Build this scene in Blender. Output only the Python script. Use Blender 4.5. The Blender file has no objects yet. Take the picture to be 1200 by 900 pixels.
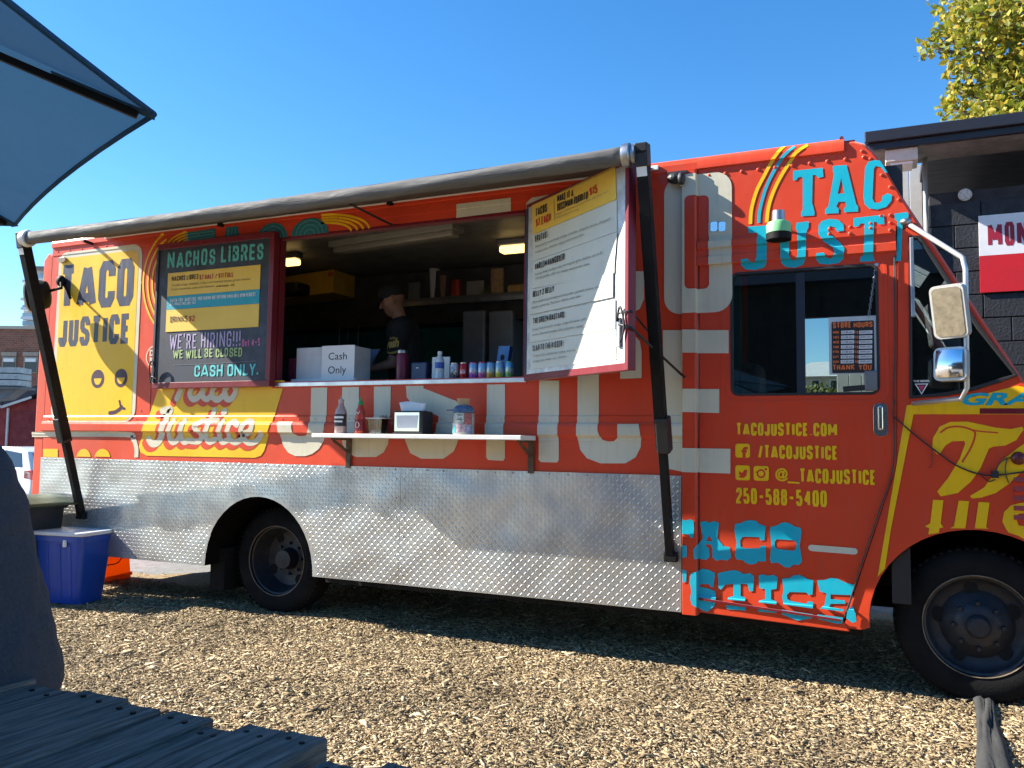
import bpy, bmesh, math, random
import numpy as np
from mathutils import Vector, Matrix, geometry

random.seed(7); rng = np.random.default_rng(7)
scene = bpy.context.scene
col = scene.collection

# ------------------------------------------------------------------ camera
YAW, PITCH, ROLL = math.radians(24.112), math.radians(4.054), math.radians(0.778)
FPX = 962.0                                   # focal length in pixels of the 1200 x 900 photograph
CAM = np.array([0.0, -4.9, 1.335])
FW = np.array([-math.sin(YAW)*math.cos(PITCH), math.cos(YAW)*math.cos(PITCH), math.sin(PITCH)])
R0 = np.array([math.cos(YAW), math.sin(YAW), 0.0]); U0 = np.cross(R0, FW)
RT = math.cos(ROLL)*R0 + math.sin(ROLL)*U0
UP = -math.sin(ROLL)*R0 + math.cos(ROLL)*U0
cd = bpy.data.cameras.new('camera'); cam = bpy.data.objects.new('camera', cd); col.objects.link(cam)
cd.sensor_width = 36.0; cd.lens = FPX/1200*36.0; cd.clip_start = 0.05; cd.clip_end = 2000
cam.matrix_world = Matrix(((RT[0], UP[0], -FW[0], CAM[0]), (RT[1], UP[1], -FW[1], CAM[1]),
                           (RT[2], UP[2], -FW[2], CAM[2]), (0, 0, 0, 1)))
scene.camera = cam

# ------------------------------------------------------------------ light
SUN = np.array([4.07, 1.0, -2.83]); SUN /= np.linalg.norm(SUN)      # direction the light travels
elev = math.asin(-SUN[2]); azim = math.atan2(-SUN[0], -SUN[1])        # azimuth of the sun from +Y towards +X
world = bpy.data.worlds.new('World'); scene.world = world; world.use_nodes = True
wn = world.node_tree; bg = wn.nodes['Background']
sky = wn.nodes.new('ShaderNodeTexSky'); sky.sky_type = 'NISHITA'; sky.sun_disc = False
sky.sun_elevation = elev; sky.sun_rotation = azim % (2*math.pi)
sky.air_density = 1.0; sky.dust_density = 0.1; sky.ozone_density = 4.0; sky.altitude = 0
hs_ = wn.nodes.new('ShaderNodeHueSaturation'); hs_.inputs['Saturation'].default_value = 1.26; hs_.inputs['Value'].default_value = 1.35
wn.links.new(sky.outputs[0], hs_.inputs['Color']); wn.links.new(hs_.outputs[0], bg.inputs[0]); bg.inputs[1].default_value = 0.063
sd = bpy.data.lights.new('sun', 'SUN'); sun = bpy.data.objects.new('sun', sd); col.objects.link(sun)
sd.energy = 5.0; sd.angle = math.radians(0.53); sd.color = (1.0, 0.93, 0.82)
sun.rotation_euler = Vector(SUN).to_track_quat('-Z', 'Y').to_euler(); sun.location = (-20, -8, 20)
scene.view_settings.view_transform = 'Standard'; scene.view_settings.look = 'None'
scene.view_settings.gamma = 1.0; scene.view_settings.use_curve_mapping = False
scene.view_settings.exposure = 1.6

# ------------------------------------------------------------------ pixel -> place
def ray(px, py): return FW + RT*(px-600)/FPX - UP*(py-450)/FPX
def P(px, py, Y=0.0):
    d = ray(px, py); return CAM + d*((Y-CAM[1])/d[1])
def G(px, py, Z=0.0):
    d = ray(px, py); return CAM + d*((Z-CAM[2])/d[2])
def XZ(px, py, Y=0.0):
    p = P(px, py, Y); return (p[0], p[2])
def zoomed(pts, ox, oy, s): return [(ox+x/s, oy+y/s) for x, y in pts]

# ------------------------------------------------------------------ materials
def srgb(r, g, b):
    f = lambda c: c/12.92 if c <= .04045 else ((c+.055)/1.055)**2.4
    return tuple(f(v/255) for v in (r, g, b))
MATS = {}
def M(name, c, rough=.5, metal=0., var=.12, vs=5., bump=0., bs=60., spec=.5, coat=0., stretch=None, island=0., emit=None, det=6):
    if name in MATS: return MATS[name]
    m = bpy.data.materials.new(name); m.use_nodes = True; MATS[name] = m
    nt = m.node_tree; b = nt.nodes['Principled BSDF']; N = nt.nodes.new; L = nt.links.new
    b.inputs['Roughness'].default_value = rough; b.inputs['Metallic'].default_value = metal
    b.inputs['Specular IOR Level'].default_value = spec; b.inputs['Coat Weight'].default_value = coat
    b.inputs['Base Color'].default_value = (*c, 1)
    tc = N('ShaderNodeTexCoord'); vec = tc.outputs['Object']
    if stretch:
        mp = N('ShaderNodeMapping'); mp.inputs['Scale'].default_value = stretch; L(vec, mp.inputs[0]); vec = mp.outputs[0]
    fac = None
    if var:
        n = N('ShaderNodeTexNoise'); n.inputs['Scale'].default_value = vs; n.inputs['Detail'].default_value = det
        n.inputs['Roughness'].default_value = .65; L(vec, n.inputs['Vector'])
        r = N('ShaderNodeMapRange'); r.inputs[1].default_value = .3; r.inputs[2].default_value = .7
        r.inputs[3].default_value = 1-var; r.inputs[4].default_value = 1+var; L(n.outputs[0], r.inputs[0]); fac = r.outputs[0]
        rr = N('ShaderNodeMapRange'); rr.inputs[1].default_value = .3; rr.inputs[2].default_value = .7
        rr.inputs[3].default_value = min(1, rough*1.25); rr.inputs[4].default_value = rough*.85; L(n.outputs[0], rr.inputs[0])
        L(rr.outputs[0], b.inputs['Roughness'])
    if island:
        g = N('ShaderNodeNewGeometry'); r = N('ShaderNodeMapRange'); r.inputs[3].default_value = 1-island; r.inputs[4].default_value = 1+island
        L(g.outputs['Random Per Island'], r.inputs[0])
        if fac is None: fac = r.outputs[0]
        else:
            mu = N('ShaderNodeMath'); mu.operation = 'MULTIPLY'; L(fac, mu.inputs[0]); L(r.outputs[0], mu.inputs[1]); fac = mu.outputs[0]
    if fac is not None:
        vm = N('ShaderNodeVectorMath'); vm.operation = 'SCALE'; vm.inputs[0].default_value = c; L(fac, vm.inputs['Scale']); L(vm.outputs[0], b.inputs['Base Color'])
    if bump:
        n2 = N('ShaderNodeTexNoise'); n2.inputs['Scale'].default_value = bs; n2.inputs['Detail'].default_value = 4; L(vec, n2.inputs['Vector'])
        bp = N('ShaderNodeBump'); bp.inputs['Strength'].default_value = bump; bp.inputs['Distance'].default_value = .01
        L(n2.outputs[0], bp.inputs['Height']); L(bp.outputs[0], b.inputs['Normal'])
    if emit:
        b.inputs['Emission Color'].default_value = (*emit[:3], 1); b.inputs['Emission Strength'].default_value = emit[3]
    return m

def paint(name, c, rough=.32, var=.08):       # weathered vehicle paint: slow tone drift, faint grime, slight waviness
    if name in MATS: return MATS[name]
    m = M(name, c, rough=rough, var=0, coat=.05, spec=.25)
    m.node_tree.nodes['Principled BSDF'].inputs['Sheen Weight'].default_value = .22; m.node_tree.nodes['Principled BSDF'].inputs['Sheen Roughness'].default_value = .45; m.node_tree.nodes['Principled BSDF'].inputs['Sheen Tint'].default_value = (1, .88, .78, 1)
    nt = m.node_tree; b = nt.nodes['Principled BSDF']; N = nt.nodes.new; L = nt.links.new
    tc = N('ShaderNodeTexCoord')
    n1 = N('ShaderNodeTexNoise'); n1.inputs['Scale'].default_value = 1.6; n1.inputs['Detail'].default_value = 5; L(tc.outputs['Object'], n1.inputs['Vector'])
    mp = N('ShaderNodeMapping'); mp.inputs['Scale'].default_value = (14, 14, 1.2); L(tc.outputs['Object'], mp.inputs[0])
    n2 = N('ShaderNodeTexNoise'); n2.inputs['Scale'].default_value = 2.0; n2.inputs['Detail'].default_value = 8; n2.inputs['Roughness'].default_value = .7; L(mp.outputs[0], n2.inputs['Vector'])
    r1 = N('ShaderNodeMapRange'); r1.inputs[1].default_value = .3; r1.inputs[2].default_value = .7; r1.inputs[3].default_value = 1-var; r1.inputs[4].default_value = 1+var; L(n1.outputs[0], r1.inputs[0])
    vm = N('ShaderNodeVectorMath'); vm.operation = 'SCALE'; vm.inputs[0].default_value = c; L(r1.outputs[0], vm.inputs['Scale'])
    r2 = N('ShaderNodeMapRange'); r2.inputs[1].default_value = .52; r2.inputs[2].default_value = .8; r2.inputs[3].default_value = 0; r2.inputs[4].default_value = .22; L(n2.outputs[0], r2.inputs[0])
    mx = N('ShaderNodeMix'); mx.data_type = 'RGBA'; L(r2.outputs[0], mx.inputs[0]); L(vm.outputs[0], mx.inputs[6]); mx.inputs[7].default_value = (.16, .12, .09, 1)
    L(mx.outputs[2], b.inputs['Base Color'])
    rr = N('ShaderNodeMapRange'); rr.inputs[1].default_value = .3; rr.inputs[2].default_value = .75; rr.inputs[3].default_value = rough*.8; rr.inputs[4].default_value = rough*1.7; L(n2.outputs[0], rr.inputs[0]); L(rr.outputs[0], b.inputs['Roughness'])
    n3 = N('ShaderNodeTexNoise'); n3.inputs['Scale'].default_value = 3.5; n3.inputs['Detail'].default_value = 3; L(tc.outputs['Object'], n3.inputs['Vector'])
    bp = N('ShaderNodeBump'); bp.inputs['Strength'].default_value = .22; bp.inputs['Distance'].default_value = .02; L(n3.outputs[0], bp.inputs['Height']); L(bp.outputs[0], b.inputs['Normal'])
    return m

def glass(name, tint=(.75, .8, .8), refl=1.0, rough=.0):
    if name in MATS: return MATS[name]
    m = bpy.data.materials.new(name); m.use_nodes = True; MATS[name] = m
    nt = m.node_tree; nt.nodes.clear(); N = nt.nodes.new; L = nt.links.new
    o = N('ShaderNodeOutputMaterial'); mx = N('ShaderNodeMixShader'); t = N('ShaderNodeBsdfTransparent'); g = N('ShaderNodeBsdfGlossy')
    t.inputs[0].default_value = (*tint, 1); g.inputs['Roughness'].default_value = rough; g.inputs[0].default_value = (refl, refl, refl, 1)
    f = N('ShaderNodeFresnel'); f.inputs[0].default_value = 1.6
    L(f.outputs[0], mx.inputs[0]); L(t.outputs[0], mx.inputs[1]); L(g.outputs[0], mx.inputs[2]); L(mx.outputs[0], o.inputs[0])
    return m

def fabric(name, c, trans=.4, bs=300):
    if name in MATS: return MATS[name]
    m = M(name, c, rough=.9, var=.1, vs=4, bump=.15, bs=bs, spec=.2)
    nt = m.node_tree; b = nt.nodes['Principled BSDF']; N = nt.nodes.new; L = nt.links.new
    o = nt.nodes['Material Output']; t = N('ShaderNodeBsdfTranslucent'); t.inputs[0].default_value = (*c, 1)
    mx = N('ShaderNodeMixShader'); mx.inputs[0].default_value = trans
    L(b.outputs[0], mx.inputs[1]); L(t.outputs[0], mx.inputs[2]); L(mx.outputs[0], o.inputs[0])
    return m

RED = paint('truck_red_paint', (.63, .052, .015))
RED.node_tree.nodes['Principled BSDF'].inputs['Sheen Weight'].default_value = .34; RED.node_tree.nodes['Principled BSDF'].inputs['Sheen Tint'].default_value = (1, .72, .58, 1)
CREAM = paint('cream_paint', (.62, .58, .44)); YEL = paint('yellow_paint', (.86, .50, .006))
CYAN = paint('cyan_paint', (.005, .40, .52)); SLATE = paint('slate_paint', (.035, .045, .085)); TEAL = paint('teal_paint', (.02, .17, .20))
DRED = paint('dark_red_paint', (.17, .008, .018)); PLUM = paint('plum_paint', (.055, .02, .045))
BLACKM = M('black_metal', (.007, .007, .0075), spec=.2, rough=.6, var=.25, bump=.1); BLACKP = M('black_plastic', (.015, .015, .017), rough=.5, var=.2)
RUBBER = M('rubber', (.007, .007, .0075), spec=.2, rough=.85, var=.25, bump=.2, bs=90)
ALU = M('aluminium', (.62, .62, .62), rough=.34, metal=1., var=.15, vs=9); STEEL = M('grey_steel', (.36, .37, .39), rough=.4, metal=1., var=.2)
CHROME = M('chrome', (.75, .75, .77), rough=.12, metal=1., var=.1)
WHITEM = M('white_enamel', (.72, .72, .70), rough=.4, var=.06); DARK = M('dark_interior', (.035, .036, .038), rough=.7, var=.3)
TEALW = M('teal_wall', (.02, .20, .19), rough=.6, var=.2); PAPER = M('white_paper', (.78, .78, .76), rough=.8, var=.03)
INK = M('black_ink', (.02, .02, .022), rough=.8, var=0); INKG = M('grey_ink', (.16, .15, .13), rough=.8, var=0)
INKR = M('red_ink', (.55, .03, .02), rough=.8, var=0)

# ------------------------------------------------------------------ objects
ORG = {}
def props(o, label=None, cat=None, group=None, kind=None):
    if label: o['label'] = label
    if cat: o['category'] = cat
    if group: o['group'] = group
    if kind: o['kind'] = kind
    return o
def thing(name, loc, label, cat, group=None):
    o = bpy.data.objects.new(name, None); o.empty_display_size = .1; o.location = loc; col.objects.link(o)
    ORG[o.name] = Vector(loc); return props(o, label, cat, group)
def put(name, me, parent=None, loc=(0, 0, 0)):
    o = bpy.data.objects.new(name, me); col.objects.link(o); o.location = loc
    if parent: o.parent = parent
    ORG[o.name] = ORG[parent.name] if parent else Vector(loc)
    return o
def raw(name, V, F, mat, parent=None, smooth=False, loc=None):
    me = bpy.data.meshes.new(name)
    org = np.array(ORG[parent.name]) if parent else np.array(loc if loc is not None else (0, 0, 0), float)
    V = np.asarray(V, float) - org
    me.from_pydata(V.tolist(), [], [list(f) for f in F]); me.validate(); me.materials.append(mat)
    if smooth: me.polygons.foreach_set('use_smooth', [True]*len(me.polygons))
    o = put(name, me, parent, (0, 0, 0) if parent else tuple(org))
    return o

class MB:
    def __init__(s): s.v = []; s.f = []
    def add(s, V, F):
        k = len(s.v); s.v += [tuple(map(float, v)) for v in V]; s.f += [tuple(i+k for i in f) for f in F]; return s
    def box(s, x0, x1, y0, y1, z0, z1):
        return s.add([(x0, y0, z0), (x1, y0, z0), (x1, y1, z0), (x0, y1, z0), (x0, y0, z1), (x1, y0, z1), (x1, y1, z1), (x0, y1, z1)],
                     [(0, 3, 2, 1), (4, 5, 6, 7), (0, 1, 5, 4), (1, 2, 6, 5), (2, 3, 7, 6), (3, 0, 4, 7)])
    def bar(s, a, b, w, h, up=(0, 0, 1)):                   # box beam from a to b, w across, h along up
        a = np.array(a, float); b = np.array(b, float); d = b-a; d /= np.linalg.norm(d)
        sx = np.cross(d, np.array(up, float)); sx /= np.linalg.norm(sx); sy = np.cross(sx, d)
        c = []
        for q in (a, b):
            for i, j in ((-1, -1), (1, -1), (1, 1), (-1, 1)): c.append(q+sx*i*w/2+sy*j*h/2)
        return s.add(c, [(0, 1, 2, 3), (7, 6, 5, 4), (0, 4, 5, 1), (1, 5, 6, 2), (2, 6, 7, 3), (3, 7, 4, 0)])
    def cyl(s, a, b, r0, r1=None, n=24, caps=True):
        return s.lathe([(r0, 0), (r0 if r1 is None else r1, 1)], a, b, n, caps)
    def lathe(s, prof, a, b, n=24, caps=True, sx=1.0, sy=1.0):           # prof: (radius, t along a->b)
        a = np.array(a, float); b = np.array(b, float); d = b-a; l = np.linalg.norm(d); d = d/l
        u = np.cross(d, (0, 0, 1) if abs(d[2]) < .9 else (0, 1, 0)); u /= np.linalg.norm(u); w = np.cross(d, u)
        V = []; F = []
        for r, t in prof:
            for i in range(n):
                th = 2*math.pi*i/n; V.append(a+(b-a)*t+u*math.cos(th)*r*sx+w*math.sin(th)*r*sy)
        for j in range(len(prof)-1):
            for i in range(n): F.append((j*n+i, j*n+(i+1) % n, (j+1)*n+(i+1) % n, (j+1)*n+i))
        if caps:
            if prof[0][0] > 1e-6: F.append(tuple(range(n-1, -1, -1)))
            if prof[-1][0] > 1e-6: F.append(tuple((len(prof)-1)*n+i for i in range(n)))
        return s.add(V, F)
    def tube(s, pts, r, n=10):
        pts = [np.array(p, float) for p in pts]; V = []; F = []; u = None
        for i, p in enumerate(pts):
            t = pts[min(i+1, len(pts)-1)]-pts[max(i-1, 0)]; t /= np.linalg.norm(t)
            if u is None: u = np.cross(t, (0, 0, 1) if abs(t[2]) < .9 else (1, 0, 0))
            else: u = u-t*(u@t)
            u = u/np.linalg.norm(u); w = np.cross(t, u); rr = r[i] if hasattr(r, '__len__') else r
            for k in range(n):
                a = 2*math.pi*k/n; V.append(p+u*math.cos(a)*rr+w*math.sin(a)*rr)
        for i in range(len(pts)-1):
            for k in range(n): F.append((i*n+k, i*n+(k+1) % n, (i+1)*n+(k+1) % n, (i+1)*n+k))
        F.append(tuple(range(n-1, -1, -1))); F.append(tuple((len(pts)-1)*n+k for k in range(n)))
        return s.add(V, F)
    def ball(s, c, r, n=16, m=10):
        r = (r, r, r) if not hasattr(r, '__len__') else r; V = [(c[0], c[1], c[2]-r[2])]; F = []
        for j in range(1, m):
            ph = -math.pi/2+math.pi*j/m
            for i in range(n):
                th = 2*math.pi*i/n; V.append((c[0]+r[0]*math.cos(ph)*math.cos(th), c[1]+r[1]*math.cos(ph)*math.sin(th), c[2]+r[2]*math.sin(ph)))
        V.append((c[0], c[1], c[2]+r[2])); t = len(V)-1
        for i in range(n): F.append((0, 1+(i+1) % n, 1+i)); F.append((t, t-n+i, t-n+(i+1) % n))
        for j in range(m-2):
            for i in range(n): F.append((1+j*n+i, 1+j*n+(i+1) % n, 1+(j+1)*n+(i+1) % n, 1+(j+1)*n+i))
        return s.add(V, F)
    def slab(s, loops, to3, t):             # polygon with holes, thickness t; to3(u, v, depth)
        tri = geometry.tessellate_polygon([[Vector((u, v, 0)) for u, v in lp] for lp in loops])
        flat = [p for lp in loops for p in lp]; n = len(flat)
        V = [to3(u, v, 0) for u, v in flat]+[to3(u, v, t) for u, v in flat]
        F = [tuple(q) for q in tri]+[tuple(i+n for i in reversed(q)) for q in tri]; k = 0
        for lp in loops:
            m = len(lp)
            for i in range(m): j = (i+1) % m; F.append((k+i, k+j, n+k+j, n+k+i))
            k += m
        return s.add(V, F)
    def build(s, name, mat, parent=None, smooth=False, bevel=0, loc=None, seg=2, auto=None):
        o = raw(name, s.v, s.f, mat, parent, smooth, loc)
        bm = bmesh.new(); bm.from_mesh(o.data); bmesh.ops.recalc_face_normals(bm, faces=bm.faces)
        if auto:
            for e in bm.edges:
                if len(e.link_faces) == 2 and e.calc_face_angle(0) > math.radians(auto): e.smooth = False
            for f in bm.faces: f.smooth = True
        bm.to_mesh(o.data); bm.free()
        if bevel:
            b = o.modifiers.new('bevel', 'BEVEL'); b.width = bevel; b.segments = seg; b.limit_method = 'ANGLE'; b.angle_limit = math.radians(40)
        return o

def copyobj(o, parent, loc=None):
    c = o.copy(); col.objects.link(c); c.parent = parent; ORG[c.name] = ORG[parent.name] if parent else Vector(loc or (0, 0, 0))
    if loc is not None: c.location = loc
    return c

# ------------------------------------------------------------------ 2D shapes: text, strokes, polygons -> (verts, tris)
_tc = {}
def text2d(body, bold=0., shear=0., spacing=1.0):
    k = (body, bold, shear, spacing)
    if k in _tc: return _tc[k]
    cu = bpy.data.curves.new('t', 'FONT'); cu.body = body; cu.offset = bold; cu.shear = shear; cu.resolution_u = 3; cu.space_character = spacing
    ob = bpy.data.objects.new('t', cu); col.objects.link(ob)
    dg = bpy.context.evaluated_depsgraph_get(); me = bpy.data.meshes.new_from_object(ob.evaluated_get(dg))
    V = np.array([v.co[:2] for v in me.vertices]); me.calc_loop_triangles(); T = [tuple(t.vertices) for t in me.loop_triangles]
    bpy.data.objects.remove(ob); bpy.data.curves.remove(cu); bpy.data.meshes.remove(me)
    lo = V.min(0); hi = V.max(0); V = (V-lo)/(hi-lo)
    _tc[k] = (V, T); return V, T
def fit(body, x0, x1, z0, z1, bold=.02, shear=0., spacing=1.0):
    V, T = text2d(body, bold, shear, spacing)
    return np.column_stack([x0+V[:, 0]*(x1-x0), z0+V[:, 1]*(z1-z0)]), T
def poly2(loops):
    tri = geometry.tessellate_polygon([[Vector((u, v, 0)) for u, v in lp] for lp in loops])
    return np.array([p for lp in loops for p in lp], float), [tuple(t) for t in tri]
def smoothline(pts, n=6, closed=False):
    p = [np.array(q, float) for q in pts]
    if len(p) < 3: return p
    ext = ([p[-1]]+p+[p[0], p[1]]) if closed else ([2*p[0]-p[1]]+p+[2*p[-1]-p[-2]])
    out = []
    for i in range(1, len(ext)-2):
        a, b, c, d = ext[i-1:i+3]
        for k in range(n):
            t = k/n; out.append(.5*((2*b)+(-a+c)*t+(2*a-5*b+4*c-d)*t*t+(-a+3*b-3*c+d)*t**3))
    if not closed: out.append(p[-1])
    return out
def stroke2(pts, w, smooth=True, cap=True, closed=False):
    p = smoothline(pts, 6, closed) if smooth else [np.array(q, float) for q in pts]
    if closed: p = p+[p[0]]
    L = []; R = []
    for i in range(len(p)):
        a = p[max(i-1, 0)]; b = p[min(i+1, len(p)-1)]
        if closed and i in (0, len(p)-1): a, b = p[-2], p[1]
        t = b-a; t = t/(np.linalg.norm(t)+1e-9); n = np.array([-t[1], t[0]])
        L.append(p[i]+n*w/2); R.append(p[i]-n*w/2)
    V = L+R; m = len(p); T = []
    for i in range(m-1): T += [(i, i+1, m+i+1), (i, m+i+1, m+i)]
    if cap and not closed:
        for e, o in ((0, -1), (m-1, 1)):
            t = p[1]-p[0] if e == 0 else p[-1]-p[-2]; th = math.atan2(t[1], t[0]); base = len(V); V.append(p[e])
            for k in range(9):
                a = th+(math.pi/2 if e == 0 else -math.pi/2)+math.pi*k/8; V.append(p[e]+np.array([math.cos(a), math.sin(a)])*w/2)
            for k in range(8): T.append((base, base+1+k, base+2+k))
    return np.array(V), T
def rrect(x0, x1, z0, z1, r, n=6):
    out = []
    for cx, cz, a0 in ((x1-r, z1-r, 0), (x0+r, z1-r, 90), (x0+r, z0+r, 180), (x1-r, z0+r, 270)):
        for k in range(n+1):
            a = math.radians(a0+90*k/n); out.append((cx+r*math.cos(a), cz+r*math.sin(a)))
    return out
def ell(cx, cz, rx, rz, n=28, a0=0, a1=360):
    m = n if a1-a0 >= 360 else n+1
    return [(cx+rx*math.cos(math.radians(a0+(a1-a0)*k/n)), cz+rz*math.sin(math.radians(a0+(a1-a0)*k/n))) for k in range(m)]
def merge(parts):
    V = []; T = []; k = 0
    for v, t in parts:
        V.append(np.asarray(v)); T += [tuple(i+k for i in q) for q in t]; k += len(v)
    return np.vstack(V), T

# condensed block lettering drawn as strokes (constant stroke width after fitting)
GLY = {
 'A': (1.4, [[(0, 0), (.44, .99)], [(1, 0), (.56, .99)], [(.15, .18), (.85, .18)]]), 'B': (1, [[(0, 0), (0, 1), (.7, 1), (.96, .88), (.96, .64), (.7, .53), (0, .53)], [(.6, .53), (1, .42), (1, .12), (.72, 0), (0, 0)]]),
 'C': (1, [[(1, .7), (1, .86), (.78, 1), (.22, 1), (0, .86), (0, .14), (.22, 0), (.78, 0), (1, .14), (1, .3)]]), 'D': (1, [[(0, 0), (0, 1), (.7, 1), (1, .84), (1, .16), (.7, 0), (0, 0)]]),
 'E': (.85, [[(1, 1), (0, 1), (0, 0), (1, 0)], [(0, .5), (.85, .5)]]), 'F': (.85, [[(1, 1), (0, 1), (0, 0)], [(0, .5), (.85, .5)]]), 'G': (1, [[(1, .72), (1, .86), (.78, 1), (.22, 1), (0, .86), (0, .14), (.22, 0), (.78, 0), (1, .14), (1, .46), (.55, .46)]]),
 'H': (1, [[(0, 0), (0, 1)], [(1, 0), (1, 1)], [(0, .5), (1, .5)]]), 'I': (.0, [[(0, 0), (0, 1)]]), 'J': (.8, [[(1, 1), (1, .14), (.75, 0), (.25, 0), (0, .14), (0, .28)]]), 'K': (1.15, [[(0, 0), (0, 1)], [(1, 1), (.05, .48)], [(.3, .6), (1, 0)]]),
 'L': (.8, [[(0, 1), (0, 0), (1, 0)]]), 'M': (1.85, [[(0, 0), (0, 1)], [(0, 1), (.5, .25), (1, 1)], [(1, 1), (1, 0)]]), 'N': (1.3, [[(0, 0), (0, 1)], [(0, 1), (1, 0)], [(1, 0), (1, 1)]]), 'O': (1, [[(.5, 1), (.22, 1), (0, .86), (0, .14), (.22, 0), (.78, 0), (1, .14), (1, .86), (.78, 1), (.5, 1)]]),
 'P': (1, [[(0, 0), (0, 1), (.75, 1), (1, .87), (1, .58), (.75, .45), (0, .45)]]), 'Q': (1, [[(.5, 1), (.22, 1), (0, .86), (0, .14), (.22, 0), (.78, 0), (1, .14), (1, .86), (.78, 1), (.5, 1)], [(.6, .25), (1, -.05)]]), 'R': (1, [[(0, 0), (0, 1), (.75, 1), (1, .87), (1, .6), (.75, .48), (0, .48)], [(.6, .48), (1, 0)]]),
 'S': (1, [[(1, .74), (1, .87), (.78, 1), (.22, 1), (0, .87), (0, .66), (.2, .55), (.8, .45), (1, .34), (1, .13), (.78, 0), (.22, 0), (0, .13), (0, .26)]]), 'T': (1, [[(-.08, 1), (1.08, 1)], [(.5, 1), (.5, 0)]]), 'U': (1, [[(0, 1), (0, .14), (.22, 0), (.78, 0), (1, .14), (1, 1)]]), 'V': (1, [[(0, 1), (.44, 0), (.56, 0), (1, 1)]]),
 'W': (1.9, [[(0, 1), (.25, 0), (.5, .85), (.75, 0), (1, 1)]]), 'X': (1, [[(0, 1), (1, 0)], [(0, 0), (1, 1)]]), 'Y': (1, [[(0, 1), (.5, .48), (1, 1)], [(.5, .5), (.5, 0)]]), 'Z': (.95, [[(0, 1), (1, 1), (0, 0), (1, 0)]]),
 '0': (1, [[(.5, 1), (.22, 1), (0, .86), (0, .14), (.22, 0), (.78, 0), (1, .14), (1, .86), (.78, 1), (.5, 1)]]), '1': (.35, [[(0, .8), (1, 1), (1, 0)]]), '2': (1, [[(0, .74), (0, .87), (.22, 1), (.78, 1), (1, .86), (1, .64), (0, .12), (0, 0), (1, 0)]]), '4': (1.2, [[(.8, 0), (.8, 1), (0, .3), (1.05, .3)]]),
 '5': (1, [[(.95, 1), (.05, 1), (.02, .56), (.75, .58), (1, .45), (1, .13), (.78, 0), (.22, 0), (0, .13), (0, .24)]]), '7': (.9, [[(0, 1), (1, 1), (.35, 0)]]), '8': (1, [[(.5, .54), (.2, .54), (.03, .66), (.03, .88), (.22, 1), (.78, 1), (.97, .88), (.97, .66), (.8, .54), (.5, .54)], [(.5, .54), (.18, .54), (0, .4), (0, .13), (.22, 0), (.78, 0), (1, .13), (1, .4), (.82, .54), (.5, .54)]]), '9': (1, [[(1, .55), (.8, .45), (.2, .45), (0, .6), (0, .86), (.22, 1), (.78, 1), (1, .86), (1, .14), (.78, 0), (.1, 0)]]),
 '$': (1, [[(1, .78), (.78, .9), (.22, .9), (0, .8), (0, .64), (1, .36), (1, .2), (.78, .1), (.22, .1), (0, .22)], [(.5, 1.05), (.5, -.05)]]), '/': (.7, [[(0, -.02), (1, 1.02)]]), '-': (.95, [[(0, .48), (1, .48)]]), '.': (.0, [[(0, 0), (0, .06)]]), "'": (.0, [[(0, 1), (0, .8)]]), '!': (.0, [[(0, 1), (0, .35)], [(0, 0), (0, .07)]]), '_': (1, [[(0, -.1), (1, -.1)]]),
 'c': (.7, [[(1, .45), (.7, .6), (.2, .55), (0, .3), (.2, .05), (.7, 0), (1, .12)]]), 't': (.5, [[(.5, .95), (.5, .1), (.9, 0)], [(0, .62), (1, .62)]]), 'i': (.0, [[(0, .0), (0, .72)], [(0, .92), (0, .99)]])}
def mstroke(p, w, cap):
    p = [np.array(q, float) for q in p]; m = len(p); L = []; R = []; closed = np.linalg.norm(p[0]-p[-1]) < 1e-9
    for i in range(m):
        a = p[i]-p[i-1] if i > 0 else (p[0]-p[-2] if closed else p[1]-p[0]); b = p[i+1]-p[i] if i < m-1 else (p[1]-p[0] if closed else p[-1]-p[-2])
        a = a/(np.linalg.norm(a)+1e-12); b = b/(np.linalg.norm(b)+1e-12); n1 = np.array([-a[1], a[0]]); n2 = np.array([-b[1], b[0]]); n = n1+n2; n /= np.linalg.norm(n)+1e-9; k = min(1/max(n@n1, .2), 1.9)
        L.append(p[i]+n*w/2*k); R.append(p[i]-n*w/2*k)
    V = L+R; T = []
    for i in range(m-1): T += [(i, i+1, m+i+1), (i, m+i+1, m+i)]
    if cap and not closed:
        for e in (0, m-1):
            t = p[1]-p[0] if e == 0 else p[-1]-p[-2]; th = math.atan2(t[1], t[0]); base = len(V); V.append(p[e])
            for k in range(7): a = th+(math.pi/2 if e == 0 else -math.pi/2)+math.pi*k/6; V.append(p[e]+np.array([math.cos(a), math.sin(a)])*w/2)
            for k in range(6): T.append((base, base+1+k, base+2+k))
    return np.array(V), T
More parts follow.
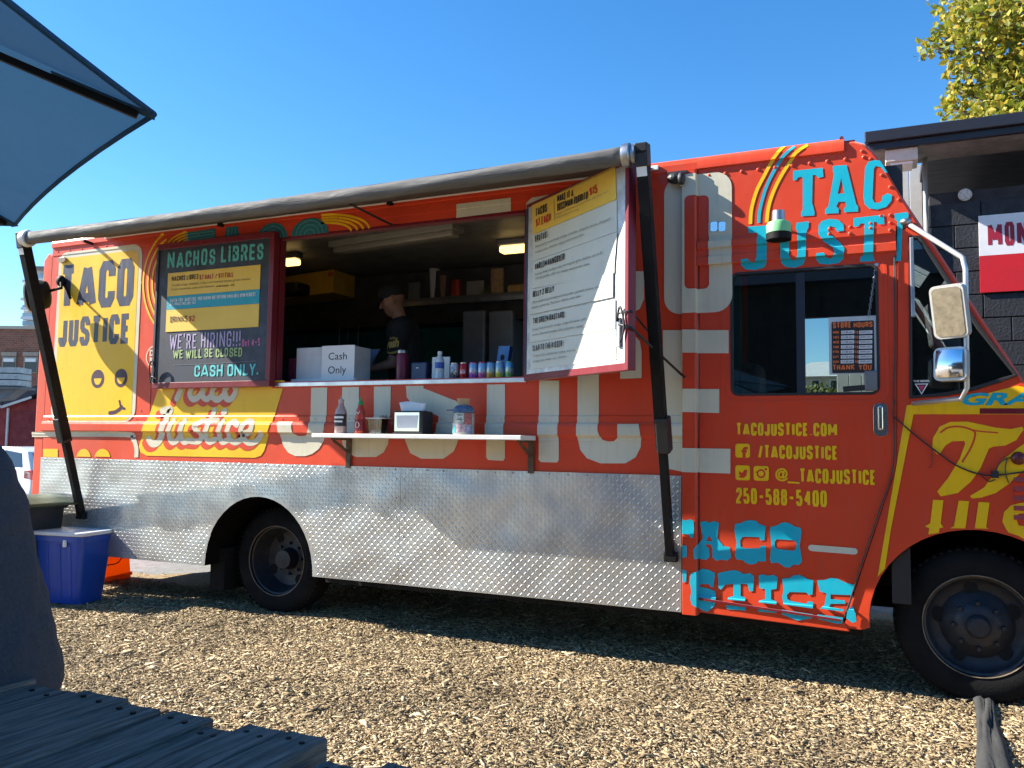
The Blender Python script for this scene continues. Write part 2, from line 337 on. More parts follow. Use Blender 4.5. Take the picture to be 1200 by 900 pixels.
def sfont(body, x0, x1, z0, z1, w=.2, cap=False, gap=.10, jit=0., base=.52):       # stroke width and gap as fractions of the height
    H = abs(z1-z0); gl = [None if ch == ' ' else (GLY.get(ch) or GLY.get(ch.upper()) or GLY['O']) for ch in body]; X = x1-x0
    fs = sum(g[0] for g in gl if g); nl = sum(1 for g in gl if g); ns = len(gl)-nl; W = w*H; gp = gap*H
    for it in range(30):
        u = (X-nl*W-(nl-1)*gp-ns*gp*1.2)/(fs+ns*.35)
        if u > W*(1.2 if w > .15 else 1.5): break
        W *= .95; gp *= .95
    V = []; T = []; r = random.Random(len(body)); n = 0; x = x0
    for ch, g in zip(body, gl):
        if g is None: x += u*.35+gp*1.2; continue
        jx, jz, js = (r.uniform(-jit, jit), r.uniform(-jit, jit), 1+r.uniform(-jit, jit)); gw = g[0]*u
        for st in g[1]:
            pts = [(x+W/2+gw*(a*js+jx)+(.10*jit*H*math.sin(9*v+n) if jit else 0), z0+W/2+(H-W)*(v*js+jz)) for a, v in st]
            segs = [[pts[0]]]
            for i in range(1, len(pts)):
                segs[-1].append(pts[i])
                if i < len(pts)-1:
                    d1 = np.array(pts[i])-np.array(pts[i-1]); d2 = np.array(pts[i+1])-np.array(pts[i]); cs = d1@d2/(np.linalg.norm(d1)*np.linalg.norm(d2)+1e-12)
                    if cs < -.25: segs.append([pts[i]])
            for sg_ in segs:
              v, t = mstroke(sg_, W, cap); b = len(V); V += [(q[0], q[1], .00006*(n % 9)) for q in v]; T += [tuple(b+i for i in q) for q in t]; n += 1
        x += gw+W+gp
    return np.array(V), T

# ================================================================== SETTING: ground
def gz(x, y):
    t = np.clip((y-3.2)/6.0, 0, 1); return -.40*t*t*(3-2*t)
def ground_mat():
    m = M('wood_chip_bed', (.27, .195, .10), rough=.95, var=.55, vs=60, bump=.9, bs=110)
    return m
xs = np.unique(np.concatenate([np.linspace(-300, -30, 14), np.linspace(-30, 12, 60), np.linspace(12, 300, 14)]))
ys = np.unique(np.concatenate([np.linspace(-60, -8, 8), np.linspace(-8, 12, 46), np.linspace(12, 500, 16)]))
def sheet(name, xs, ys, dz, mat):
    V = [(x, y, float(gz(x, y))+dz) for y in ys for x in xs]; n = len(xs)
    F = [(j*n+i, j*n+i+1, (j+1)*n+i+1, (j+1)*n+i) for j in range(len(ys)-1) for i in range(n-1)]
    return props(raw(name, V, F, mat, smooth=True), kind='structure')
ASPH = M('asphalt', (.20, .195, .185), rough=.9, var=.22, vs=9, bump=.5, bs=160)
sheet('ground', xs, ys, -.018, ASPH)
# bed of wood chips in front of and under the truck
bx = np.linspace(-14, 4.5, 75); by = np.linspace(0, 1, 42); V = []
for t in by:
    for x in bx: y = -9+(9+1.12+1.4*np.clip((x+6.4)/.8, 0, 1))*t; V.append((x, y, float(gz(x, y))-.006))
props(raw('wood_chip_ground', V, [(j*75+i, j*75+i+1, (j+1)*75+i+1, (j+1)*75+i) for j in range(41) for i in range(74)], ground_mat(), smooth=True), kind='structure')

def scatter_chips(name, n, x0, x1, y0, y1, lmin, lmax, mat, z0=0.0, edge=None):
    cx = rng.uniform(x0, x1, n); cy = rng.uniform(y0, y1, n)
    if edge is not None:
        keep = edge(cx, cy); cx = cx[keep]; cy = cy[keep]; n = len(cx)
    L = rng.uniform(lmin, lmax, n)*rng.choice([.55, 1, 1, 1.35], n); W = L*rng.uniform(.13, .40, n); T = rng.uniform(.0012, .0035, n)
    yaw = rng.uniform(0, 2*np.pi, n); pit = rng.normal(0, .10, n); rol = rng.normal(0, .16, n)
    z = z0+rng.uniform(.001, .013, n)+gz(cx, cy)+.005*np.sin(cx*3.1+1)*np.sin(cy*2.7)+.003*np.sin(cx*9)*np.sin(cy*8+2)
    d = np.stack([np.cos(yaw)*np.cos(pit), np.sin(yaw)*np.cos(pit), np.sin(pit)], 1)
    s = np.stack([-np.sin(yaw)*np.cos(rol), np.cos(yaw)*np.cos(rol), np.sin(rol)], 1); u = np.cross(d, s)
    c = np.stack([cx, cy, z+np.abs(np.sin(pit))*L*.3], 1)
    tap = rng.uniform(.35, 1.0, n)
    V = np.empty((n, 8, 3)); k = 0
    for h in (-.5, .5):
        for a, b in ((-1, -1), (1, -1), (1, 1), (-1, 1)):
            w = (W if a < 0 else W*tap)[:, None]; sk = rng.uniform(-.12, .12, n)[:, None]*L[:, None]
            V[:, k] = c+d*(a*.5*L[:, None]+sk*(h+.5))+s*(b*.5*w)+u*(h*T[:, None]); k += 1
    base = np.array([(4, 5, 6, 7), (0, 1, 5, 4), (1, 2, 6, 5), (2, 3, 7, 6), (3, 0, 4, 7)])
    F = (base[None]+8*np.arange(n)[:, None, None]).reshape(-1, 4)
    me = bpy.data.meshes.new(name); me.vertices.add(n*8); me.vertices.foreach_set('co', V.reshape(-1))
    me.loops.add(len(F)*4); me.loops.foreach_set('vertex_index', F.reshape(-1).astype(np.int32))
    me.polygons.add(len(F)); me.polygons.foreach_set('loop_start', np.arange(0, len(F)*4, 4, dtype=np.int32)); me.update(calc_edges=True); me.validate()
    me.materials.append(mat); o = put(name, me); return props(o, kind='stuff')
def chip_mat():
    m = bpy.data.materials.new('wood_chip'); m.use_nodes = True; nt = m.node_tree; b = nt.nodes['Principled BSDF']; N = nt.nodes.new; L = nt.links.new
    g = N('ShaderNodeNewGeometry'); r = N('ShaderNodeValToRGB'); cr = r.color_ramp
    cr.elements[0].position = 0; cr.elements[0].color = (.045, .03, .018, 1); cr.elements[1].position = 1; cr.elements[1].color = (.58, .47, .31, 1)
    for p, c in ((.12, (.15, .10, .052)), (.3, (.30, .215, .115)), (.65, (.44, .335, .19)), (.9, (.55, .44, .27))):
        e = cr.elements.new(p); e.color = (*c, 1)
    L(g.outputs['Random Per Island'], r.inputs[0]); tc = N('ShaderNodeTexCoord'); n = N('ShaderNodeTexNoise'); n.inputs['Scale'].default_value = 70; n.inputs['Detail'].default_value = 4
    L(tc.outputs['Object'], n.inputs['Vector']); mr = N('ShaderNodeMapRange'); mr.inputs[1].default_value = .3; mr.inputs[2].default_value = .7; mr.inputs[3].default_value = .72; mr.inputs[4].default_value = 1.2; L(n.outputs[0], mr.inputs[0])
    n2 = N('ShaderNodeTexNoise'); n2.inputs['Scale'].default_value = 1.3; n2.inputs['Detail'].default_value = 5; L(tc.outputs['Object'], n2.inputs['Vector'])
    m2 = N('ShaderNodeMapRange'); m2.inputs[1].default_value = .35; m2.inputs[2].default_value = .65; m2.inputs[3].default_value = .62; m2.inputs[4].default_value = 1.15; L(n2.outputs[0], m2.inputs[0])
    mu = N('ShaderNodeMath'); mu.operation = 'MULTIPLY'; L(mr.outputs[0], mu.inputs[0]); L(m2.outputs[0], mu.inputs[1])
    vm = N('ShaderNodeVectorMath'); vm.operation = 'SCALE'; L(r.outputs[0], vm.inputs[0]); L(mu.outputs[0], vm.inputs['Scale']); L(vm.outputs[0], b.inputs['Base Color'])
    b.inputs['Roughness'].default_value = .8; b.inputs['Specular IOR Level'].default_value = .3
    return m
CHIP = chip_mat()
scatter_chips('wood_chips', 190000, -7.2, 1.6, -2.9, .75, .009, .031, CHIP)
scatter_chips('wood_chips', 5000, -7.0, 1.5, -2.8, .7, .028, .062, CHIP, z0=.006)
scatter_chips('wood_chips', 12000, -5.6, 1.4, .75, 2.2, .012, .04, CHIP)
scatter_chips('wood_chips', 11000, -14, 4.5, -6.5, 1.1, .02, .05, CHIP, edge=lambda x, y: ~((x > -7.2) & (x < 1.6) & (y > -2.9) & (y < .75)))

# ================================================================== FOOD TRUCK
truck = thing('food_truck', (-2.7, 1.1, 0), 'orange-red step van taco truck with cream lettering, open serving hatch and tread plate skirt', 'food truck')
WD = 2.25; XR = -6.68; XP0, XP1 = -1.072, -.98            # width, rear corner, door post
SX0, SX1, SZ0, SZ1 = -4.17, -2.09, 1.76, 2.87            # serving hatch
BODY = [(1.10, 0), (1.345, 0), (1.347, -.004), (1.368, -.004), (1.385, -.028), (1.440, -.028), (1.456, -.022), (1.464, -.007), (1.502, -.007), (1.512, 0), (1.76, 0), (2.87, 0),
        (2.925, 0), (2.927, -.004), (2.996, -.004), (3.0, -.016), (3.04, -.016), (3.07, -.002), (3.088, .04), (3.096, .10)]
CABP = [(.34, -.012), (.455, -.012), (.458, 0), (2.405, 0), (2.408, -.024), (2.452, -.024), (2.456, -.014), (2.50, -.014), (2.504, -.03), (2.545, -.03), (2.552, 0),
        (2.996, 0), (3.0, -.016), (3.04, -.016), (3.07, -.002), (3.088, .04), (3.096, .10)]
def interp(prof, z):
    return float(np.interp(z, [p[0] for p in prof], [p[1] for p in prof]))
def surf(x, z):
    if x <= XP0-.005: return interp(BODY, z)
    post = -.032 if z < 2.99 else interp(BODY, z)
    if x <= XP0+.005: t = (x-XP0+.005)/.01; return interp(BODY, z)*(1-t)+post*t
    if x <= XP1-.006: return post
    c = interp(CABP, z) if x < .10 else (0.0 if z < 2.996 else interp(CABP, z))
    if x <= XP1: t = (x-XP1+.006)/.006; return post*(1-t)+c*t
    return c
XB = [XP0-.005, XP0+.005, XP1-.006, XP1, .099, .1]; ZB = sorted(set([p[0] for p in BODY]+[p[0] for p in CABP]))
def decal(name, parts, mat, parent, layer=0, yfun=None, base=0):
    if len(parts) > 1:
        return [decal(name, [q], mat, parent, layer, yfun, k) for k, q in enumerate(parts)]
    V = []; F = []
    for i, (v, t) in enumerate(parts):
        bm = bmesh.new(); vs = [bm.verts.new((p[0], -(p[2] if len(p) > 2 else 0), p[1])) for p in v]
        for q in t:
            try: bm.faces.new([vs[k] for k in q])
            except ValueError: pass
        lo = np.min(v, 0); hi = np.max(v, 0)
        if yfun is None:
            for b in XB:
                if lo[0] < b < hi[0]: bmesh.ops.bisect_plane(bm, geom=bm.verts[:]+bm.edges[:]+bm.faces[:], dist=1e-6, plane_co=(b, 0, 0), plane_no=(1, 0, 0))
            for b in ZB:
                if lo[1] < b < hi[1]: bmesh.ops.bisect_plane(bm, geom=bm.verts[:]+bm.edges[:]+bm.faces[:], dist=1e-6, plane_co=(0, 0, b), plane_no=(0, 0, 1))
        bmesh.ops.remove_doubles(bm, verts=bm.verts, dist=1e-5)
        bm.verts.index_update(); k = len(V); f0 = yfun or surf
        for w in bm.verts: V.append((w.co.x, f0(w.co.x, w.co.z)+w.co.y-.003-.0009*layer-.00012*base, w.co.z))
        for f in bm.faces: F.append(tuple(k+w.index for w in f.verts))
        bm.free()
    o = raw(name, V, F, mat, parent)
    bm = bmesh.new(); bm.from_mesh(o.data)
    for f in bm.faces:
        if f.normal.y > 0: f.normal_flip()
    bm.to_mesh(o.data); bm.free(); return o
def px2(pts): return [XZ(x, y) for x, y in pts]
def ppoly(pts, *holes): return poly2([px2(pts)]+[px2(h) for h in holes])
def pstroke(pts, w, **k):
    c = np.mean([p[0] for p in pts]), np.mean([p[1] for p in pts]); s = abs(XZ(c[0], c[1]+5)[1]-XZ(c[0], c[1]-5)[1])/10
    return stroke2(px2(pts), w*s, **k)
def ptext(body, l, r, b, t, **k):           # l/r pixel columns, b/t pixel rows at the middle
    m = (l+r)/2; x0 = XZ(l, (b+t)/2)[0]; x1 = XZ(r, (b+t)/2)[0]; return fit(body, x0, x1, XZ(m, b)[1], XZ(m, t)[1], **k)
def prr(l, r, b, t, rad):
    m = (l+r)/2; x0 = XZ(l, (b+t)/2)[0]; x1 = XZ(r, (b+t)/2)[0]; z0 = XZ(m, b)[1]; z1 = XZ(m, t)[1]
    return rrect(x0, x1, z0, z1, rad)

# --- rear body side
def strip(prof, xa, xb, mb, nx=1):
    n = len(prof)
    for k in range(nx):
        a = xa+(xb-xa)*k/nx; b = xa+(xb-xa)*(k+1)/nx
        mb.add([(a, y, z) for z, y in prof]+[(b, y, z) for z, y in prof], [(i, n+i, n+i+1, i+1) for i in range(n-1)])
mb = MB(); iz = [p[0] for p in BODY]; i0 = iz.index(1.76); i1 = iz.index(2.87)
strip(BODY[:i0+1], XR, XP0, mb); strip(BODY[i0:i1+1], XR, SX0, mb); strip(BODY[i0:i1+1], SX1, XP0, mb); strip(BODY[i1:], XR, XP1, mb)
o = mb.build('side_wall', RED, truck)
# hatch reveal
mb = MB()
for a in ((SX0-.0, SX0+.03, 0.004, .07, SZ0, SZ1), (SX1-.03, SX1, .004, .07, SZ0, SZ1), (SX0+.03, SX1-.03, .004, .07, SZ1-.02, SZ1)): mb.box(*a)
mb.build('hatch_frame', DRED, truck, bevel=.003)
mb = MB().box(SX0+.0, SX1, -.012, .46, SZ0-.035, SZ0-.004); mb.build('serving_counter', ALU, truck, bevel=.003)
mb = MB().box(SX0, SX1, -.0085, -.0005, SZ0-.045, SZ0+.002); mb.build('hatch_lip', RED, truck, bevel=.002)
# inner skins so that the hatch looks into a lined box
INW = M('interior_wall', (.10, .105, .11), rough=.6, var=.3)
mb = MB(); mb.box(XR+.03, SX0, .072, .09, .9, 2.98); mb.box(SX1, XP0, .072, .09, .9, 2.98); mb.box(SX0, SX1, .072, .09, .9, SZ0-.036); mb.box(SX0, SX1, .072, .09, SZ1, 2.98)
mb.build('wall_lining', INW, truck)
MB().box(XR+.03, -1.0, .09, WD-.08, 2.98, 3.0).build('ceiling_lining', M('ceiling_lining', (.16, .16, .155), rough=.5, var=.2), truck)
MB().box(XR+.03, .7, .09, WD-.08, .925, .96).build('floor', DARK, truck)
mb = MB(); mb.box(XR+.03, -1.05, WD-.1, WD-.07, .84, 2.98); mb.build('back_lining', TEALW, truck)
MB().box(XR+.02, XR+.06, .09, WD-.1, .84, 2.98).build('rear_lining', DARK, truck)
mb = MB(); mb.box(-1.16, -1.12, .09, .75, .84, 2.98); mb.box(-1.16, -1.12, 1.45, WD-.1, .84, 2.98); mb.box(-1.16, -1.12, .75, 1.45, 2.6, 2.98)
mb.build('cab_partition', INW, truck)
# rear corner post and rear wall
mb = MB(); mb.slab([[(XR-.12, .34), (XR+.0, .34), (XR+.0, 2.93), (XR-.06, 2.96), (XR-.12, 2.90)]], lambda u, v, d: (u, .004+d, v), .10)
mb.build('corner_post', RED, truck, bevel=.01)
MB().box(XR-.10, XR+.02, .104, WD, .45, 3.04).build('rear_wall', RED, truck, bevel=.01)
# roof
mb = MB(); pr = [(3.096, .10), (3.115, .25), (3.135, .7), (3.14, WD/2), (3.135, WD-.7), (3.115, WD-.25), (3.096, WD-.10), (3.07, WD), (2.9, WD)]
strip(pr, XR, -.10, mb); mb.build('roof', RED, truck, smooth=True)
# far side
mb = MB(); mb.box(XR, .0, WD-.03, WD-.01, .16, .4499); mb.box(XR-.02, XR-.0, .3, WD-.04, .30, .4499); mb.build('far_shade_skirt', BLACKM, truck)  # unseen far and rear skirts, added to keep light from under the truck
mb = MB(); mb.box(XR, -1.0, WD-.06, WD, .45, 3.0)
wa = P(941, 300, WD)[0]
mb.build('far_side_wall', RED, truck); mb = MB(); mb.box(-1.0, -.93, WD-.06, WD, .45, 3.0); mb.box(-.93, .7, WD-.06, WD, .45, P(985, 466, WD)[2]-.15); mb.box(-.93, .0, WD-.06, WD, P(985, 372, WD)[2], 3.0); mb.box(.0, .22, WD-.06, WD, P(985, 372, WD)[2], 2.5); mb.box(-.93, wa, WD-.055, WD-.003, 1.3, 2.6); mb.slab([[(.16, 1.3), (.72, 1.3), (.66, 1.70), (.15, 2.58)]], lambda u, v, d: (u, WD-.055+d, v), .05)
mb.build('far_door', DARK, truck)

# --- tread plate skirt with wheel arch
DP = M('tread_plate', (.50, .50, .485), rough=.34, metal=.80, var=.25, vs=2.2, bump=.0)
nt = DP.node_tree; N = nt.nodes.new; b = nt.nodes['Principled BSDF']
tcn = N('ShaderNodeTexCoord'); n3 = N('ShaderNodeTexNoise'); n3.inputs['Scale'].default_value = 1.7; n3.inputs['Detail'].default_value = 2; nt.links.new(tcn.outputs['Object'], n3.inputs['Vector'])
bp = N('ShaderNodeBump'); bp.inputs['Strength'].default_value = .5; bp.inputs['Distance'].default_value = .09; nt.links.new(n3.outputs[0], bp.inputs['Height']); nt.links.new(bp.outputs[0], b.inputs['Normal'])
AX, AW, AH, SKB, SKT = -4.255, .515, .55, .352, 1.150
def arch(x0, n=22): return [(AX-AW*math.cos(math.pi*k/n), SKB+AH*math.sin(math.pi*k/n)) for k in range(n+1)]
PL = [XR-.0, -3.02, XP0-.006]
ol = [(XR, SKB), *[(x, z) for x, z in arch(0)], (-3.02, SKB), (-3.02, SKT), (XR, SKT)]
pA = MB().slab([ol], lambda u, v, d: (u, -.012+d, v), .003).build('tread_plate', DP, truck)
pB = MB().slab([[(-3.018, SKB), (XP0-.006, SKB), (XP0-.006, SKT), (-3.018, SKT)]], lambda u, v, d: (u, -.012+d, v), .003).build('tread_plate', DP, truck)
# raised lugs, alternating diagonals
V = []; F = []; pit = .0265
lug = [(-.5, 0, 0), (-.25, -.5, 0), (.25, -.5, 0), (.5, 0, 0), (.25, .5, 0), (-.25, .5, 0), (-.28, 0, 1), (.28, 0, 1)]
lf = [(0, 1, 6), (1, 2, 7, 6), (2, 3, 7), (3, 4, 7), (4, 5, 6, 7), (5, 0, 6)]
nx = int((XP0-XR)/pit); nz = int((SKT-SKB)/pit)
for i in range(nx):
    for j in range(nz):
        x = XR+pit*(i+.6); z = SKB+pit*(j+.6)
        if x > XP0-.025 or z > SKT-.012: continue
        if ((x-AX)/(AW+.02))**2+((z-SKB)/(AH+.02))**2 < 1: continue
        a = math.radians(48 if (i+j) % 2 == 0 else -48); ca, sa = math.cos(a), math.sin(a); k = len(V)
        for u, v, h in lug:
            u *= .029; v *= .0085; V.append((x+u*ca-v*sa, -.0115-h*.0021, z+u*sa+v*ca))
        F += [tuple(k+q for q in f) for f in lf]
o = MB(); o.v = V; o.f = F; o.build('tread_lugs', DP, truck)['kind'] = 'stuff'
mb = MB()
for k in range(44):
    x = XR+.06+k*.127
    if x < XP0-.02: mb.ball((x, -.013, SKT-.014), (.006, .004, .006), 8, 5)
for x in (-3.05, -2.99):
    for k in range(6): mb.ball((x, -.013, .42+k*.13), (.005, .004, .005), 8, 5)
mb.build('skirt_screws', STEEL, truck, smooth=True)['kind'] = 'stuff'
# rivets along seams
mb = MB()
def riv(x, z, r=.009): mb.ball((x, surf(x, z), z), (r, r*.75, r), 8, 6)
for k in range(38):
    x = XR+.07+k*.15
    if x < XP0-.02: riv(x, 2.962, .007); riv(x, 1.484, .006)
for k in range(10):
    x = XP1+.07+k*.095
    if x < -.05: riv(x, 2.955, .011)
for x, z in [XZ(*q) for q in ((1010, 177), (1020, 186), (1033, 205), (1043, 219), (1053, 234), (972, 268), (972, 276), (996, 266), (996, 275), (1020, 262), (1020, 269), (1043, 252), (1043, 261), (1032, 253), (1043, 271))]: riv(x, z, .010)
for px, py in ((74, 432), (83, 431), (75, 462), (87, 461), (104, 481), (165, 481), (166, 332), (110, 341), (82, 318), (92, 318), (107, 365)): riv(*XZ(px, py), .007)
mb.build('rivets', RED, truck, smooth=True)['kind'] = 'stuff'
# upright weld seams
mb = MB()
for x in (-5.42, -3.94): mb.box(x, x+.004, -.0025, .0, 1.52, 2.92) if x < SX0 else None
mb.build('panel_seam', M('seam_dark', (.2, .02, .01), rough=.6), truck)

# --- door post
mb = MB(); V = [(XP0-.005, .0), (XP0+.005, -.032), (XP1-.012, -.032), (XP1-.004, -.026), (XP1, .03)]
mb.add([(x, y, .345) for x, y in V]+[(x, y, 2.992) for x, y in V], [(i, i+1, 6+i, 5+i) for i in range(4)]+[(0, 1, 2, 3, 4), (9, 8, 7, 6, 5)])
mb.build('door_post', RED, truck, auto=35)

# --- cab upper panel, header track, roof edge
CT = px2([(818, 300), (1056, 268), (1074, 261), (1060, 239), (1034, 195), (1022, 179), (1011, 170), (1000, 167), (988, 168.5), (987, 176), (818, 199.0)])
MB().slab([CT], lambda u, v, d: (u, .0+d, v), .03).build('cab_upper_panel', RED, truck, bevel=.003)
mb = MB(); strip([p for p in CABP if p[0] >= 2.996], XP1, -.155, mb); mb.build('cab_roof_edge', RED, truck, auto=50)
mb = MB(); strip([p for p in CABP if 2.40 < p[0] < 2.556], XP1, .10, mb); mb.build('door_track', RED, truck)
# rounded front roof corner: loft of the side outline across the width
edge = px2([(986, 167.0), (1000, 165), (1011, 168), (1022, 177), (1034, 193), (1060, 237), (1100, 297), (1150, 374), (1200, 449), (1206, 458)])
edge = [(-.17, 3.096)]+edge
mb = MB(); n = len(edge); V = []
ydef = [(.0, .0), (.03, .012), (WD-.03, .012), (WD, 0)]
def nosev(y, lift): return [(x+lift*.7, y, z+lift) for x, z in edge]
WZ = [(x, z) for x, z in edge]
rows = [(.0, -.012), (.012, .0), (.05, .012), (.10, .016)]
for y, l in rows: V += nosev(y, l)
for r in range(len(rows)-1):
    for i in range(n-1): mb_f = None
F = [(r*n+i, r*n+i+1, (r+1)*n+i+1, (r+1)*n+i) for r in range(len(rows)-1) for i in range(n-1)]
MB().add(V, F).build('windshield_pillar', RED, truck, smooth=True)
V = [(x+l*.7, WD-y, z+l) for y, l in rows for x, z in edge]
MB().add(V, F).build('windshield_pillar', RED, truck, smooth=True)
V = []
for y in (.10, WD/2, WD-.10): V += [(x+.011, y, z+.016+(.01 if y == WD/2 else 0)) for x, z in edge[:6]]
MB().add(V, [(r*6+i, r*6+i+1, (r+1)*6+i+1, (r+1)*6+i) for r in range(2) for i in range(5)]).build('roof_brow', RED, truck, smooth=True)
GL = glass('window_glass', (.62, .70, .70))
mb = MB(); a = edge[6:]; mb.add([(x+.005, .10, z+.006) for x, z in a]+[(x+.005, WD-.1, z+.006) for x, z in a], [(i, i+1, len(a)+i+1, len(a)+i) for i in range(len(a)-1)])
mb.build('windshield', GL, truck)

# --- fender / hood side
FEN = px2([(1052, 292), (1057, 269), (1075, 262.5), (1100, 299), (1150, 376), (1198, 449), (1215, 455), (1300, 470), (1340, 480), (1360, 560), (1360, 720), (1300, 740)]) \
    + [(.45+.515*math.cos(math.radians(a)), .40+.515*math.sin(math.radians(a))) for a in range(0, 185, 8)] + px2([(1010, 738), (990, 736), (992, 722), (1051, 546)])
QW = px2([(1065, 277), (1078, 276), (1100, 308), (1150, 384), (1193, 440), (1172, 448), (1140, 458), (1110, 464), (1066, 467)])
MB().slab([FEN, QW], lambda u, v, d: (u, 0+d, v), .03).build('fender', RED, truck, bevel=.004)
qx = [np.array(q) for q in QW]
def loopframe(pts, w, d0, d1, name, mat, parent):
    P3 = [np.array(q) for q in pts]; c = np.mean(P3, 0); m = len(P3); inner = []
    for i in range(m):
        a, b_, c_ = P3[i-1], P3[i], P3[(i+1) % m]
        n1 = np.array([-(b_-a)[1], (b_-a)[0]]); n1 /= np.linalg.norm(n1)+1e-9; n2 = np.array([-(c_-b_)[1], (c_-b_)[0]]); n2 /= np.linalg.norm(n2)+1e-9
        nn = n1+n2; nn /= np.linalg.norm(nn)+1e-9
        if (c-b_)@nn < 0: nn = -nn
        inner.append(tuple(b_+nn*w))
    return MB().slab([pts, inner], lambda u, v, d: (u, d0+d*(d1-d0), v), 1.0).build(name, mat, parent, bevel=.003)
loopframe(QW, .02, -.010, .02, 'window_gasket', BLACKP, truck)
MB().slab([QW], lambda u, v, d: (u, .012+d, v), .004).build('quarter_window', GL, truck)
mb = MB(); mb.bar((*XZ(1068, 279)[:1], -.012, XZ(1068, 279)[1]), (XZ(1068, 279)[0], -.012, XZ(1068, 372)[1]), .02, .02, up=(1, 0, 0)); mb.build('window_guide', STEEL, truck, bevel=.004)
# hood top and nose beyond the frame
hz = px2([(1196, 452), (1215, 455), (1300, 470), (1340, 480), (1360, 560), (1360, 720)])
mb = MB(); n = len(hz); mb.add([(x, .02, z) for x, z in hz]+[(x+.10, WD/2, z+.03) for x, z in hz]+[(x, WD-.02, z) for x, z in hz], [(r*n+i, r*n+i+1, (r+1)*n+i+1, (r+1)*n+i) for r in range(2) for i in range(n-1)])
mb.build('nose', RED, truck, auto=40)
mb = MB()
for k in range(5):
    p = P(1196, 563+k*11, 0); mb.add([(p[0]-.03, -.001, p[2]+.018), (p[0]+.16, -.001, p[2]+.018), (p[0]+.16, -.018, p[2]-.006), (p[0]-.03, -.018, p[2]-.006), (p[0]-.03, -.001, p[2]-.012), (p[0]+.16, -.001, p[2]-.012)], [(0, 1, 2, 3), (3, 2, 5, 4), (0, 3, 4), (1, 5, 2)])
    mb.build('hood_louvre', M('louvre_red', (.45, .06, .045), rough=.4), truck); mb = MB()
p = P(1193, 537, 0); MB().lathe([(.032, 0), (.034, .5), (.024, .9), (.0, 1)], p, p+np.array([0, -.03, 0]), 20).build('side_marker', M('marker_red', (.12, .01, .01), rough=.25), truck, smooth=True)

# --- door
DRx = px2([(819.5, 312), (1051, 291), (1050.5, 546), (990, 724), (985, 728), (819.5, 703)])
DW = prr(856, 1030, 463, 314, .045)
zt = [XZ(856, 318)[1], XZ(1030, 309)[1]]
door = MB().slab([DRx, DW], lambda u, v, d: (u, 0+d, v), .03).build('door', RED, truck, bevel=.003)
MB().box(XZ(1040, 400)[0], XZ(1062, 400)[0], .034, .06, .5, 2.9).build('door_jamb', BLACKP, truck)
loopframe(DW, .014, -.004, .028, 'window_gasket', BLACKP, door)
MB().slab([DW], lambda u, v, d: (u, .022+d, v), .004).build('pane', GL, door)
xm0, xm1 = XZ(933, 390)[0], XZ(943, 390)[0]; MB().box(xm0, xm1, .008, .034, DW[-1][1]+.0-.04, DW[0][1]+.02).build('window_mullion', M('dark_blue_metal', (.012, .016, .03), rough=.45), door)
# raised rim round the window
rim = prr(845, 1041, 474, 306, .07)
MB().slab([rim, prr(849.5, 1037, 469, 309, .06)], lambda u, v, d: (u, -.003+d, v), .0025).build('window_bead', RED, door, bevel=.001)
# step sill under the door
s0 = px2([(819, 702), (988, 728), (996, 740), (819, 717)]); MB().slab([s0], lambda u, v, d: (u, -.012+d, v), .04).build('door_sill', RED, truck, bevel=.004)
mb = MB(); mb.bar((XP1+.005, -.02, XZ(821, 701)[1]), (XZ(985, 726)[0], -.02, XZ(985, 726)[1]), .012, .012); mb.build('sill_rail', DRED, truck)
# door handle
hp = P(1032, 492, 0)
mb = MB().slab([rrect(hp[0]-.036, hp[0]+.036, hp[2]-.09, hp[2]+.09, .03)], lambda u, v, d: (u, -.008+d, v), .012); hpl = mb.build('door_handle', CHROME, door, bevel=.003)
MB().box(hp[0]-.014, hp[0]+.012, -.032, -.0085, hp[2]-.055, hp[2]+.075).build('handle_lever', CHROME, door, bevel=.008, seg=3)
# hatch plate above the door (fuel/catch) on the O
a = XZ(830.5, 277); c = XZ(855, 258); fr = MB().slab([rrect(a[0], c[0], a[1], c[1], .006)], lambda u, v, d: (u, -.006+d, v), .005).build('latch_plate', CREAM, truck, bevel=.001)
for l, r in ((833, 841), (842.5, 850.5)):
    a = XZ(l, 272); c = XZ(r, 260); MB().slab([rrect(a[0], c[0], a[1], c[1], .012)], lambda u, v, d: (u, -.012+d, v), .005).build('latch', CHROME, fr, bevel=.002)

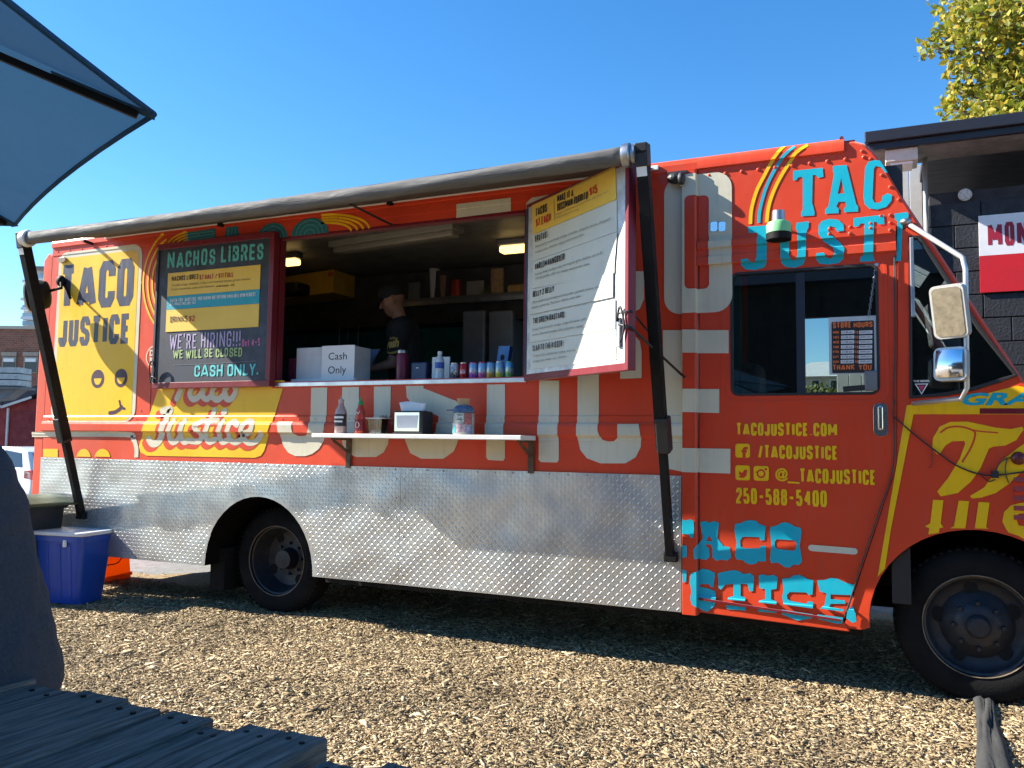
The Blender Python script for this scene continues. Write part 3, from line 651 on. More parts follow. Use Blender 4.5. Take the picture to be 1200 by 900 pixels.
# --- wheels and running gear
def wheel(cx, yo, r, front):
    w = thing_part('wheel', truck); W = .23; c0 = np.array((cx, yo, .40)); 
    pr = [(.255, 0.02), (.262, .0), (.30, -.012), (r-.03, .0), (r-.006, .022), (r, .045), (r, W-.045), (r-.008, W-.02), (r-.04, W), (.26, W)]
    ty = MB().lathe([(a, b_) for a, b_ in pr], (cx, yo, .40), (cx, yo+1, .40), 64, caps=False).build('tyre', RUBBER, w, auto=35)
    mb = MB()                                         # shoulder lugs and grooves
    for k in range(60):
        a = 2*math.pi*k/60; p = np.array([math.cos(a), 0, math.sin(a)]); q = c0+p*(r-.004)
        mb.bar(q+np.array((0, .012, 0)), q+np.array((0, .075, 0)), .020, .012, up=p); mb.bar(q+np.array((0, .095, 0)), q+np.array((0, .15, 0)), .022, .012, up=p)
    mb.build('tread', RUBBER, w)
    rimm = M('wheel_paint', (.016, .018, .024), rough=.5, var=.4, vs=12, metal=.0, bump=.15)
    if front: pr = [(.266, -.004), (.262, .012), (.246, .02), (.238, .045), (.215, .07), (.18, .075), (.15, .05), (.115, .02), (.10, .005), (.062, .0), (.058, -.03), (.045, -.042), (.0, -.044)]
    else: pr = [(.266, -.004), (.262, .012), (.246, .02), (.238, .05), (.22, .12), (.205, .15), (.17, .155), (.12, .16), (.085, .155), (.075, .10), (.07, .07), (.0, .065)]
    rim = MB().lathe(pr, c0, c0+np.array((0, 1, 0)), 56, caps=False).build('rim', rimm, w, auto=40)
    yd = .062 if front else .149; hm = M('hole_black', (.004, .004, .004), rough=.9, var=0)
    for k in range(5 if front else 4):
        a = 2*math.pi*(k+.35)/(5 if front else 4); q = c0+np.array((math.cos(a)*.185, yd, math.sin(a)*.185))
        MB().lathe([(.033, 0), (.03, 1)], q, q+np.array((0, .02, 0)), 18, sx=1.0, sy=1.25).build('hand_hole', hm, w)
    yd = .012 if front else .155
    for k in range(8):
        a = 2*math.pi*k/8; q = c0+np.array((math.cos(a)*.118, yd+.01, math.sin(a)*.118)); MB().cyl(q, q+np.array((0, -.03, 0)), .013, .011, 6).build('lug_nut', rimm, w)
    mb = MB(); mb.tube([c0+np.array((math.cos(t)*.264, -.006, math.sin(t)*.264)) for t in np.linspace(0, 2*math.pi, 57)], .0035, 6); mb.build('rim_edge', M('worn_edge', (.16, .12, .08), rough=.5, var=.5, vs=15), w)
    return w
def thing_part(name, parent):
    o = bpy.data.objects.new(name, None); o.empty_display_size = .1; col.objects.link(o); o.parent = parent; ORG[o.name] = ORG[parent.name]; return o
wheel(AX, .215, .40, False); wheel(.46, .13, .405, True)
for x in (AX, .46):
    MB().lathe([(.26, 0), (.39, .03), (.40, .08), (.40, .2), (.26, .24)], (x, WD-.42, .40), (x, WD-.42+1, .40), 40).build('far_wheel', RUBBER, truck, auto=35)
mb = MB(); mb.box(XR+.05, .9, .62, .72, .50, .68); mb.box(XR+.05, .9, 1.5, 1.6, .50, .68)
for x in np.arange(XR+.2, .6, .7): mb.box(x, x+.08, .3, 1.95, .62, .70)
mb.build('chassis', BLACKM, truck)
mb = MB(); mb.cyl((AX, .45, .40), (AX, 1.85, .40), .07); mb.ball((AX, 1.1, .40), .17); mb.build('axle', BLACKM, truck); MB().cyl((.46, .3, .38), (.46, 1.9, .38), .05).build('axle', BLACKM, truck)
MB().box(XR+.02, .3, .05, WD-.05, .912, .924).build('underfloor', BLACKM, truck)
mb = MB(); mb.box(-3.3, -2.2, .35, .8, .30, .52); mb.build('fuel_tank', BLACKM, truck, bevel=.04)
# inner wheel arches
for cx, a, h, y0 in ((AX, AW, AH, .0), (.45, .515, .555, .03)):
    mb = MB(); n = 20; V = []
    for y in (y0, .75):
        for k in range(n+1): t = math.pi*k/n; V.append((cx-(a+.004)*math.cos(t), y, SKB+(h+.004)*math.sin(t)))
    mb.add(V, [(i, i+1, n+2+i, n+1+i) for i in range(n)]+[tuple(range(n+1, 2*n+2))]); mb.build('wheel_well', M('well_black', (.006, .0055, .005), rough=.95, var=.3, spec=.05), truck)
p = P(235, 645, .02); q = P(243, 692, .02); MB().box(p[0]-.02, q[0]+.04, .15, .45, q[2]-.02, SKB+.12).build('mud_flap', RUBBER, truck, bevel=.004)
# lower sill beam seen below the skirt
MB().box(-3.7, -.1, .09, .14, .30, .40).build('sill_beam', BLACKM, truck)

# --- awning
AP, AZL, AZR = -.68, 2.872, 2.893; AXL, AXR = -6.06, -1.215
RFAB = M('awning_cloth', (.105, .105, .103), rough=.75, var=.2, vs=7, bump=.35, bs=26, stretch=(.6, 4, 4)); AF = fabric('awning_sheet', (.12, .105, .095), .12)
awn = thing_part('awning', truck)
mb = MB(); V = []; n = 22; m = 60
for i in range(m+1):
    t = i/m; x = AXL+(AXR-AXL)*t; z = AZL+(AZR-AZL)*t-.012*math.sin(math.pi*t)
    for k in range(n):
        a = 2*math.pi*k/n; r = .048+.0025*math.sin(a*2+x*2.3)+.0018*math.sin(x*9+a*3)+(.004*math.exp(-((t-.50)/.006)**2)); V.append((x, AP+math.cos(a)*r, z+math.sin(a)*r))
F = [(i*n+k, i*n+(k+1) % n, (i+1)*n+(k+1) % n, (i+1)*n+k) for i in range(m) for k in range(n)]+[tuple(range(n)), tuple(m*n+k for k in range(n))]
MB().add(V, F).build('roller', RFAB, awn, smooth=True)
mb = MB(); m = 40; V = []
for j in range(7):
    s = j/6
    for i in range(m+1):
        t = i/m; x = AXL+.07+(AXR-AXL-.1)*t; zr = AZL+(AZR-AZL)*t-.012*math.sin(math.pi*t)+.055
        V.append((x, -.012+(AP+.01+.012)*s, 3.035+(zr-3.035)*s-.022*math.sin(math.pi*s)*(1+.2*math.sin(x*4))))
mb.add(V, [(j*(m+1)+i, j*(m+1)+i+1, (j+1)*(m+1)+i+1, (j+1)*(m+1)+i) for j in range(6) for i in range(m)]); o = mb.build('canopy_sheet', AF, awn, smooth=True)
so = o.modifiers.new('thick', 'SOLIDIFY'); so.thickness = .002
MB().box(AXL+.05, AXR, -.03, -.015, 3.02, 3.05).build('awning_rail', WHITEM, awn, bevel=.003)
for x, z, s in ((AXL, AZL, -1), (AXR, AZR, 1)):
    MB().lathe([(.0, 0), (.063, 0), (.066, .2), (.066, .45), (.05, .55), (.055, .6), (.055, .8), (.025, .9), (.02, 1.3), (.0, 1.3)], (x-s*.03, AP, z), (x+s*.06, AP, z), 24).build('roller_cap', STEEL if s > 0 else WHITEM, awn, auto=35)
for x, z, s in ((-6.115, AZL, -1), (-1.14, AZR, 1)):
    top = np.array((x, AP, z+.02)); bot = np.array((x, -.035, .69)); d = (bot-top); mid = top+d*.70
    a = MB().bar(top, mid+d*.02, .062, .078, up=(0, 1, 0)).build('awning_arm', BLACKM, awn, bevel=.004)
    MB().bar(mid-d*.02, bot, .046, .056, up=(0, 1, 0)).build('inner_arm', BLACKM, awn, bevel=.003)
    MB().bar(mid-d*.06+np.array((.012*s, -.0, 0)), mid+d*.03+np.array((.012*s, 0, 0)), .075, .092, up=(0, 1, 0)).build('arm_clamp', BLACKP, awn, bevel=.008)
    MB().box(x-.035, x+.045, -.06, -.0125, .645, .70).build('foot_bracket', BLACKM, awn, bevel=.006)
    hd = MB().bar(top+np.array((0, 0, .035)), top-np.array((0, 0, .09))+np.array((0, .02, 0)), .07, .084, up=(0, 1, 0)); hd.build('arm_head', BLACKP, awn, bevel=.006)
    st = top+d*.035; MB().bar(st+np.array((0, -.041, 0)), st+d*.03+np.array((0, -.041, 0)), .056, .002, up=(0, 1, 0)).build('arm_sticker', PAPER, awn)
# clamp and thin dark bar under the awning
p = P(792, 210, -.03); mb = MB(); mb.ball((p[0], -.05, p[2]), (.05, .035, .035)); mb.ball((p[0]+.04, -.06, p[2]-.01), (.025, .03, .04)); mb.box(p[0]-.05, p[0]+.07, -.045, .0, p[2]+.03, p[2]+.045); mb.build('awning_clamp', BLACKP, awn, smooth=False)
mb = MB(); a = P(410, 239, -.40); c = P(460, 264, -.02); mb.bar(a, c, .026, .004); mb.build('awning_dark_bar', BLACKP, awn)
for q in ((261, 264), (459, 239)): p = P(*q, -.01); MB().box(p[0]-.02, p[0]+.02, -.05, -.004, p[2]-.015, p[2]+.02).build('awning_hook', BLACKM, awn, bevel=.004)

# --- outside shelf
SHZ = 1.378; sa = P(365, 511, -.27); sb = P(607, 514, -.27); shx0, shx1 = sa[0], sb[0]+.02
shelf = MB().box(shx0, shx1, -.27, -.030, SHZ-.030, SHZ).build('shelf', M('shelf_white', (.70, .69, .66), rough=.35, var=.1), truck, bevel=.004)
RUST = M('bracket_brown', (.10, .06, .035), rough=.7, var=.4, vs=20)
for x in (shx0+.02+.09, shx1-.06):
    mb = MB(); mb.box(x, x+.04, -.020, -.0005, SHZ-.24, SHZ-.032); mb.box(x, x+.04, -.20, -.030, SHZ-.045, SHZ-.0305)
    mb.bar((x+.02, -.19, SHZ-.05), (x+.02, -.02, SHZ-.13), .02, .014); mb.build('shelf_bracket', RUST, shelf, bevel=.002)

# --- lamps on the body
GRN = M('lamp_green', (.20, .55, .24), rough=.45, var=.1)
p = P(912.5, 268, -.16); c0 = np.array((p[0], -.16, p[2]-.065))
lm = thing_part('work_lamp', truck)
MB().lathe([(.0, 1), (.034, 1), (.036, .66)], c0, c0+np.array((0, 0, .165)), 28).build('lamp_neck', STEEL, lm, auto=40)
MB().lathe([(.067, .22), (.068, .5), (.06, .6), (.034, .66)], c0, c0+np.array((0, 0, .165)), 28, caps=False).build('lamp_band', GRN, lm, auto=40)
MB().lathe([(.0, .10), (.05, .08), (.068, .0), (.070, .22), (.066, .24)], c0, c0+np.array((0, 0, .165)), 28, caps=False).build('lamp_shade', BLACKM, lm, auto=40)
MB().tube([c0+np.array((0, 0, .15)), c0+np.array((.01, .08, .14)), c0+np.array((.02, .165, .09))], .014).build('lamp_bracket', BLACKM, lm, smooth=True)
# round lamp at the rear corner, seen from behind
p = P(58, 345, -.16); rl = thing_part('rear_lamp', truck); ax = np.array((-.80, -.45, -.10)); ax /= np.linalg.norm(ax); c0 = np.array(p)
MB().lathe([(.0, 0), (.05, .03), (.085, .12), (.098, .5), (.10, 1)], c0-ax*-.0, c0+ax*.16, 28, caps=False, sx=1.0, sy=1.35).build('lamp_shell', BLACKM, rl, auto=50)
MB().lathe([(.0, .93), (.098, .95), (.104, .98), (.104, 1.04), (.097, 1.04)], c0, c0+ax*.16, 28, caps=False, sx=1.0, sy=1.35).build('lamp_lens', M('lens_grey', (.45, .44, .40), rough=.3), rl, auto=50)
w = P(75, 330, 0); MB().tube([c0+np.array((0, 0, .03)), c0+np.array((.08, .05, .06)), np.array((w[0], -.03, w[2])), np.array((w[0]+.06, -.02, w[2]-.06)), np.array((w[0]+.12, -.02, w[2]-.16))], .012).build('lamp_arm', BLACKM, rl, smooth=True)
MB().ball((w[0], -.03, w[2]), (.045, .035, .05)).build('lamp_knuckle', BLACKM, rl, smooth=True)
p = P(75, 305, 0); MB().slab([rrect(p[0]-.045, p[0]+.045, p[2]-.022, p[2]+.022, .02)], lambda u, v, d: (u, -.025+d, v), .026).build('clearance_lamp', M('lamp_amber', (.35, .26, .14), rough=.25), truck, bevel=.006)
p = P(109, 286, 0); MB().bar((p[0], -.002, p[2]), (p[0]-.01, -.09, p[2]+.01), .03, .02).build('hook', BLACKM, truck, bevel=.003)

# --- mirrors
mir = thing_part('door_mirror', truck); TW = M('mirror_tube', (.55, .55, .53), rough=.35, metal=.6, var=.15)
m0 = P(1064, 262, -.02); m1 = P(1128, 302, -.26); m2 = P(1131.5, 316, -.27); m3 = P(1133, 455, -.27); m4 = P(1127, 467, -.26); m5 = P(1070, 473, -.03)
MB().tube([np.array(m0), np.array(m1)*.97+np.array(m0)*.03, m1, m2, m3, m4, m5], .013, 12).build('mirror_tube', TW, mir, smooth=True)
MB().ball(m0+np.array((-.01, 0, .01)), (.03, .03, .02)).build('mirror_mount', STEEL, mir, smooth=True)
MIRR = M('mirror_glass', (.55, .57, .56), rough=.10, metal=1., var=.25, vs=30); HOUS = M('mirror_housing', (.50, .50, .48), rough=.35, metal=.4, var=.1)
def mirror(l, r, t, b_, nrm, rad, name, bow=0.):
    c = P((l+r)/2, (t+b_)/2, -.29); n = np.array(nrm, float); n /= np.linalg.norm(n); u = np.cross((0, 0, 1), n); u /= np.linalg.norm(u); v = np.cross(n, u)
    pj = lambda q: 600+FPX*((q-CAM)@RT)/((q-CAM)@FW)
    dep = (c-CAM)@FW; hw = .1*(r-l)/abs(pj(c+u*.1)-pj(c-u*.1))*2*.88; hw = hw/2*1.0; hh = (b_-t)/2/FPX*dep; hw = (r-l-5)/abs(pj(c+u*.5)-pj(c-u*.5))/2
    to = lambda a, e, d: tuple(c+u*a+v*e-n*d)
    h = MB().slab([rrect(-hw, hw, -hh, hh, rad)], to, .045).build('mirror_housing', HOUS, mir, bevel=.012, seg=3)
    if not bow: MB().slab([rrect(-hw+.012, hw-.012, -hh+.012, hh-.012, rad*.8)], lambda a, e, d: to(a, e, d-.004), .003).build(name, MIRR, mir)
    else:
        V = []; F = []; k = 12
        for i in range(k+1):
            for j in range(k+1): a = (-1+2*i/k); e = (-1+2*j/k); V.append(to(a*(hw-.014), e*(hh-.014), -.004-bow*(2-a*a-e*e)*.5))
        F = [(i*(k+1)+j, i*(k+1)+j+1, (i+1)*(k+1)+j+1, (i+1)*(k+1)+j) for i in range(k) for j in range(k)]; MB().add(V, F).build(name, CHROME, mir, smooth=True)
mirror(1088.5, 1134, 334, 397, (-.45, -.88, -.22), .03, 'mirror_glass'); mirror(1091, 1135, 406.5, 446, (-.40, -.9, .06), .03, 'convex_mirror', .022)

# --- loose cable along the hood and bungees
mb = MB(); 
for pts, r in (([(1048, 468), (1047, 486), (1052, 492), (1075, 512), (1100, 531), (1120, 545), (1145, 555), (1166, 557), (1200, 553)], .0045), ([(1166, 557), (1170, 545), (1180, 537), (1190, 537)], .003), ([(1180, 537), (1178, 552), (1182, 566)], .003), ([(1092, 524), (1092, 545), (1088, 548)], .0022), ([(1148, 555), (1158, 564), (1166, 562)], .003)):
    mb.tube(smoothline([P(x, y, -.012) for x, y in pts], 5), r, 6)
p = P(1166, 556, -.02); mb.box(p[0]-.016, p[0]+.016, -.03, -.004, p[2]-.018, p[2]+.018); mb.build('cable', BLACKP, truck, smooth=False)
mb = MB(); mb.tube(smoothline([P(x, y, -.008) for x, y in ((1048, 300), (1049, 400), (1047, 470), (1047, 545), (1030, 600), (1010, 660), (990, 722))], 4), .004, 6); mb.build('door_seal', BLACKP, truck)

# ================================================================== PAINTED LETTERING ON THE SIDE
def pfont(body, l, r, b, t, **k):
    m = (l+r)/2; x0 = XZ(l, (b+t)/2)[0]; x1 = XZ(r, (b+t)/2)[0]; return sfont(body, x0, x1, XZ(m, b)[1], XZ(m, t)[1], **k)
def dec(name, parts, mat, layer=0): return decal(name, parts, mat, truck, layer)
# rear yellow panel
ox0, ox1 = XZ(64.5, 400)[0], XZ(162.5, 400)[0]; zt = XZ(120, 291)[1]
dec('panel_border', [poly2([rrect(ox0, ox1, 1.462, zt, .10)])], CREAM, 0)
dec('yellow_panel', [poly2([rrect(ox0+.035, ox1-.04, 1.470, zt-.05, .08)])], YEL, 1)
dec('panel_lettering', [pfont('TACO', 71, 157, 361, 307, w=.20, gap=.06), pfont('JUSTICE', 69.5, 153, 404.5, 370, w=.21, gap=.09)], SLATE, 2)
def pell(cx, cy, rx, ry, **k):
    c = XZ(cx, cy); a = abs(XZ(cx+rx, cy)[0]-c[0]); b_ = abs(XZ(cx, cy-ry)[1]-c[1]); return ell(c[0], c[1], a, b_, **k)
dec('face_lines', [poly2([pell(115, 444, 7.6, 10.8)]), poly2([pell(142.3, 443, 7.6, 10.8)]), pstroke([(129, 484), (135, 483), (140, 480), (143, 477)], 4.6), pstroke([(140.5, 470), (142.5, 477), (146.5, 479)], 3.0)], PLUM, 2)
dec('face_eyes', [poly2([pell(115.3, 443.5, 4.4, 7.5, a0=180, a1=360, n=16)]), poly2([pell(142.3, 442.5, 4.4, 7.5, a0=180, a1=360, n=16)])], YEL, 3)
dec('lower_border', [stroke2(px2([(38, 509), (145, 509), (156, 514), (160, 525), (160, 536)]), .045, cap=False)], CREAM, 0)
dec('hidden_lettering', [poly2([px2([(51, 526), (68, 526), (68, 536), (51, 535)])]), poly2([pell(98, 540, 9, 14, a0=20, a1=160)]), poly2([pell(120, 540, 10, 14, a0=20, a1=160)])], YEL, 0)
# ring mark
c = XZ(181, 418); mark = [poly2([ell(c[0], c[1], .092, .092), ell(c[0], c[1], .082, .082)]), fit('DIG', c[0]-.052, c[0]+.052, c[1]+.006, c[1]+.058, bold=.05), fit('IN', c[0]-.046, c[0]+.046, c[1]-.058, c[1]-.006, bold=.05)]
dec('ring_mark', mark, CREAM, 0)
# concentric yellow arcs
arcs = []
for k in range(6):
    f = 1-k*.115; cx, cy = 214, 333; arcs.append(stroke2(px2([(cx-46*f*math.cos(math.radians(a)), cy-66*f*math.sin(math.radians(a))) for a in range(-64, 66, 8)]), .019, cap=False))
dec('yellow_arcs', arcs, YEL, 0)
# header marks
zb, zc = 2.873, 2.99
dec('header_letter', [ppoly([(217, 273), (253, 268), (253, 285), (217, 287)]), ppoly([(266, 267), (279, 265), (282, 281), (263, 282)]), poly2([pell(319, 280, 18, 18.5, a0=0, a1=180)]), poly2([pell(363, 275, 22, 19, a0=0, a1=180)])], TEAL, 0)
st = [stroke2(px2([(218, y+.0), (252, y-4.5)]), .006, cap=False, smooth=False) for y in (275.5, 279, 282.5, 286)]
st += [stroke2(px2([(x, 268), (x-1.5, 282)]), .006, cap=False, smooth=False) for x in (269, 273, 277)]
for c_, rr in (((319, 280), (6, 10, 14)), ((363, 275), (6, 11, 16))): st += [stroke2(pell(*c_, r, r*1.02, a0=0, a1=180, n=20), .006, smooth=False, cap=False) for r in rr]
dec('header_stripes', st, M('pale_teal', (.10, .30, .33), rough=.5), 1)
dec('header_arcs', [stroke2(pell(375, 276+k*.0, 58-7*k, 23-3*k, a0=5, a1=88, n=18), .016, smooth=False, cap=False) for k in range(4)]+[stroke2(pell(222, 290, 28-5*k, 18-3.2*k, a0=95, a1=178, n=12), .014, smooth=False, cap=False) for k in range(4)], YEL, 0)
# script badge
dec('badge', [ppoly([(189, 446), (334, 446), (333, 451), (310, 528), (306, 534), (299, 536.5), (172, 534), (165, 530), (163, 523)])], YEL, 0)
jus = [([(191, 481.5), (200, 480), (197.5, 487), (191, 508), (186, 518), (179, 520), (175, 515)], 8.5), ([(205, 493), (199, 510), (202, 518), (208, 516), (214, 506), (218, 493)], 7), ([(218, 493), (213, 510), (216, 518), (222, 516)], 7), ([(238, 494), (231, 500), (237, 509), (234, 517), (224, 517)], 7),
       ([(252, 480), (246, 500), (242, 512), (246, 518), (253, 515)], 7), ([(241, 493), (257, 492)], 5), ([(263, 494), (258, 510), (261, 518), (267, 516)], 7), ([(264, 482), (262.5, 483.5)], 8), ([(281, 498), (275, 494), (270, 503), (270, 514), (276, 518.5), (284, 515)], 7),
       ([(287, 509), (296, 505), (298, 496), (292, 494), (286, 502), (286, 513), (292, 519), (301, 517), (308, 508)], 7)]
tac = [([(217, 440), (213, 455), (208, 467)], 8), ([(236, 448), (227, 452), (223, 462), (228, 468), (236, 462), (241, 450)], 7.5), ([(241, 450), (238, 463), (243, 468), (248, 464)], 7), ([(260, 450), (252, 453), (249, 463), (255, 468.5), (262, 464)], 7.5), ([(270, 450), (264, 458), (266, 467), (272, 467), (277, 458), (274, 450)], 7.5)]
sh = [([(x-4.5, y+4.5) for x, y in s], w+1.5) for s, w in jus+tac]
dec('badge_shadow', [pstroke(s, w) for s, w in sh], RED, 1)
dec('badge_script', [pstroke(s, w) for s, w in jus+tac], CREAM, 2)
# big cream JUSTICE
big = [[(327, 494), (344.5, 494), (344.5, 503), (346, 508), (350, 511), (358, 511), (362, 508), (364, 503), (365, 450), (384, 449.5), (382.5, 503), (380, 516), (374, 526), (366, 532), (358, 534.5), (346, 534.5), (338, 530.5), (332, 522), (329, 510)],
       [(401.5, 449), (421, 449), (421, 500), (423, 508), (428, 511), (433, 510), (437, 505), (438.5, 498), (438.5, 448), (458.5, 448), (457, 505), (455, 520), (450, 530), (441, 535.5), (418, 535.5), (408, 531.5), (402, 521), (400, 508)],
       [(475.6, 448), (496.4, 448), (496.4, 455), (535, 470), (541, 478), (541, 500), (536, 520), (532, 529), (520, 537.5), (494, 537.5), (481, 531), (475, 516), (475, 503), (494, 503), (496, 509), (502, 512), (509, 511), (513, 506), (515, 488), (484, 474), (477, 466)],
       [(571, 447), (592, 446.5), (592, 537), (590, 540), (572, 539), (570, 536)], [(632, 446), (655.5, 446), (655, 539), (653, 542), (634, 541.5), (631.5, 539)],
       [(677, 410), (682, 398), (692, 391), (704, 388), (727, 387), (742, 391), (750, 400), (752, 412), (752, 443), (727, 444), (727, 418), (722, 412), (710, 412), (704, 416), (702, 424), (702, 505), (706, 515), (713, 517.5), (720, 517), (725, 512), (725, 497), (750, 497), (752, 511), (751, 524), (745, 536), (733, 543), (704, 543), (688, 537), (680, 527), (677, 512)],
       [(777, 387), (854, 387), (854, 414), (801, 414), (801, 456), (843, 456), (843, 484), (801, 483), (801, 525), (856, 526), (856, 555), (801, 553), (777, 548)],
       [(535.5, 239.6), (599, 232), (599, 247.5), (535, 255.5)], [(617, 250), (617, 238), (624, 232), (650, 227.5), (650, 245)], [(727, 318), (755, 318), (755, 350), (750, 362), (740, 367), (727, 367)]]
parts = [ppoly(b_) for b_ in big]
parts.append(poly2([prr(778.5, 858, 367, 204.5, .10), prr(803.5, 831, 339, 230, .03)]))
dec('big_letter', parts, CREAM, 0)
# cab: stripes and slab letters
z1 = lambda pts: zoomed(pts, 800, 160, 7.5); z2 = lambda pts: zoomed(pts, 900, 150, 7.5); z3 = lambda pts: zoomed(pts, 860, 230, 5.4545); z4 = lambda pts: zoomed(pts, 790, 590, 5.4545); z5 = lambda pts: zoomed(pts, 1060, 440, 4.5)
dec('cab_stripes', [pstroke(z1([(595, 770), (605, 640), (650, 480), (720, 340), (780, 230), (870, 110), (900, 80)]), 4, cap=False), pstroke(z1([(738, 755), (755, 620), (800, 480), (870, 340), (950, 215), (1000, 150), (1100, 75)]), 4, cap=False)], YEL, 0)
dec('cab_stripe', [pstroke(z1([(668, 760), (680, 640), (730, 460), (800, 310), (880, 190), (985, 90)]), 3.6, cap=False)], CYAN, 0)
T_ = [(220, 378), (480, 350), (488, 430), (440, 440), (420, 415), (393, 415), (388, 660), (410, 740), (408, 770), (290, 778), (290, 740), (305, 720), (305, 440), (290, 430), (265, 435), (250, 460), (220, 462)]
A_ = [(570, 335), (690, 325), (775, 670), (792, 690), (792, 735), (668, 742), (668, 705), (688, 690), (680, 650), (620, 650), (600, 690), (622, 710), (620, 750), (500, 755), (505, 715), (530, 690), (580, 400), (570, 385)]; Ah = [(643, 440), (670, 575), (612, 580)]
C_ = [(930, 282), (985, 288), (1050, 392), (1030, 395), (990, 345), (945, 335), (930, 360), (918, 620), (935, 655), (975, 660), (1000, 640), (1005, 600), (1050, 575), (1090, 590), (1085, 640), (1040, 695), (960, 718), (890, 710), (848, 670), (838, 600), (852, 350), (880, 300)]
J_ = [(88, 195), (215, 186), (212, 420), (195, 455), (140, 472), (75, 468), (45, 440), (50, 408), (88, 402), (105, 420), (130, 425), (148, 400), (152, 235), (95, 235)]
U_ = [(290, 182), (355, 178), (355, 385), (370, 410), (400, 405), (410, 380), (408, 235), (395, 205), (400, 170), (478, 160), (478, 200), (466, 220), (460, 400), (440, 440), (390, 458), (330, 452), (302, 425)]
S_ = [(540, 190), (560, 160), (610, 145), (665, 150), (700, 180), (705, 230), (660, 235), (648, 200), (615, 192), (600, 215), (615, 250), (680, 300), (708, 340), (700, 400), (670, 428), (600, 438), (545, 430), (522, 400), (530, 370), (575, 365), (590, 390), (620, 400), (645, 370), (635, 335), (570, 290), (542, 250)]
T2 = [(765, 140), (958, 118), (962, 180), (925, 180), (910, 165), (895, 165), (890, 380), (900, 415), (805, 420), (810, 390), (830, 370), (835, 175), (810, 175), (795, 195), (765, 195)]
I_ = [(1026, 112), (1110, 101), (1118, 128), (1078, 190), (1068, 415), (1028, 415), (1040, 390), (1045, 160), (1028, 150)]
dec('cab_letter', [ppoly(z2(T_)), ppoly(z2(A_), z2(Ah)), ppoly(z2(C_)), ppoly(z3(J_)), ppoly(z3(U_)), ppoly(z3(S_)), ppoly(z3(T2)), ppoly(z3(I_))], CYAN, 0)
# door contact lines
L_ = [pfont('TACOJUSTICE.COM', 862.7, 981, 510.8, 495.6, w=.20, gap=.085), pfont('/TACOJUSTICE', 888.5, 982, 538, 522, w=.20, gap=.085), ptext('@', 908.6, 924, 564, 548.5, bold=.03), pfont('TACOJUSTICE', 937, 1026.5, 567, 549.8, w=.20, gap=.085), pfont('250-588-5400', 862.7, 969, 592, 573.2, w=.20, gap=.10)]
L_ += [poly2([px2([(923, 564), (937, 565), (937, 567), (923, 566)])])]
L_ += [poly2([prr(861.9, 879, 536.3, 520, .014)]), poly2([prr(861.9, 879, 562.8, 545.4, .014)]), poly2([prr(883.3, 901, 563.3, 546.2, .014)])]
dec('contact_lettering', L_, YEL, 0)
dec('contact_icons', [ptext('f', 869, 876.5, 536.2, 523.5, bold=.05), ppoly([(866, 551.5), (869, 554), (871, 553), (872, 550.5), (874.5, 550.3), (876.5, 551.5), (875.5, 553), (875, 557), (872, 560), (868, 560), (865, 558.5), (868, 557.5), (866, 555.5)]),
                      poly2([pell(892, 555, 5.3, 5.3), pell(892, 555, 3.2, 3.2)]), poly2([pell(897.6, 549.8, 1.6, 1.6)]), ppoly([(885, 552.5), (888, 552.5), (887, 553.7), (885, 553.7)])], RED, 1)
# bottom western letters
W1 = [[(165, 120), (195, 112), (225, 122), (255, 112), (288, 125), (275, 220), (315, 272), (355, 278), (365, 345), (340, 365), (305, 358), (270, 365), (245, 345), (245, 290), (235, 262), (195, 262), (222, 285), (228, 340), (205, 360), (165, 355), (135, 350), (130, 290), (150, 265), (185, 220)],
      [(390, 130), (430, 125), (450, 112), (490, 105), (525, 112), (540, 128), (585, 145), (578, 235), (550, 235), (545, 215), (440, 212), (422, 235), (425, 275), (445, 285), (545, 285), (555, 270), (585, 270), (587, 370), (540, 370), (520, 385), (485, 390), (455, 378), (440, 362), (400, 358), (388, 330), (400, 250), (385, 170)]]
O1 = [(615, 150), (660, 140), (680, 125), (715, 120), (745, 130), (765, 145), (808, 155), (815, 180), (803, 270), (818, 370), (800, 392), (765, 390), (740, 408), (710, 408), (685, 392), (665, 378), (620, 380), (612, 355), (622, 260), (612, 180)]
O1h = [(655, 228), (765, 235), (782, 255), (780, 285), (765, 302), (665, 292), (645, 278), (642, 245)]
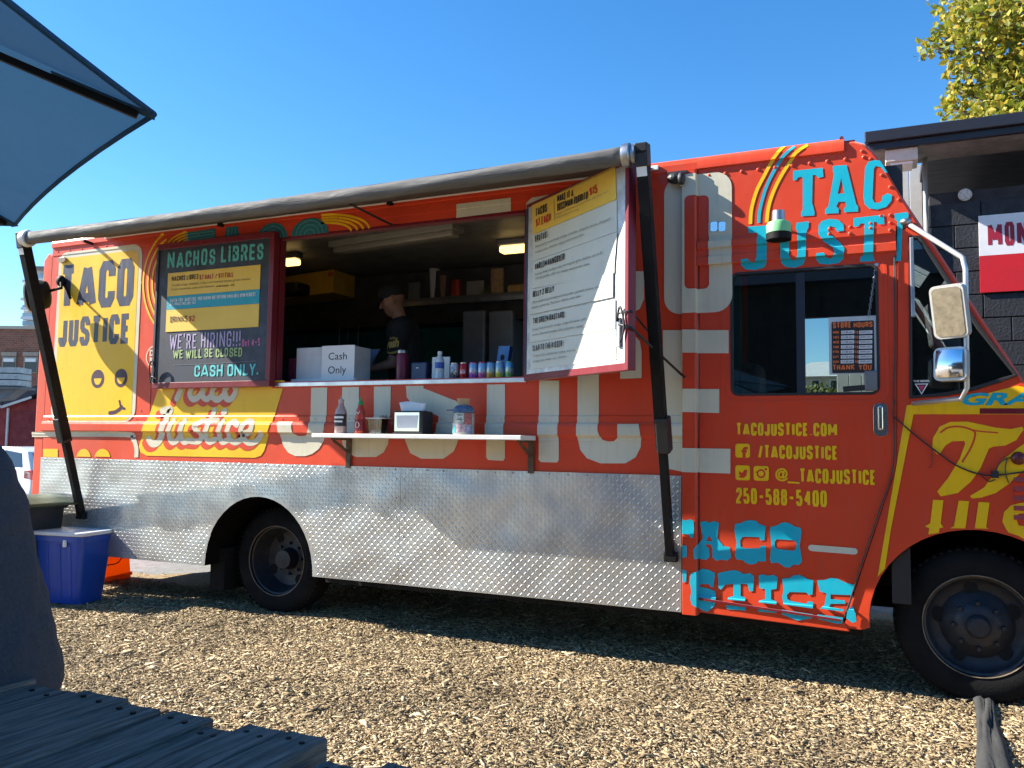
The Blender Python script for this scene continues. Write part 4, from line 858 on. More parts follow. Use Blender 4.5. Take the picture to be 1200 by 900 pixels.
W2 = [[(50, 95), (75, 105), (115, 98), (132, 110), (135, 160), (130, 215), (112, 215), (100, 195), (50, 190)], [(50, 265), (88, 265), (90, 335), (60, 345), (50, 340)], [(60, 415), (88, 425), (85, 495), (62, 500)],
      [(115, 440), (150, 432), (180, 415), (225, 425), (262, 445), (252, 532), (235, 535), (225, 515), (172, 515), (160, 530), (225, 545), (262, 560), (270, 600), (262, 650), (215, 690), (185, 680), (120, 640), (110, 600), (118, 560), (108, 500)],
      [(280, 445), (325, 435), (350, 430), (390, 425), (420, 435), (440, 450), (485, 445), (512, 465), (505, 560), (480, 560), (470, 515), (425, 512), (425, 590), (455, 600), (455, 622), (345, 612), (345, 600), (380, 590), (380, 512), (325, 520), (300, 550), (285, 545)], [(335, 645), (460, 660), (460, 682), (340, 672)],
      [(540, 460), (565, 452), (600, 462), (635, 455), (662, 470), (655, 545), (620, 550), (620, 612), (655, 625), (655, 642), (540, 630), (545, 620), (582, 610), (582, 548), (545, 540)], [(535, 660), (660, 677), (655, 697), (540, 688)],
      [(690, 480), (740, 475), (760, 460), (800, 455), (830, 468), (850, 482), (890, 490), (885, 580), (860, 585), (845, 568), (740, 565), (720, 585), (725, 610), (745, 622), (845, 640), (855, 625), (888, 628), (888, 668), (700, 642), (690, 600), (700, 550)], [(690, 675), (888, 705), (885, 730), (790, 745), (690, 705)],
      [(915, 490), (960, 488), (1000, 475), (1045, 480), (1085, 500), (1110, 510), (1160, 520), (1150, 560), (1130, 585), (1000, 580), (1000, 610), (1090, 618), (1095, 640), (1000, 640), (990, 660), (1085, 672), (1080, 688), (930, 668), (960, 650), (975, 575), (930, 560)], [(915, 705), (1080, 725), (1075, 765), (1040, 765), (920, 735)], [(1108, 680), (1140, 655), (1160, 700), (1165, 750), (1140, 760), (1100, 730)]]
dec('western_letter', [ppoly(z4(W1[0]), z4([(225, 205), (245, 240), (205, 240)])), ppoly(z4(W1[1])), ppoly(z4(O1), z4(O1h))]+[ppoly(z4(w)) for w in W2], CYAN, 0)
dec('white_dash', [pstroke([(951, 642), (1001, 646)], 7.5, smooth=False)], CREAM, 0)
# hood: yellow frame, script T, GRA
dec('hood_frame', [ppoly([(1062.5, 475), (1100, 470.5), (1140, 465.5), (1172, 457), (1192, 452), (1230, 460), (1230, 485.5), (1070.5, 485.5), (1044, 620), (1037, 666), (1028.5, 676)])], YEL, 0)
dec('hood_dash', [ppoly([(1148, 478.5), (1230, 478.5), (1230, 485), (1148, 485)])], DRED, 1)
dec('hood_lettering', [ptext('GRA', 1127, 1209, 475, 460, bold=.04, shear=.3)], CYAN, 1)
HT = [(145, 385), (150, 330), (185, 270), (240, 245), (330, 243), (480, 275), (560, 283), (620, 270), (628, 285), (590, 340), (530, 370), (470, 375), (445, 385), (400, 490), (350, 560), (280, 620), (190, 638), (172, 612), (230, 540), (290, 440), (320, 360), (315, 345), (250, 348), (215, 370), (185, 415), (168, 415)]
dec('hood_script', [ppoly(z5(HT)), ppoly(z5([(345, 635), (420, 590), (470, 520), (510, 450), (600, 380), (660, 340), (660, 470), (545, 575), (480, 620), (400, 645), (355, 648)])),
                    ppoly(z5([(150, 655), (205, 658), (190, 780), (205, 800), (185, 805), (180, 830), (125, 838), (130, 805), (108, 795), (135, 780)])), ppoly(z5([(285, 660), (340, 663), (320, 806), (240, 806), (260, 795)])), ppoly(z5([(390, 667), (448, 670), (430, 800), (445, 808), (370, 806)])),
                    ppoly(z5([(660, 670), (610, 672), (560, 685), (525, 720), (515, 770), (535, 810), (548, 828), (600, 845), (660, 880), (660, 800), (600, 790), (590, 760), (600, 730), (660, 720)]))], YEL, 0)
dec('hood_script_line', [pstroke(z5([(190, 300), (230, 275), (290, 270), (350, 285), (372, 310), (350, 380), (305, 455)]), 2.0), pstroke(z5([(300, 270), (380, 292), (490, 302)]), 1.6)], RED, 1)
# quarter window sticker
c = XZ(1080, 455); decal('window_sticker', [poly2([[(c[0]-.033, c[1]+.026), (c[0]+.033, c[1]+.026), (c[0], c[1]-.034)], [(c[0]-.025, c[1]+.021), (c[0]+.025, c[1]+.021), (c[0], c[1]-.024)]]), fit('THE RIDER', c[0]-.04, c[0]+.04, c[1]+.034, c[1]+.045, bold=.03)], PAPER, truck, 0, yfun=lambda x, z: .0135)
decal('window_sticker', [poly2([[(c[0]-.018, c[1]+.016), (c[0]+.018, c[1]+.016), (c[0], c[1]-.016)]])], M('sticker_pink', (.5, .04, .09), rough=.5), truck, 0, yfun=lambda x, z: .0135)

# ================================================================== MENU BOARDS (hinged leaves of the hatch)
class Plane:
    def __init__(s, o, u, n): s.o = np.array(o, float); s.u = np.array(u, float)/np.linalg.norm(u); s.n = np.array(n, float)/np.linalg.norm(n); s.v = np.array((0, 0, 1.))
    def uv(s, px, py):
        d = ray(px, py); t = ((s.o-CAM)@s.n)/(d@s.n); q = CAM+d*t-s.o; return (q@s.u, q@s.v)
    def to(s, u, v, d): return tuple(s.o+s.u*u+s.v*v-s.n*d)             # d > 0 goes behind the face
def flat(pl, name, parts, mat, parent, lift):
    if len(parts) > 1:
        return [flat(pl, name, [q], mat, parent, lift+.00012*k) for k, q in enumerate(parts)]
    V = []; F = []
    for i, (v, t) in enumerate(parts):
        k = len(V); V += [pl.to(q[0], q[1], -lift-(q[2] if len(q) > 2 else 0)) for q in v]; F += [tuple(k+j for j in q) for q in t]
    o = raw(name, V, F, mat, parent)
    bm = bmesh.new(); bm.from_mesh(o.data)
    for f in bm.faces:
        if f.normal @ Vector(pl.n) < 0: f.normal_flip()
    bm.to_mesh(o.data); bm.free(); return o
def tline(pl, body, bl, tr, **k):          # bottom-left and top-right corner pixels (text along the plane's horizontal)
    a = pl.uv(*bl); c = pl.uv(*tr); return fit(body, a[0], c[0], a[1], c[1], **k)
BOARD = M('chalkboard', (.022, .028, .045), rough=.55, var=.35, vs=9); YPAN = M('menu_yellow', (.78, .50, .06), rough=.55, var=.05); TPAN = M('menu_teal', (.01, .32, .42), rough=.55, var=.05)
WPAN = M('menu_white', (.62, .63, .54), rough=.5, var=.05); ZINC = M('zinc_sheet', (.5, .51, .52), rough=.45, metal=.5, var=.3, vs=12)
def chalk(n, c): return M(n, c, rough=.8, var=.25, vs=40)
# --- left leaf, folded flat on the body
BY = -.062; pl = Plane((SX0, BY, SZ0), (1, 0, 0), (0, -1, 0)); LW = 1.16
bl = thing('menu_board', (SX0-LW/2, BY, SZ0), 'red-framed chalkboard menu reading NACHOS LIBRES, folded flat beside the hatch', 'menu board', None)
u0, u1, v1 = -LW-.0, 0.0, SZ1-SZ0
MB().slab([[(u0, 0), (u1, 0), (u1, v1), (u0, v1)]], pl.to, .055).build('board', BOARD, bl)
fw = .045
for nm, q in (('frame_rail', (u0-.004, u1+.03, -.035, .012)), ('frame_rail', (u0-.004, u1+.03, v1-.015, v1+.03)), ('frame_stile', (u1-.012, u1+.032, .0121, v1-.0151)), ('frame_stile', (u0-.012, u0+.012, .0121, v1-.0151))):
    MB().slab([[(q[0], q[2]), (q[1], q[2]), (q[1], q[3]), (q[0], q[3])]], lambda u, v, d: pl.to(u, v, d-.010), .06).build(nm, DRED if q[0] > u0-.01 or nm == 'frame_rail' else BOARD, bl, bevel=.003)
zA = lambda x, y: (185+x/8.5714, 280+y/8.5714); zB = lambda x, y: (185+x/8.5714, 370+y/8.5714)
def panel(pl, name, x0, x1, y0, y1, mat, parent, lift=.004): return MB().slab([[(x0, y0), (x1, y0), (x1, y1), (x0, y1)]], lambda u, v, d: pl.to(u, v, d-lift), lift-.0005).build(name, mat, parent)
ua = pl.uv(197, 330)[0]; ub = pl.uv(305, 330)[0]; vv = lambda px, py: pl.uv(px, py)[1]
yA1 = vv(250, 315.5); yA0 = vv(250, 343.5); yT0 = vv(250, 359.5); yD0 = vv(250, 386.0)
p1 = panel(pl, 'menu_panel', ua, ub, yA0+.002, yA1, YPAN, bl); panel(pl, 'menu_panel', ua, ub, yT0+.001, yA0, TPAN, bl); panel(pl, 'menu_panel', ua, ub, yD0, yT0-.001, YPAN, bl)
hd = chalk('chalk_teal', (.10, .46, .46))
def row(pl, body, l, r, yb, yt, **k):
    m = (l+r)/2; yb_ = vv_(pl, m, yb); yt_ = vv_(pl, m, yt); a = pl.uv(l, (yb+yt)/2)[0]; c = pl.uv(r, (yb+yt)/2)[0]; return fit(body, a, c, yb_, yt_, **k)
def crow(pl, body, l, r, yb, yt):
    m = (l+r)/2; a = pl.uv(l, (yb+yt)/2)[0]; c = pl.uv(r, (yb+yt)/2)[0]; return sfont(body, a, c, vv_(pl, m, yb), vv_(pl, m, yt), w=.15, gap=.14, base=.5)
def vv_(pl, px, py): return pl.uv(px, py)[1]
def hand(pl, body, l, r, yb, yt, w, jit=.05, gap=.16):
    m = (l+r)/2; a = pl.uv(l, (yb+yt)/2)[0]; c = pl.uv(r, (yb+yt)/2)[0]; return sfont(body, a, c, vv_(pl, m, yb), vv_(pl, m, yt), w=w, cap=True, gap=gap, jit=jit, base=.62)
def hand_old(pl, body, l, r, yb, yt, bold, jit=.10):      # hand lettering: letters wobble
    V, T = row(pl, body, l, r, yb, yt, bold=bold); h = V[:, 1].max()-V[:, 1].min(); V = V.copy()
    V[:, 1] += h*jit*np.sin(V[:, 0]*37)+h*jit*.6*np.sin(V[:, 0]*83+1); V[:, 0] += h*jit*.5*np.sin(V[:, 1]*60+V[:, 0]*25); return V, T
flat(pl, 'chalk_title', [hand(pl, 'NACHOS LiBRES', 197, 309, 309, 290.5, .17, .05)], hd, bl, .002)
flat(pl, 'menu_text', [crow(pl, 'NACHOS LIBRES', 202, 233, 328.5, 322.5), crow(pl, 'DRINKS', 200, 220, 377.5, 370.5), row(pl, 'Add meat - $4', 254, 275, 336.2, 333.6, bold=.02)], M('menu_brown', (.05, .02, .02), rough=.7), bl, .006)
flat(pl, 'menu_price', [crow(pl, '$7 HALF / $11 FULL', 234.5, 274, 326.5, 320.5), crow(pl, '$2', 222, 229, 376.5, 370)], M('menu_red', (.42, .03, .05), rough=.7), bl, .006)
flat(pl, 'menu_small_text', [row(pl, 'Tortilla chips, cheddar, crisp corn tomato sauce, green onions,', 202, 294, 333.0, 329.2, bold=.0), row(pl, 'fresh tomatoes, salsa and cilantro.', 202, 252, 339, 335.8, bold=.0)], M('menu_grey', (.22, .15, .05), rough=.7), bl, .006)
flat(pl, 'menu_white_text', [crow(pl, 'GLUTEN-FREE. DAIRY FREE. VEGETARIAN-DIET OPTIONS AVAILABLE UPON REQUEST', 200, 300, 350.8, 346.6), crow(pl, 'ALL PRICES INCLUDE TAX', 200, 230, 357.5, 354)], PAPER, bl, .006)
flat(pl, 'chalk_line', [hand(pl, "WE'RE HIRING!!!", 199, 282, 407.5, 390, .10, .03)], chalk('chalk_lilac', (.42, .36, .55)), bl, .002)
flat(pl, 'chalk_line', [hand(pl, 'WE WILL BE CLOSED', 203, 284, 419, 409, .17, .06)], chalk('chalk_lime', (.34, .46, .20)), bl, .0028)
flat(pl, 'chalk_line', [hand(pl, 'Oct 4-9', 284, 305, 405.5, 397, .13, .06)], chalk('chalk_pink', (.60, .16, .36)), bl, .002)
flat(pl, 'chalk_line', [hand(pl, 'CASH ONLY.', 228, 303, 440.5, 427, .17, .04)], chalk('chalk_cyan', (.12, .55, .55)), bl, .002)
flat(pl, 'chalk_smear', [stroke2([pl.uv(203, 428), pl.uv(230, 427), pl.uv(260, 425.5), pl.uv(300, 423)], .006, cap=False)], chalk('chalk_dust', (.12, .13, .15)), bl, .0015)
mb = MB(); a = np.array(pl.to(u0+.02, .16, -.02)); mb.tube(smoothline([a+np.array((-.03, .0, -.13)), a+np.array((-.035, -.01, -.02)), a+np.array((0, -.02, .03)), a+np.array((.03, -.02, -.03)), a+np.array((.05, -.01, -.12)), a+np.array((.0, -.012, -.10)), a+np.array((-.02, -.01, -.15))], 4), .006, 6)
mb.build('tie_cord', BLACKP, bl, smooth=True)
# --- right leaf, swung half open
h0 = np.array((SX1+.0, -.035, SZ0)); e1 = np.array((-1.245, -.62, SZ0)); u = e1-h0; BWD = np.linalg.norm(u); nrm = np.array((u[1], -u[0], 0)); nrm = nrm if nrm[1] < 0 else -nrm
pr = Plane(h0, u, nrm)
br = thing('menu_board', tuple((h0+e1)/2), 'half-open hinged taco menu board with white menu strips below a yellow header', 'menu board')
v1 = SZ1-SZ0
MB().slab([[(0, 0), (BWD, 0), (BWD, v1), (0, v1)]], pr.to, .03).build('board', ZINC, br)
MB().slab([[(0.003, -.03), (BWD, -.03), (BWD, .012), (.003, .012)]], lambda a, b, d: pr.to(a, b, d-.006), .045).build('frame_rail', DRED, br, bevel=.003)
MB().slab([[(0.003, v1-.004), (BWD, v1-.004), (BWD, v1+.02), (.003, v1+.02)]], lambda a, b, d: pr.to(a, b, d-.004), .04).build('frame_rail', DRED, br, bevel=.003)
MB().slab([[(BWD-.002, -.03), (BWD+.03, -.03), (BWD+.03, v1+.02), (BWD-.002, v1+.02)]], lambda a, b, d: pr.to(a, b, d-.008), .055).build('frame_stile', DRED, br, bevel=.004)
MB().slab([[(-.001, .013), (.025, .013), (.025, v1-.005), (-.001, v1-.005)]], lambda a, b, d: pr.to(a, b, d-.003), .035).build('frame_stile', M('blue_black', (.02, .03, .07), rough=.5, var=.3), br, bevel=.002)
zR = lambda x, y: (620+x/6.925, 190+y/6.925); zS = lambda x, y: (615+x/6.923, 310+y/6.923)
def quadpanel(pts, mat, lift, nm='menu_panel'): return MB().slab([[pr.uv(*q) for q in pts]], lambda a, b, d: pr.to(a, b, d-lift), .003).build(nm, mat, br)
quadpanel([zR(28, 350), zR(704, 30), zR(712, 302), zR(35, 590)], YPAN, .004)
quadpanel([zR(35, 595), zR(716, 306), zR(718, 562), zR(36, 805)], WPAN, .004)
quadpanel([zR(40, 812), zR(722, 572), zS(735, 12), zS(735, 70), zS(62, 198), zS(66, 190)], WPAN, .008)
quadpanel([zS(58, 205), zS(728, 68), zS(727, 265), zS(40, 412)], WPAN, .0115)
quadpanel([zS(48, 418), zS(742, 283), zS(742, 520), zS(48, 635)], WPAN, .008)
quadpanel([zS(47, 640), zS(742, 523), zS(748, 770), zS(50, 850)], WPAN, .004)
def cond(body, bl_, br_, h, w=.17):
    a = np.array(pr.uv(*bl_)); c = np.array(pr.uv(*br_)); t = np.array(pr.uv(bl_[0], bl_[1]-h)); hh = t[1]-a[1]; L = c[0]-a[0]; V, T = sfont(body, 0, L, 0, hh, w=w, gap=.13, base=.5)
    return np.array([(a[0]+q[0], a[1]+q[1]+(c[1]-a[1])*q[0]/L, q[2]) for q in V]), T
def slanted(body, bl_, br_, h, bold=.03):       # baseline from bl_ to br_ (pixels), height h pixels
    a = np.array(pr.uv(*bl_)); c = np.array(pr.uv(*br_)); t = np.array(pr.uv(bl_[0], bl_[1]-h)); V, T = text2d(body, bold); hh = t[1]-a[1]
    return np.array([a+(c-a)*x+np.array((0, hh*y)) for x, y in V]), T
bt = [cond('TACOS', zR(60, 445), zR(152, 402), 9.5), cond('MAKE IT A', zR(236, 330), zR(366, 280), 8.5), cond('BOSSMAN BURRITO', zR(236, 400), zR(484, 300), 8.5)]
flat(pr, 'menu_text', bt+[stroke2([pr.uv(*zR(210, 300)), pr.uv(*zR(214, 472))], .004, cap=False, smooth=False)], INK, br, .008)
flat(pr, 'menu_price', [cond('$7 EACH', zR(62, 530), zR(182, 480), 9.5), cond('$15', zR(498, 278), zR(560, 250), 10)], INKR, br, .008)
nm = [cond('BRUTUS', zR(62, 652), zR(155, 615), 7.5), cond('HARLEM HANGOVER', zR(64, 878), zR(300, 795), 7.5), cond('BELLY 2 BELLY', zS(80, 268), zS(252, 220), 6.8), cond('THE GREEN BASTARD', zS(82, 484), zS(333, 432), 6.8), cond('SLAP TO THE KISSER', zS(78, 705), zS(320, 665), 6.8)]
flat(pr, 'menu_text', nm, INK, br, .0150)
sm = [slanted('Upgrade to a burrito with rice, all your favourite salsas, serves 1 to 2', zR(238, 440), zR(650, 255), 3.0, 0), slanted('beans and guac in a wrap', zR(238, 466), zR(420, 395), 3.0, 0),
      slanted('Seasoned ground beef, crispy cheddar, chipotle sauce, chopped', zR(64, 705), zR(672, 480), 3.8, 0), slanted('tomato salsa, cilantro, nappy watercress slaw', zR(64, 750), zR(458, 605), 3.8, 0),
      slanted('Korean fried chicken, salty lemongrass gyro, daikon, carrot &', zR(64, 930), zR(610, 755), 3.8, 0), slanted('house pickle, chili oil, nappy watercress slaw', zS(104, 130), zS(540, 12), 3.8, 0),
      slanted('Slow cooked pork belly and shoulder, pickled onions, cilantro &', zS(78, 325), zS(690, 180), 3.5, 0), slanted('sesame, sweet soy, Thai basil, cilantro, asian slaw', zS(72, 368), zS(468, 272), 3.5, 0),
      slanted('Deep fried avocado wedge, crispy chickpea, corn slaw and tortilla', zS(80, 545), zS(688, 420), 3.5, 0), slanted('sauce, charred tomato salsa, jalapeno, nappy watercress slaw', zS(78, 587), zS(664, 480), 3.5, 0),
      slanted('Tempura fish, pickled thai chillies, lime mayo cabbage, carrot ring', zS(78, 757), zS(645, 680), 3.5, 0), slanted('vinaigrette, sweet soy, cilantro', zS(80, 802), zS(355, 760), 3.5, 0)]
flat(pr, 'menu_small_text', sm, INKG, br, .0150)
mb = MB(); a = np.array(pr.to(BWD+.0, .30, -.01)); w1 = P(773, 404, -.02); w2 = P(803, 443, -.02)
mb.tube([a+np.array((-.03, -.005, -.02)), a+np.array((.04, -.02, -.01)), np.array(w1)], .006, 6); mb.tube([a+np.array((-.03, -.005, -.08)), a+np.array((.04, -.02, -.10)), np.array(w2)], .0075, 6)
mb.tube(smoothline([np.array(pr.to(BWD-.05, .24, -.02)), np.array(pr.to(BWD-.03, .32, -.02)), np.array(pr.to(BWD-.005, .28, -.02)), np.array(pr.to(BWD+.01, .20, -.02)), np.array(pr.to(BWD-.02, .12, -.02))], 4), .006, 6)
mb.build('bungee_cord', BLACKP, br, smooth=True)
MB().slab([[(BWD-.06, .10), (BWD-.035, .10), (BWD-.035, .26), (BWD-.06, .26)]], lambda a, b, d: pr.to(a, b, d-.016), .014).build('latch', STEEL, br, bevel=.002)

# ================================================================== THINGS ON THE OUTSIDE SHELF
def onshelf(px, y=-.17): return P(px, 505, y)[0]
LIQ = M('cream_sauce', (.62, .36, .22), rough=.35, var=.1); CLR = glass('clear_plastic', (.86, .85, .82), rough=.08)
x = onshelf(399); b1 = thing('sauce_bottle', (x, -.17, SHZ), 'clear sauce bottle with black-and-white label and pale orange sauce on the shelf', 'bottle')
MB().lathe([(.0, 0), (.040, 0), (.043, .04), (.043, .62), (.036, .76), (.020, .90), (.018, 1.0), (.0, 1.0)], (x, -.17, SHZ), (x, -.17, SHZ+.215), 28).build('bottle_body', M('bottle_pale', (.46, .33, .29), rough=.18, var=.1), b1, auto=50)
MB().lathe([(.0, 0), (.0385, 0), (.0405, .05), (.0405, 1), (.0, 1)], (x, -.17, SHZ+.004), (x, -.17, SHZ+.05), 28).build('sauce', LIQ, b1, auto=50)
def wrap(name, x, y, z0, z1, r, mat, parent, a0=200, a1=360, n=18):
    V = [(x+r*math.cos(math.radians(a0+(a1-a0)*k/n)), y+r*math.sin(math.radians(a0+(a1-a0)*k/n)), z) for z in (z0, z1) for k in range(n+1)]
    return MB().add(V, [(i, i+1, n+2+i, n+1+i) for i in range(n)]).build(name, mat, parent, smooth=True)
wrap('label', x, -.17, SHZ+.052, SHZ+.135, .0437, M('label_black', (.025, .025, .03), rough=.5), b1, 180, 360)
wrap('label_print', x, -.17, SHZ+.105, SHZ+.12, .0441, PAPER, b1, 215, 330); wrap('label_print', x, -.17, SHZ+.078, SHZ+.09, .0441, PAPER, b1, 210, 320)
MB().lathe([(.0, 0), (.0195, 0), (.018, .5), (.007, .6), (.004, 1), (.0, 1)], (x, -.17, SHZ+.213), (x, -.17, SHZ+.262), 20).build('nozzle', M('nozzle_pale', (.55, .40, .36), rough=.4), b1, auto=50)
x = onshelf(422); b2 = thing('chili_sauce_bottle', (x, -.17, SHZ), 'red chili sauce squeeze bottle with green cap on the shelf', 'bottle')
SRI = M('chili_red', (.50, .045, .012), rough=.3, var=.15, vs=30)
MB().lathe([(.0, 0), (.036, 0), (.0385, .03), (.0385, .60), (.032, .78), (.022, .90), (.018, 1), (.0, 1)], (x, -.17, SHZ), (x, -.17, SHZ+.20), 28).build('bottle_body', SRI, b2, auto=50)
MB().lathe([(.0, 0), (.020, 0), (.017, .45), (.008, .55), (.004, 1), (.0, 1)], (x, -.17, SHZ+.198), (x, -.17, SHZ+.25), 20).build('cap', M('cap_green', (.02, .30, .05), rough=.35), b2, auto=50)
wrap('label_print', x, -.17, SHZ+.02, SHZ+.10, .0389, M('label_wine', (.22, .01, .02), rough=.4), b2, 200, 345)
V, T = merge([poly2([ell(0, .06, .018, .022), ell(0, .06, .013, .017)]), stroke2([(-.02, .13), (-.005, .15), (.006, .135), (.018, .155)], .006), stroke2([(-.02, .03), (.02, .03)], .004)])
MB().add([(x+.0392*math.sin(a/.0392), -.17-.0394*math.cos(a/.0392), SHZ+b) for a, b in V], T).build('label_mark', M('label_white', (.7, .62, .55), rough=.5), b2)
x = onshelf(443.5, -.16); b3 = thing('plastic_tub', (x, -.16, SHZ), 'clear plastic tub holding brown paper packets on the shelf', 'tub')
x3 = x; dx = .062; dy = .055
V = []; 
for s, z in ((.78, .0), (1, .105), (.94, .105), (.73, .006)):
    V += [(x3-dx*s, -.16-dy*s, SHZ+z), (x3+dx*s, -.16-dy*s, SHZ+z), (x3+dx*s, -.16+dy*s, SHZ+z), (x3-dx*s, -.16+dy*s, SHZ+z)]
F = [(0, 3, 2, 1), (12, 13, 14, 15)]+[(r*4+i, r*4+(i+1) % 4, (r+1)*4+(i+1) % 4, (r+1)*4+i) for r in range(3) for i in range(4)]
MB().add(V, F).build('tub_body', CLR, b3)
MB().slab([rrect(x3-dx-.012, x3+dx+.012, -.16-dy-.008, -.16+dy+.008, .01), rrect(x3-dx*.95, x3+dx*.95, -.16-dy*.95, -.16+dy*.95, .01)], lambda u, v, d: (u, v, SHZ+.1045+d), .004).build('tub_rim', PAPER, b3)
MB().box(x3-.042, x3+.040, -.19, -.135, SHZ+.0065, SHZ+.03).build('packets', M('packet_blue', (.28, .40, .55), rough=.6, var=.3, vs=50), b3, bevel=.008)
for k in range(4): MB().bar((x3+.01+.008*k, -.17+.01*k, SHZ+.02), (x3+.018+.010*k, -.165+.008*k, SHZ+.12+.008*(k % 2)), .017, .004, up=(0, 1, 0)).build('paper_packet', M('kraft', (.32, .22, .12), rough=.8), b3)
x = onshelf(482); x0 = P(461, 490, -.21)[0]; x1 = P(490, 490, -.21)[0]; b4 = thing('napkin_dispenser', (x, -.17, SHZ), 'black and chrome napkin dispenser with white napkin poking out on the shelf', 'napkin dispenser')
MB().box(x0, x1+.03, -.205, -.06, SHZ+.004, SHZ+.155).build('dispenser_shell', BLACKP, b4, bevel=.012, seg=3)
MB().box(x0-.004, x1+.034, -.21, -.055, SHZ, SHZ+.012).build('dispenser_base', BLACKP, b4, bevel=.003)
MB().box(x0+.008, x1+.006, -.2075, -.2055, SHZ+.02, SHZ+.145).build('face_plate', M('chrome_blue', (.55, .60, .68), rough=.12, metal=1., var=.1), b4)
MB().slab([[(x0+.03, SHZ+.04), (x1-.01, SHZ+.04), (x1+.0, SHZ+.125), (x0+.022, SHZ+.125)]], lambda u, v, d: (u, -.2095+d, v), .0015).build('napkins', PAPER, b4)
V = []; n = 8
for j in range(5):
    for i in range(n+1):
        s = i/n; t = j/4; V.append((x0+.018+s*(x1-x0-.01)+.02*(1-t)*(s-.5)*-.4-.025*t*(1-s)+.012*t*s, -.14+.015*math.sin(3*s+t)*t, SHZ+.15+t*(.065+.008*math.sin(5*s))))
o = MB().add(V, [(j*(n+1)+i, j*(n+1)+i+1, (j+1)*(n+1)+i+1, (j+1)*(n+1)+i) for j in range(4) for i in range(n)]).build('napkin', PAPER, b4, smooth=True); o.modifiers.new('t', 'SOLIDIFY').thickness = .001
x = onshelf(543, -.16); b5 = thing('tip_jar', (x, -.16, SHZ), 'collaged tip jar with blue bandana top and paper cup at the shelf end', 'jar')
MB().lathe([(.0, 0), (.066, 0), (.070, .04), (.070, .82), (.060, .95), (.045, 1), (.0, 1)], (x, -.16, SHZ), (x, -.16, SHZ+.16), 32).build('jar_body', M('jar_paper', (.42, .44, .38), rough=.35, var=.35, vs=25), b5, auto=50)
for k, (a0, a1, za, zb_, cc) in enumerate(((190, 225, .07, .14, (.30, .14, .08)), (205, 245, .01, .075, (.55, .60, .55)), (228, 250, .01, .06, (.02, .36, .36)), (250, 300, .08, .14, (.45, .48, .42)), (262, 290, .095, .13, (.10, .20, .16)), (300, 345, .065, .14, (.33, .10, .10)), (255, 310, .015, .07, (.42, .30, .34)), (305, 350, .01, .06, (.22, .24, .36)))):
    wrap('collage_scrap', x, -.16, SHZ+za, SHZ+zb_, .0712+.0002*k, M('scrap_%d' % k, cc, rough=.5, var=.5, vs=60), b5, a0, a1, 6)
V, T = fit('TIPS', -.024, .024, .103, .123, bold=.04); MB().add([(x+.0738*math.sin((a+.008)/.0738), -.16-.0738*math.cos((a+.008)/.0738), SHZ+b) for a, b in V], T).build('jar_lettering', PAPER, b5)
BAND = M('bandana', (.07, .14, .26), rough=.8, var=.5, vs=60)
MB().lathe([(.066, 0), (.071, .15), (.062, .7), (.046, 1.0)], (x, -.16, SHZ+.142), (x, -.16, SHZ+.19), 24).build('bandana', BAND, b5, auto=60)
MB().bar((x-.055, -.20, SHZ+.16), (x-.10, -.21, SHZ+.158), .012, .008).build('bandana_knot', BAND, b5, bevel=.003)
MB().lathe([(.0, 0), (.034, 0), (.044, .95), (.047, 1), (.040, .97), (.03, .1), (.0, .1)], (x-.002, -.16, SHZ+.188), (x-.002, -.16, SHZ+.235), 24).build('paper_cup', M('cup_kraft', (.42, .31, .20), rough=.7), b5, auto=50)

# ================================================================== THINGS AT THE COUNTER
CZ = SZ0-.0035
a = P(346, 448, .14); c = P(415, 405, .14)
bx_ = thing('cash_box', ((a[0]+c[0])/2, .2, CZ), 'white carton on the counter behind the Cash Only notice', 'box')
MB().box(a[0], c[0]+.0, .145, .36, CZ, c[2]+.0).build('carton', M('carton_white', (.62, .63, .63), rough=.6, var=.1), bx_, bevel=.004)
MB().box(a[0]-.03, c[0]+.03, .125, .1445, CZ, CZ+.035).build('tray_lip', PAPER, bx_, bevel=.002)
q0 = P(376.5, 447, .12); q1 = P(416, 404.5, .12); no = thing('paper_notice', ((q0[0]+q1[0])/2, .118, CZ), 'white paper notice reading Cash Only propped on the counter', 'notice')
MB().box(q0[0], q1[0], .1175, .119, CZ, q1[2]+.003).build('sheet', PAPER, no)
npz = Plane((0, .117, 0), (1, 0, 0), (0, -1, 0))
def nfit(body, l, r, b_, t): p = P(l, (b_+t)/2, .117); q = P(r, (b_+t)/2, .117); return fit(body, p[0], q[0], P((l+r)/2, b_, .117)[2], P((l+r)/2, t, .117)[2], bold=.0)
flat(npz, 'lettering', [nfit('Cash', 385, 406.5, 421.5, 413), nfit('Only', 384.5, 405.5, 440.5, 429)], INK, no, .0005)
o = MB().box(P(337, 448, .16)[0]-.0, a[0]-.02, .16, .32, CZ, CZ+.20).build('box', M('maroon_plastic', (.10, .01, .03), rough=.4), None, bevel=.006, loc=(P(337, 448, .16)[0], .16, CZ))
props(o, 'dark maroon plastic box at the counter beside the white carton', 'box')
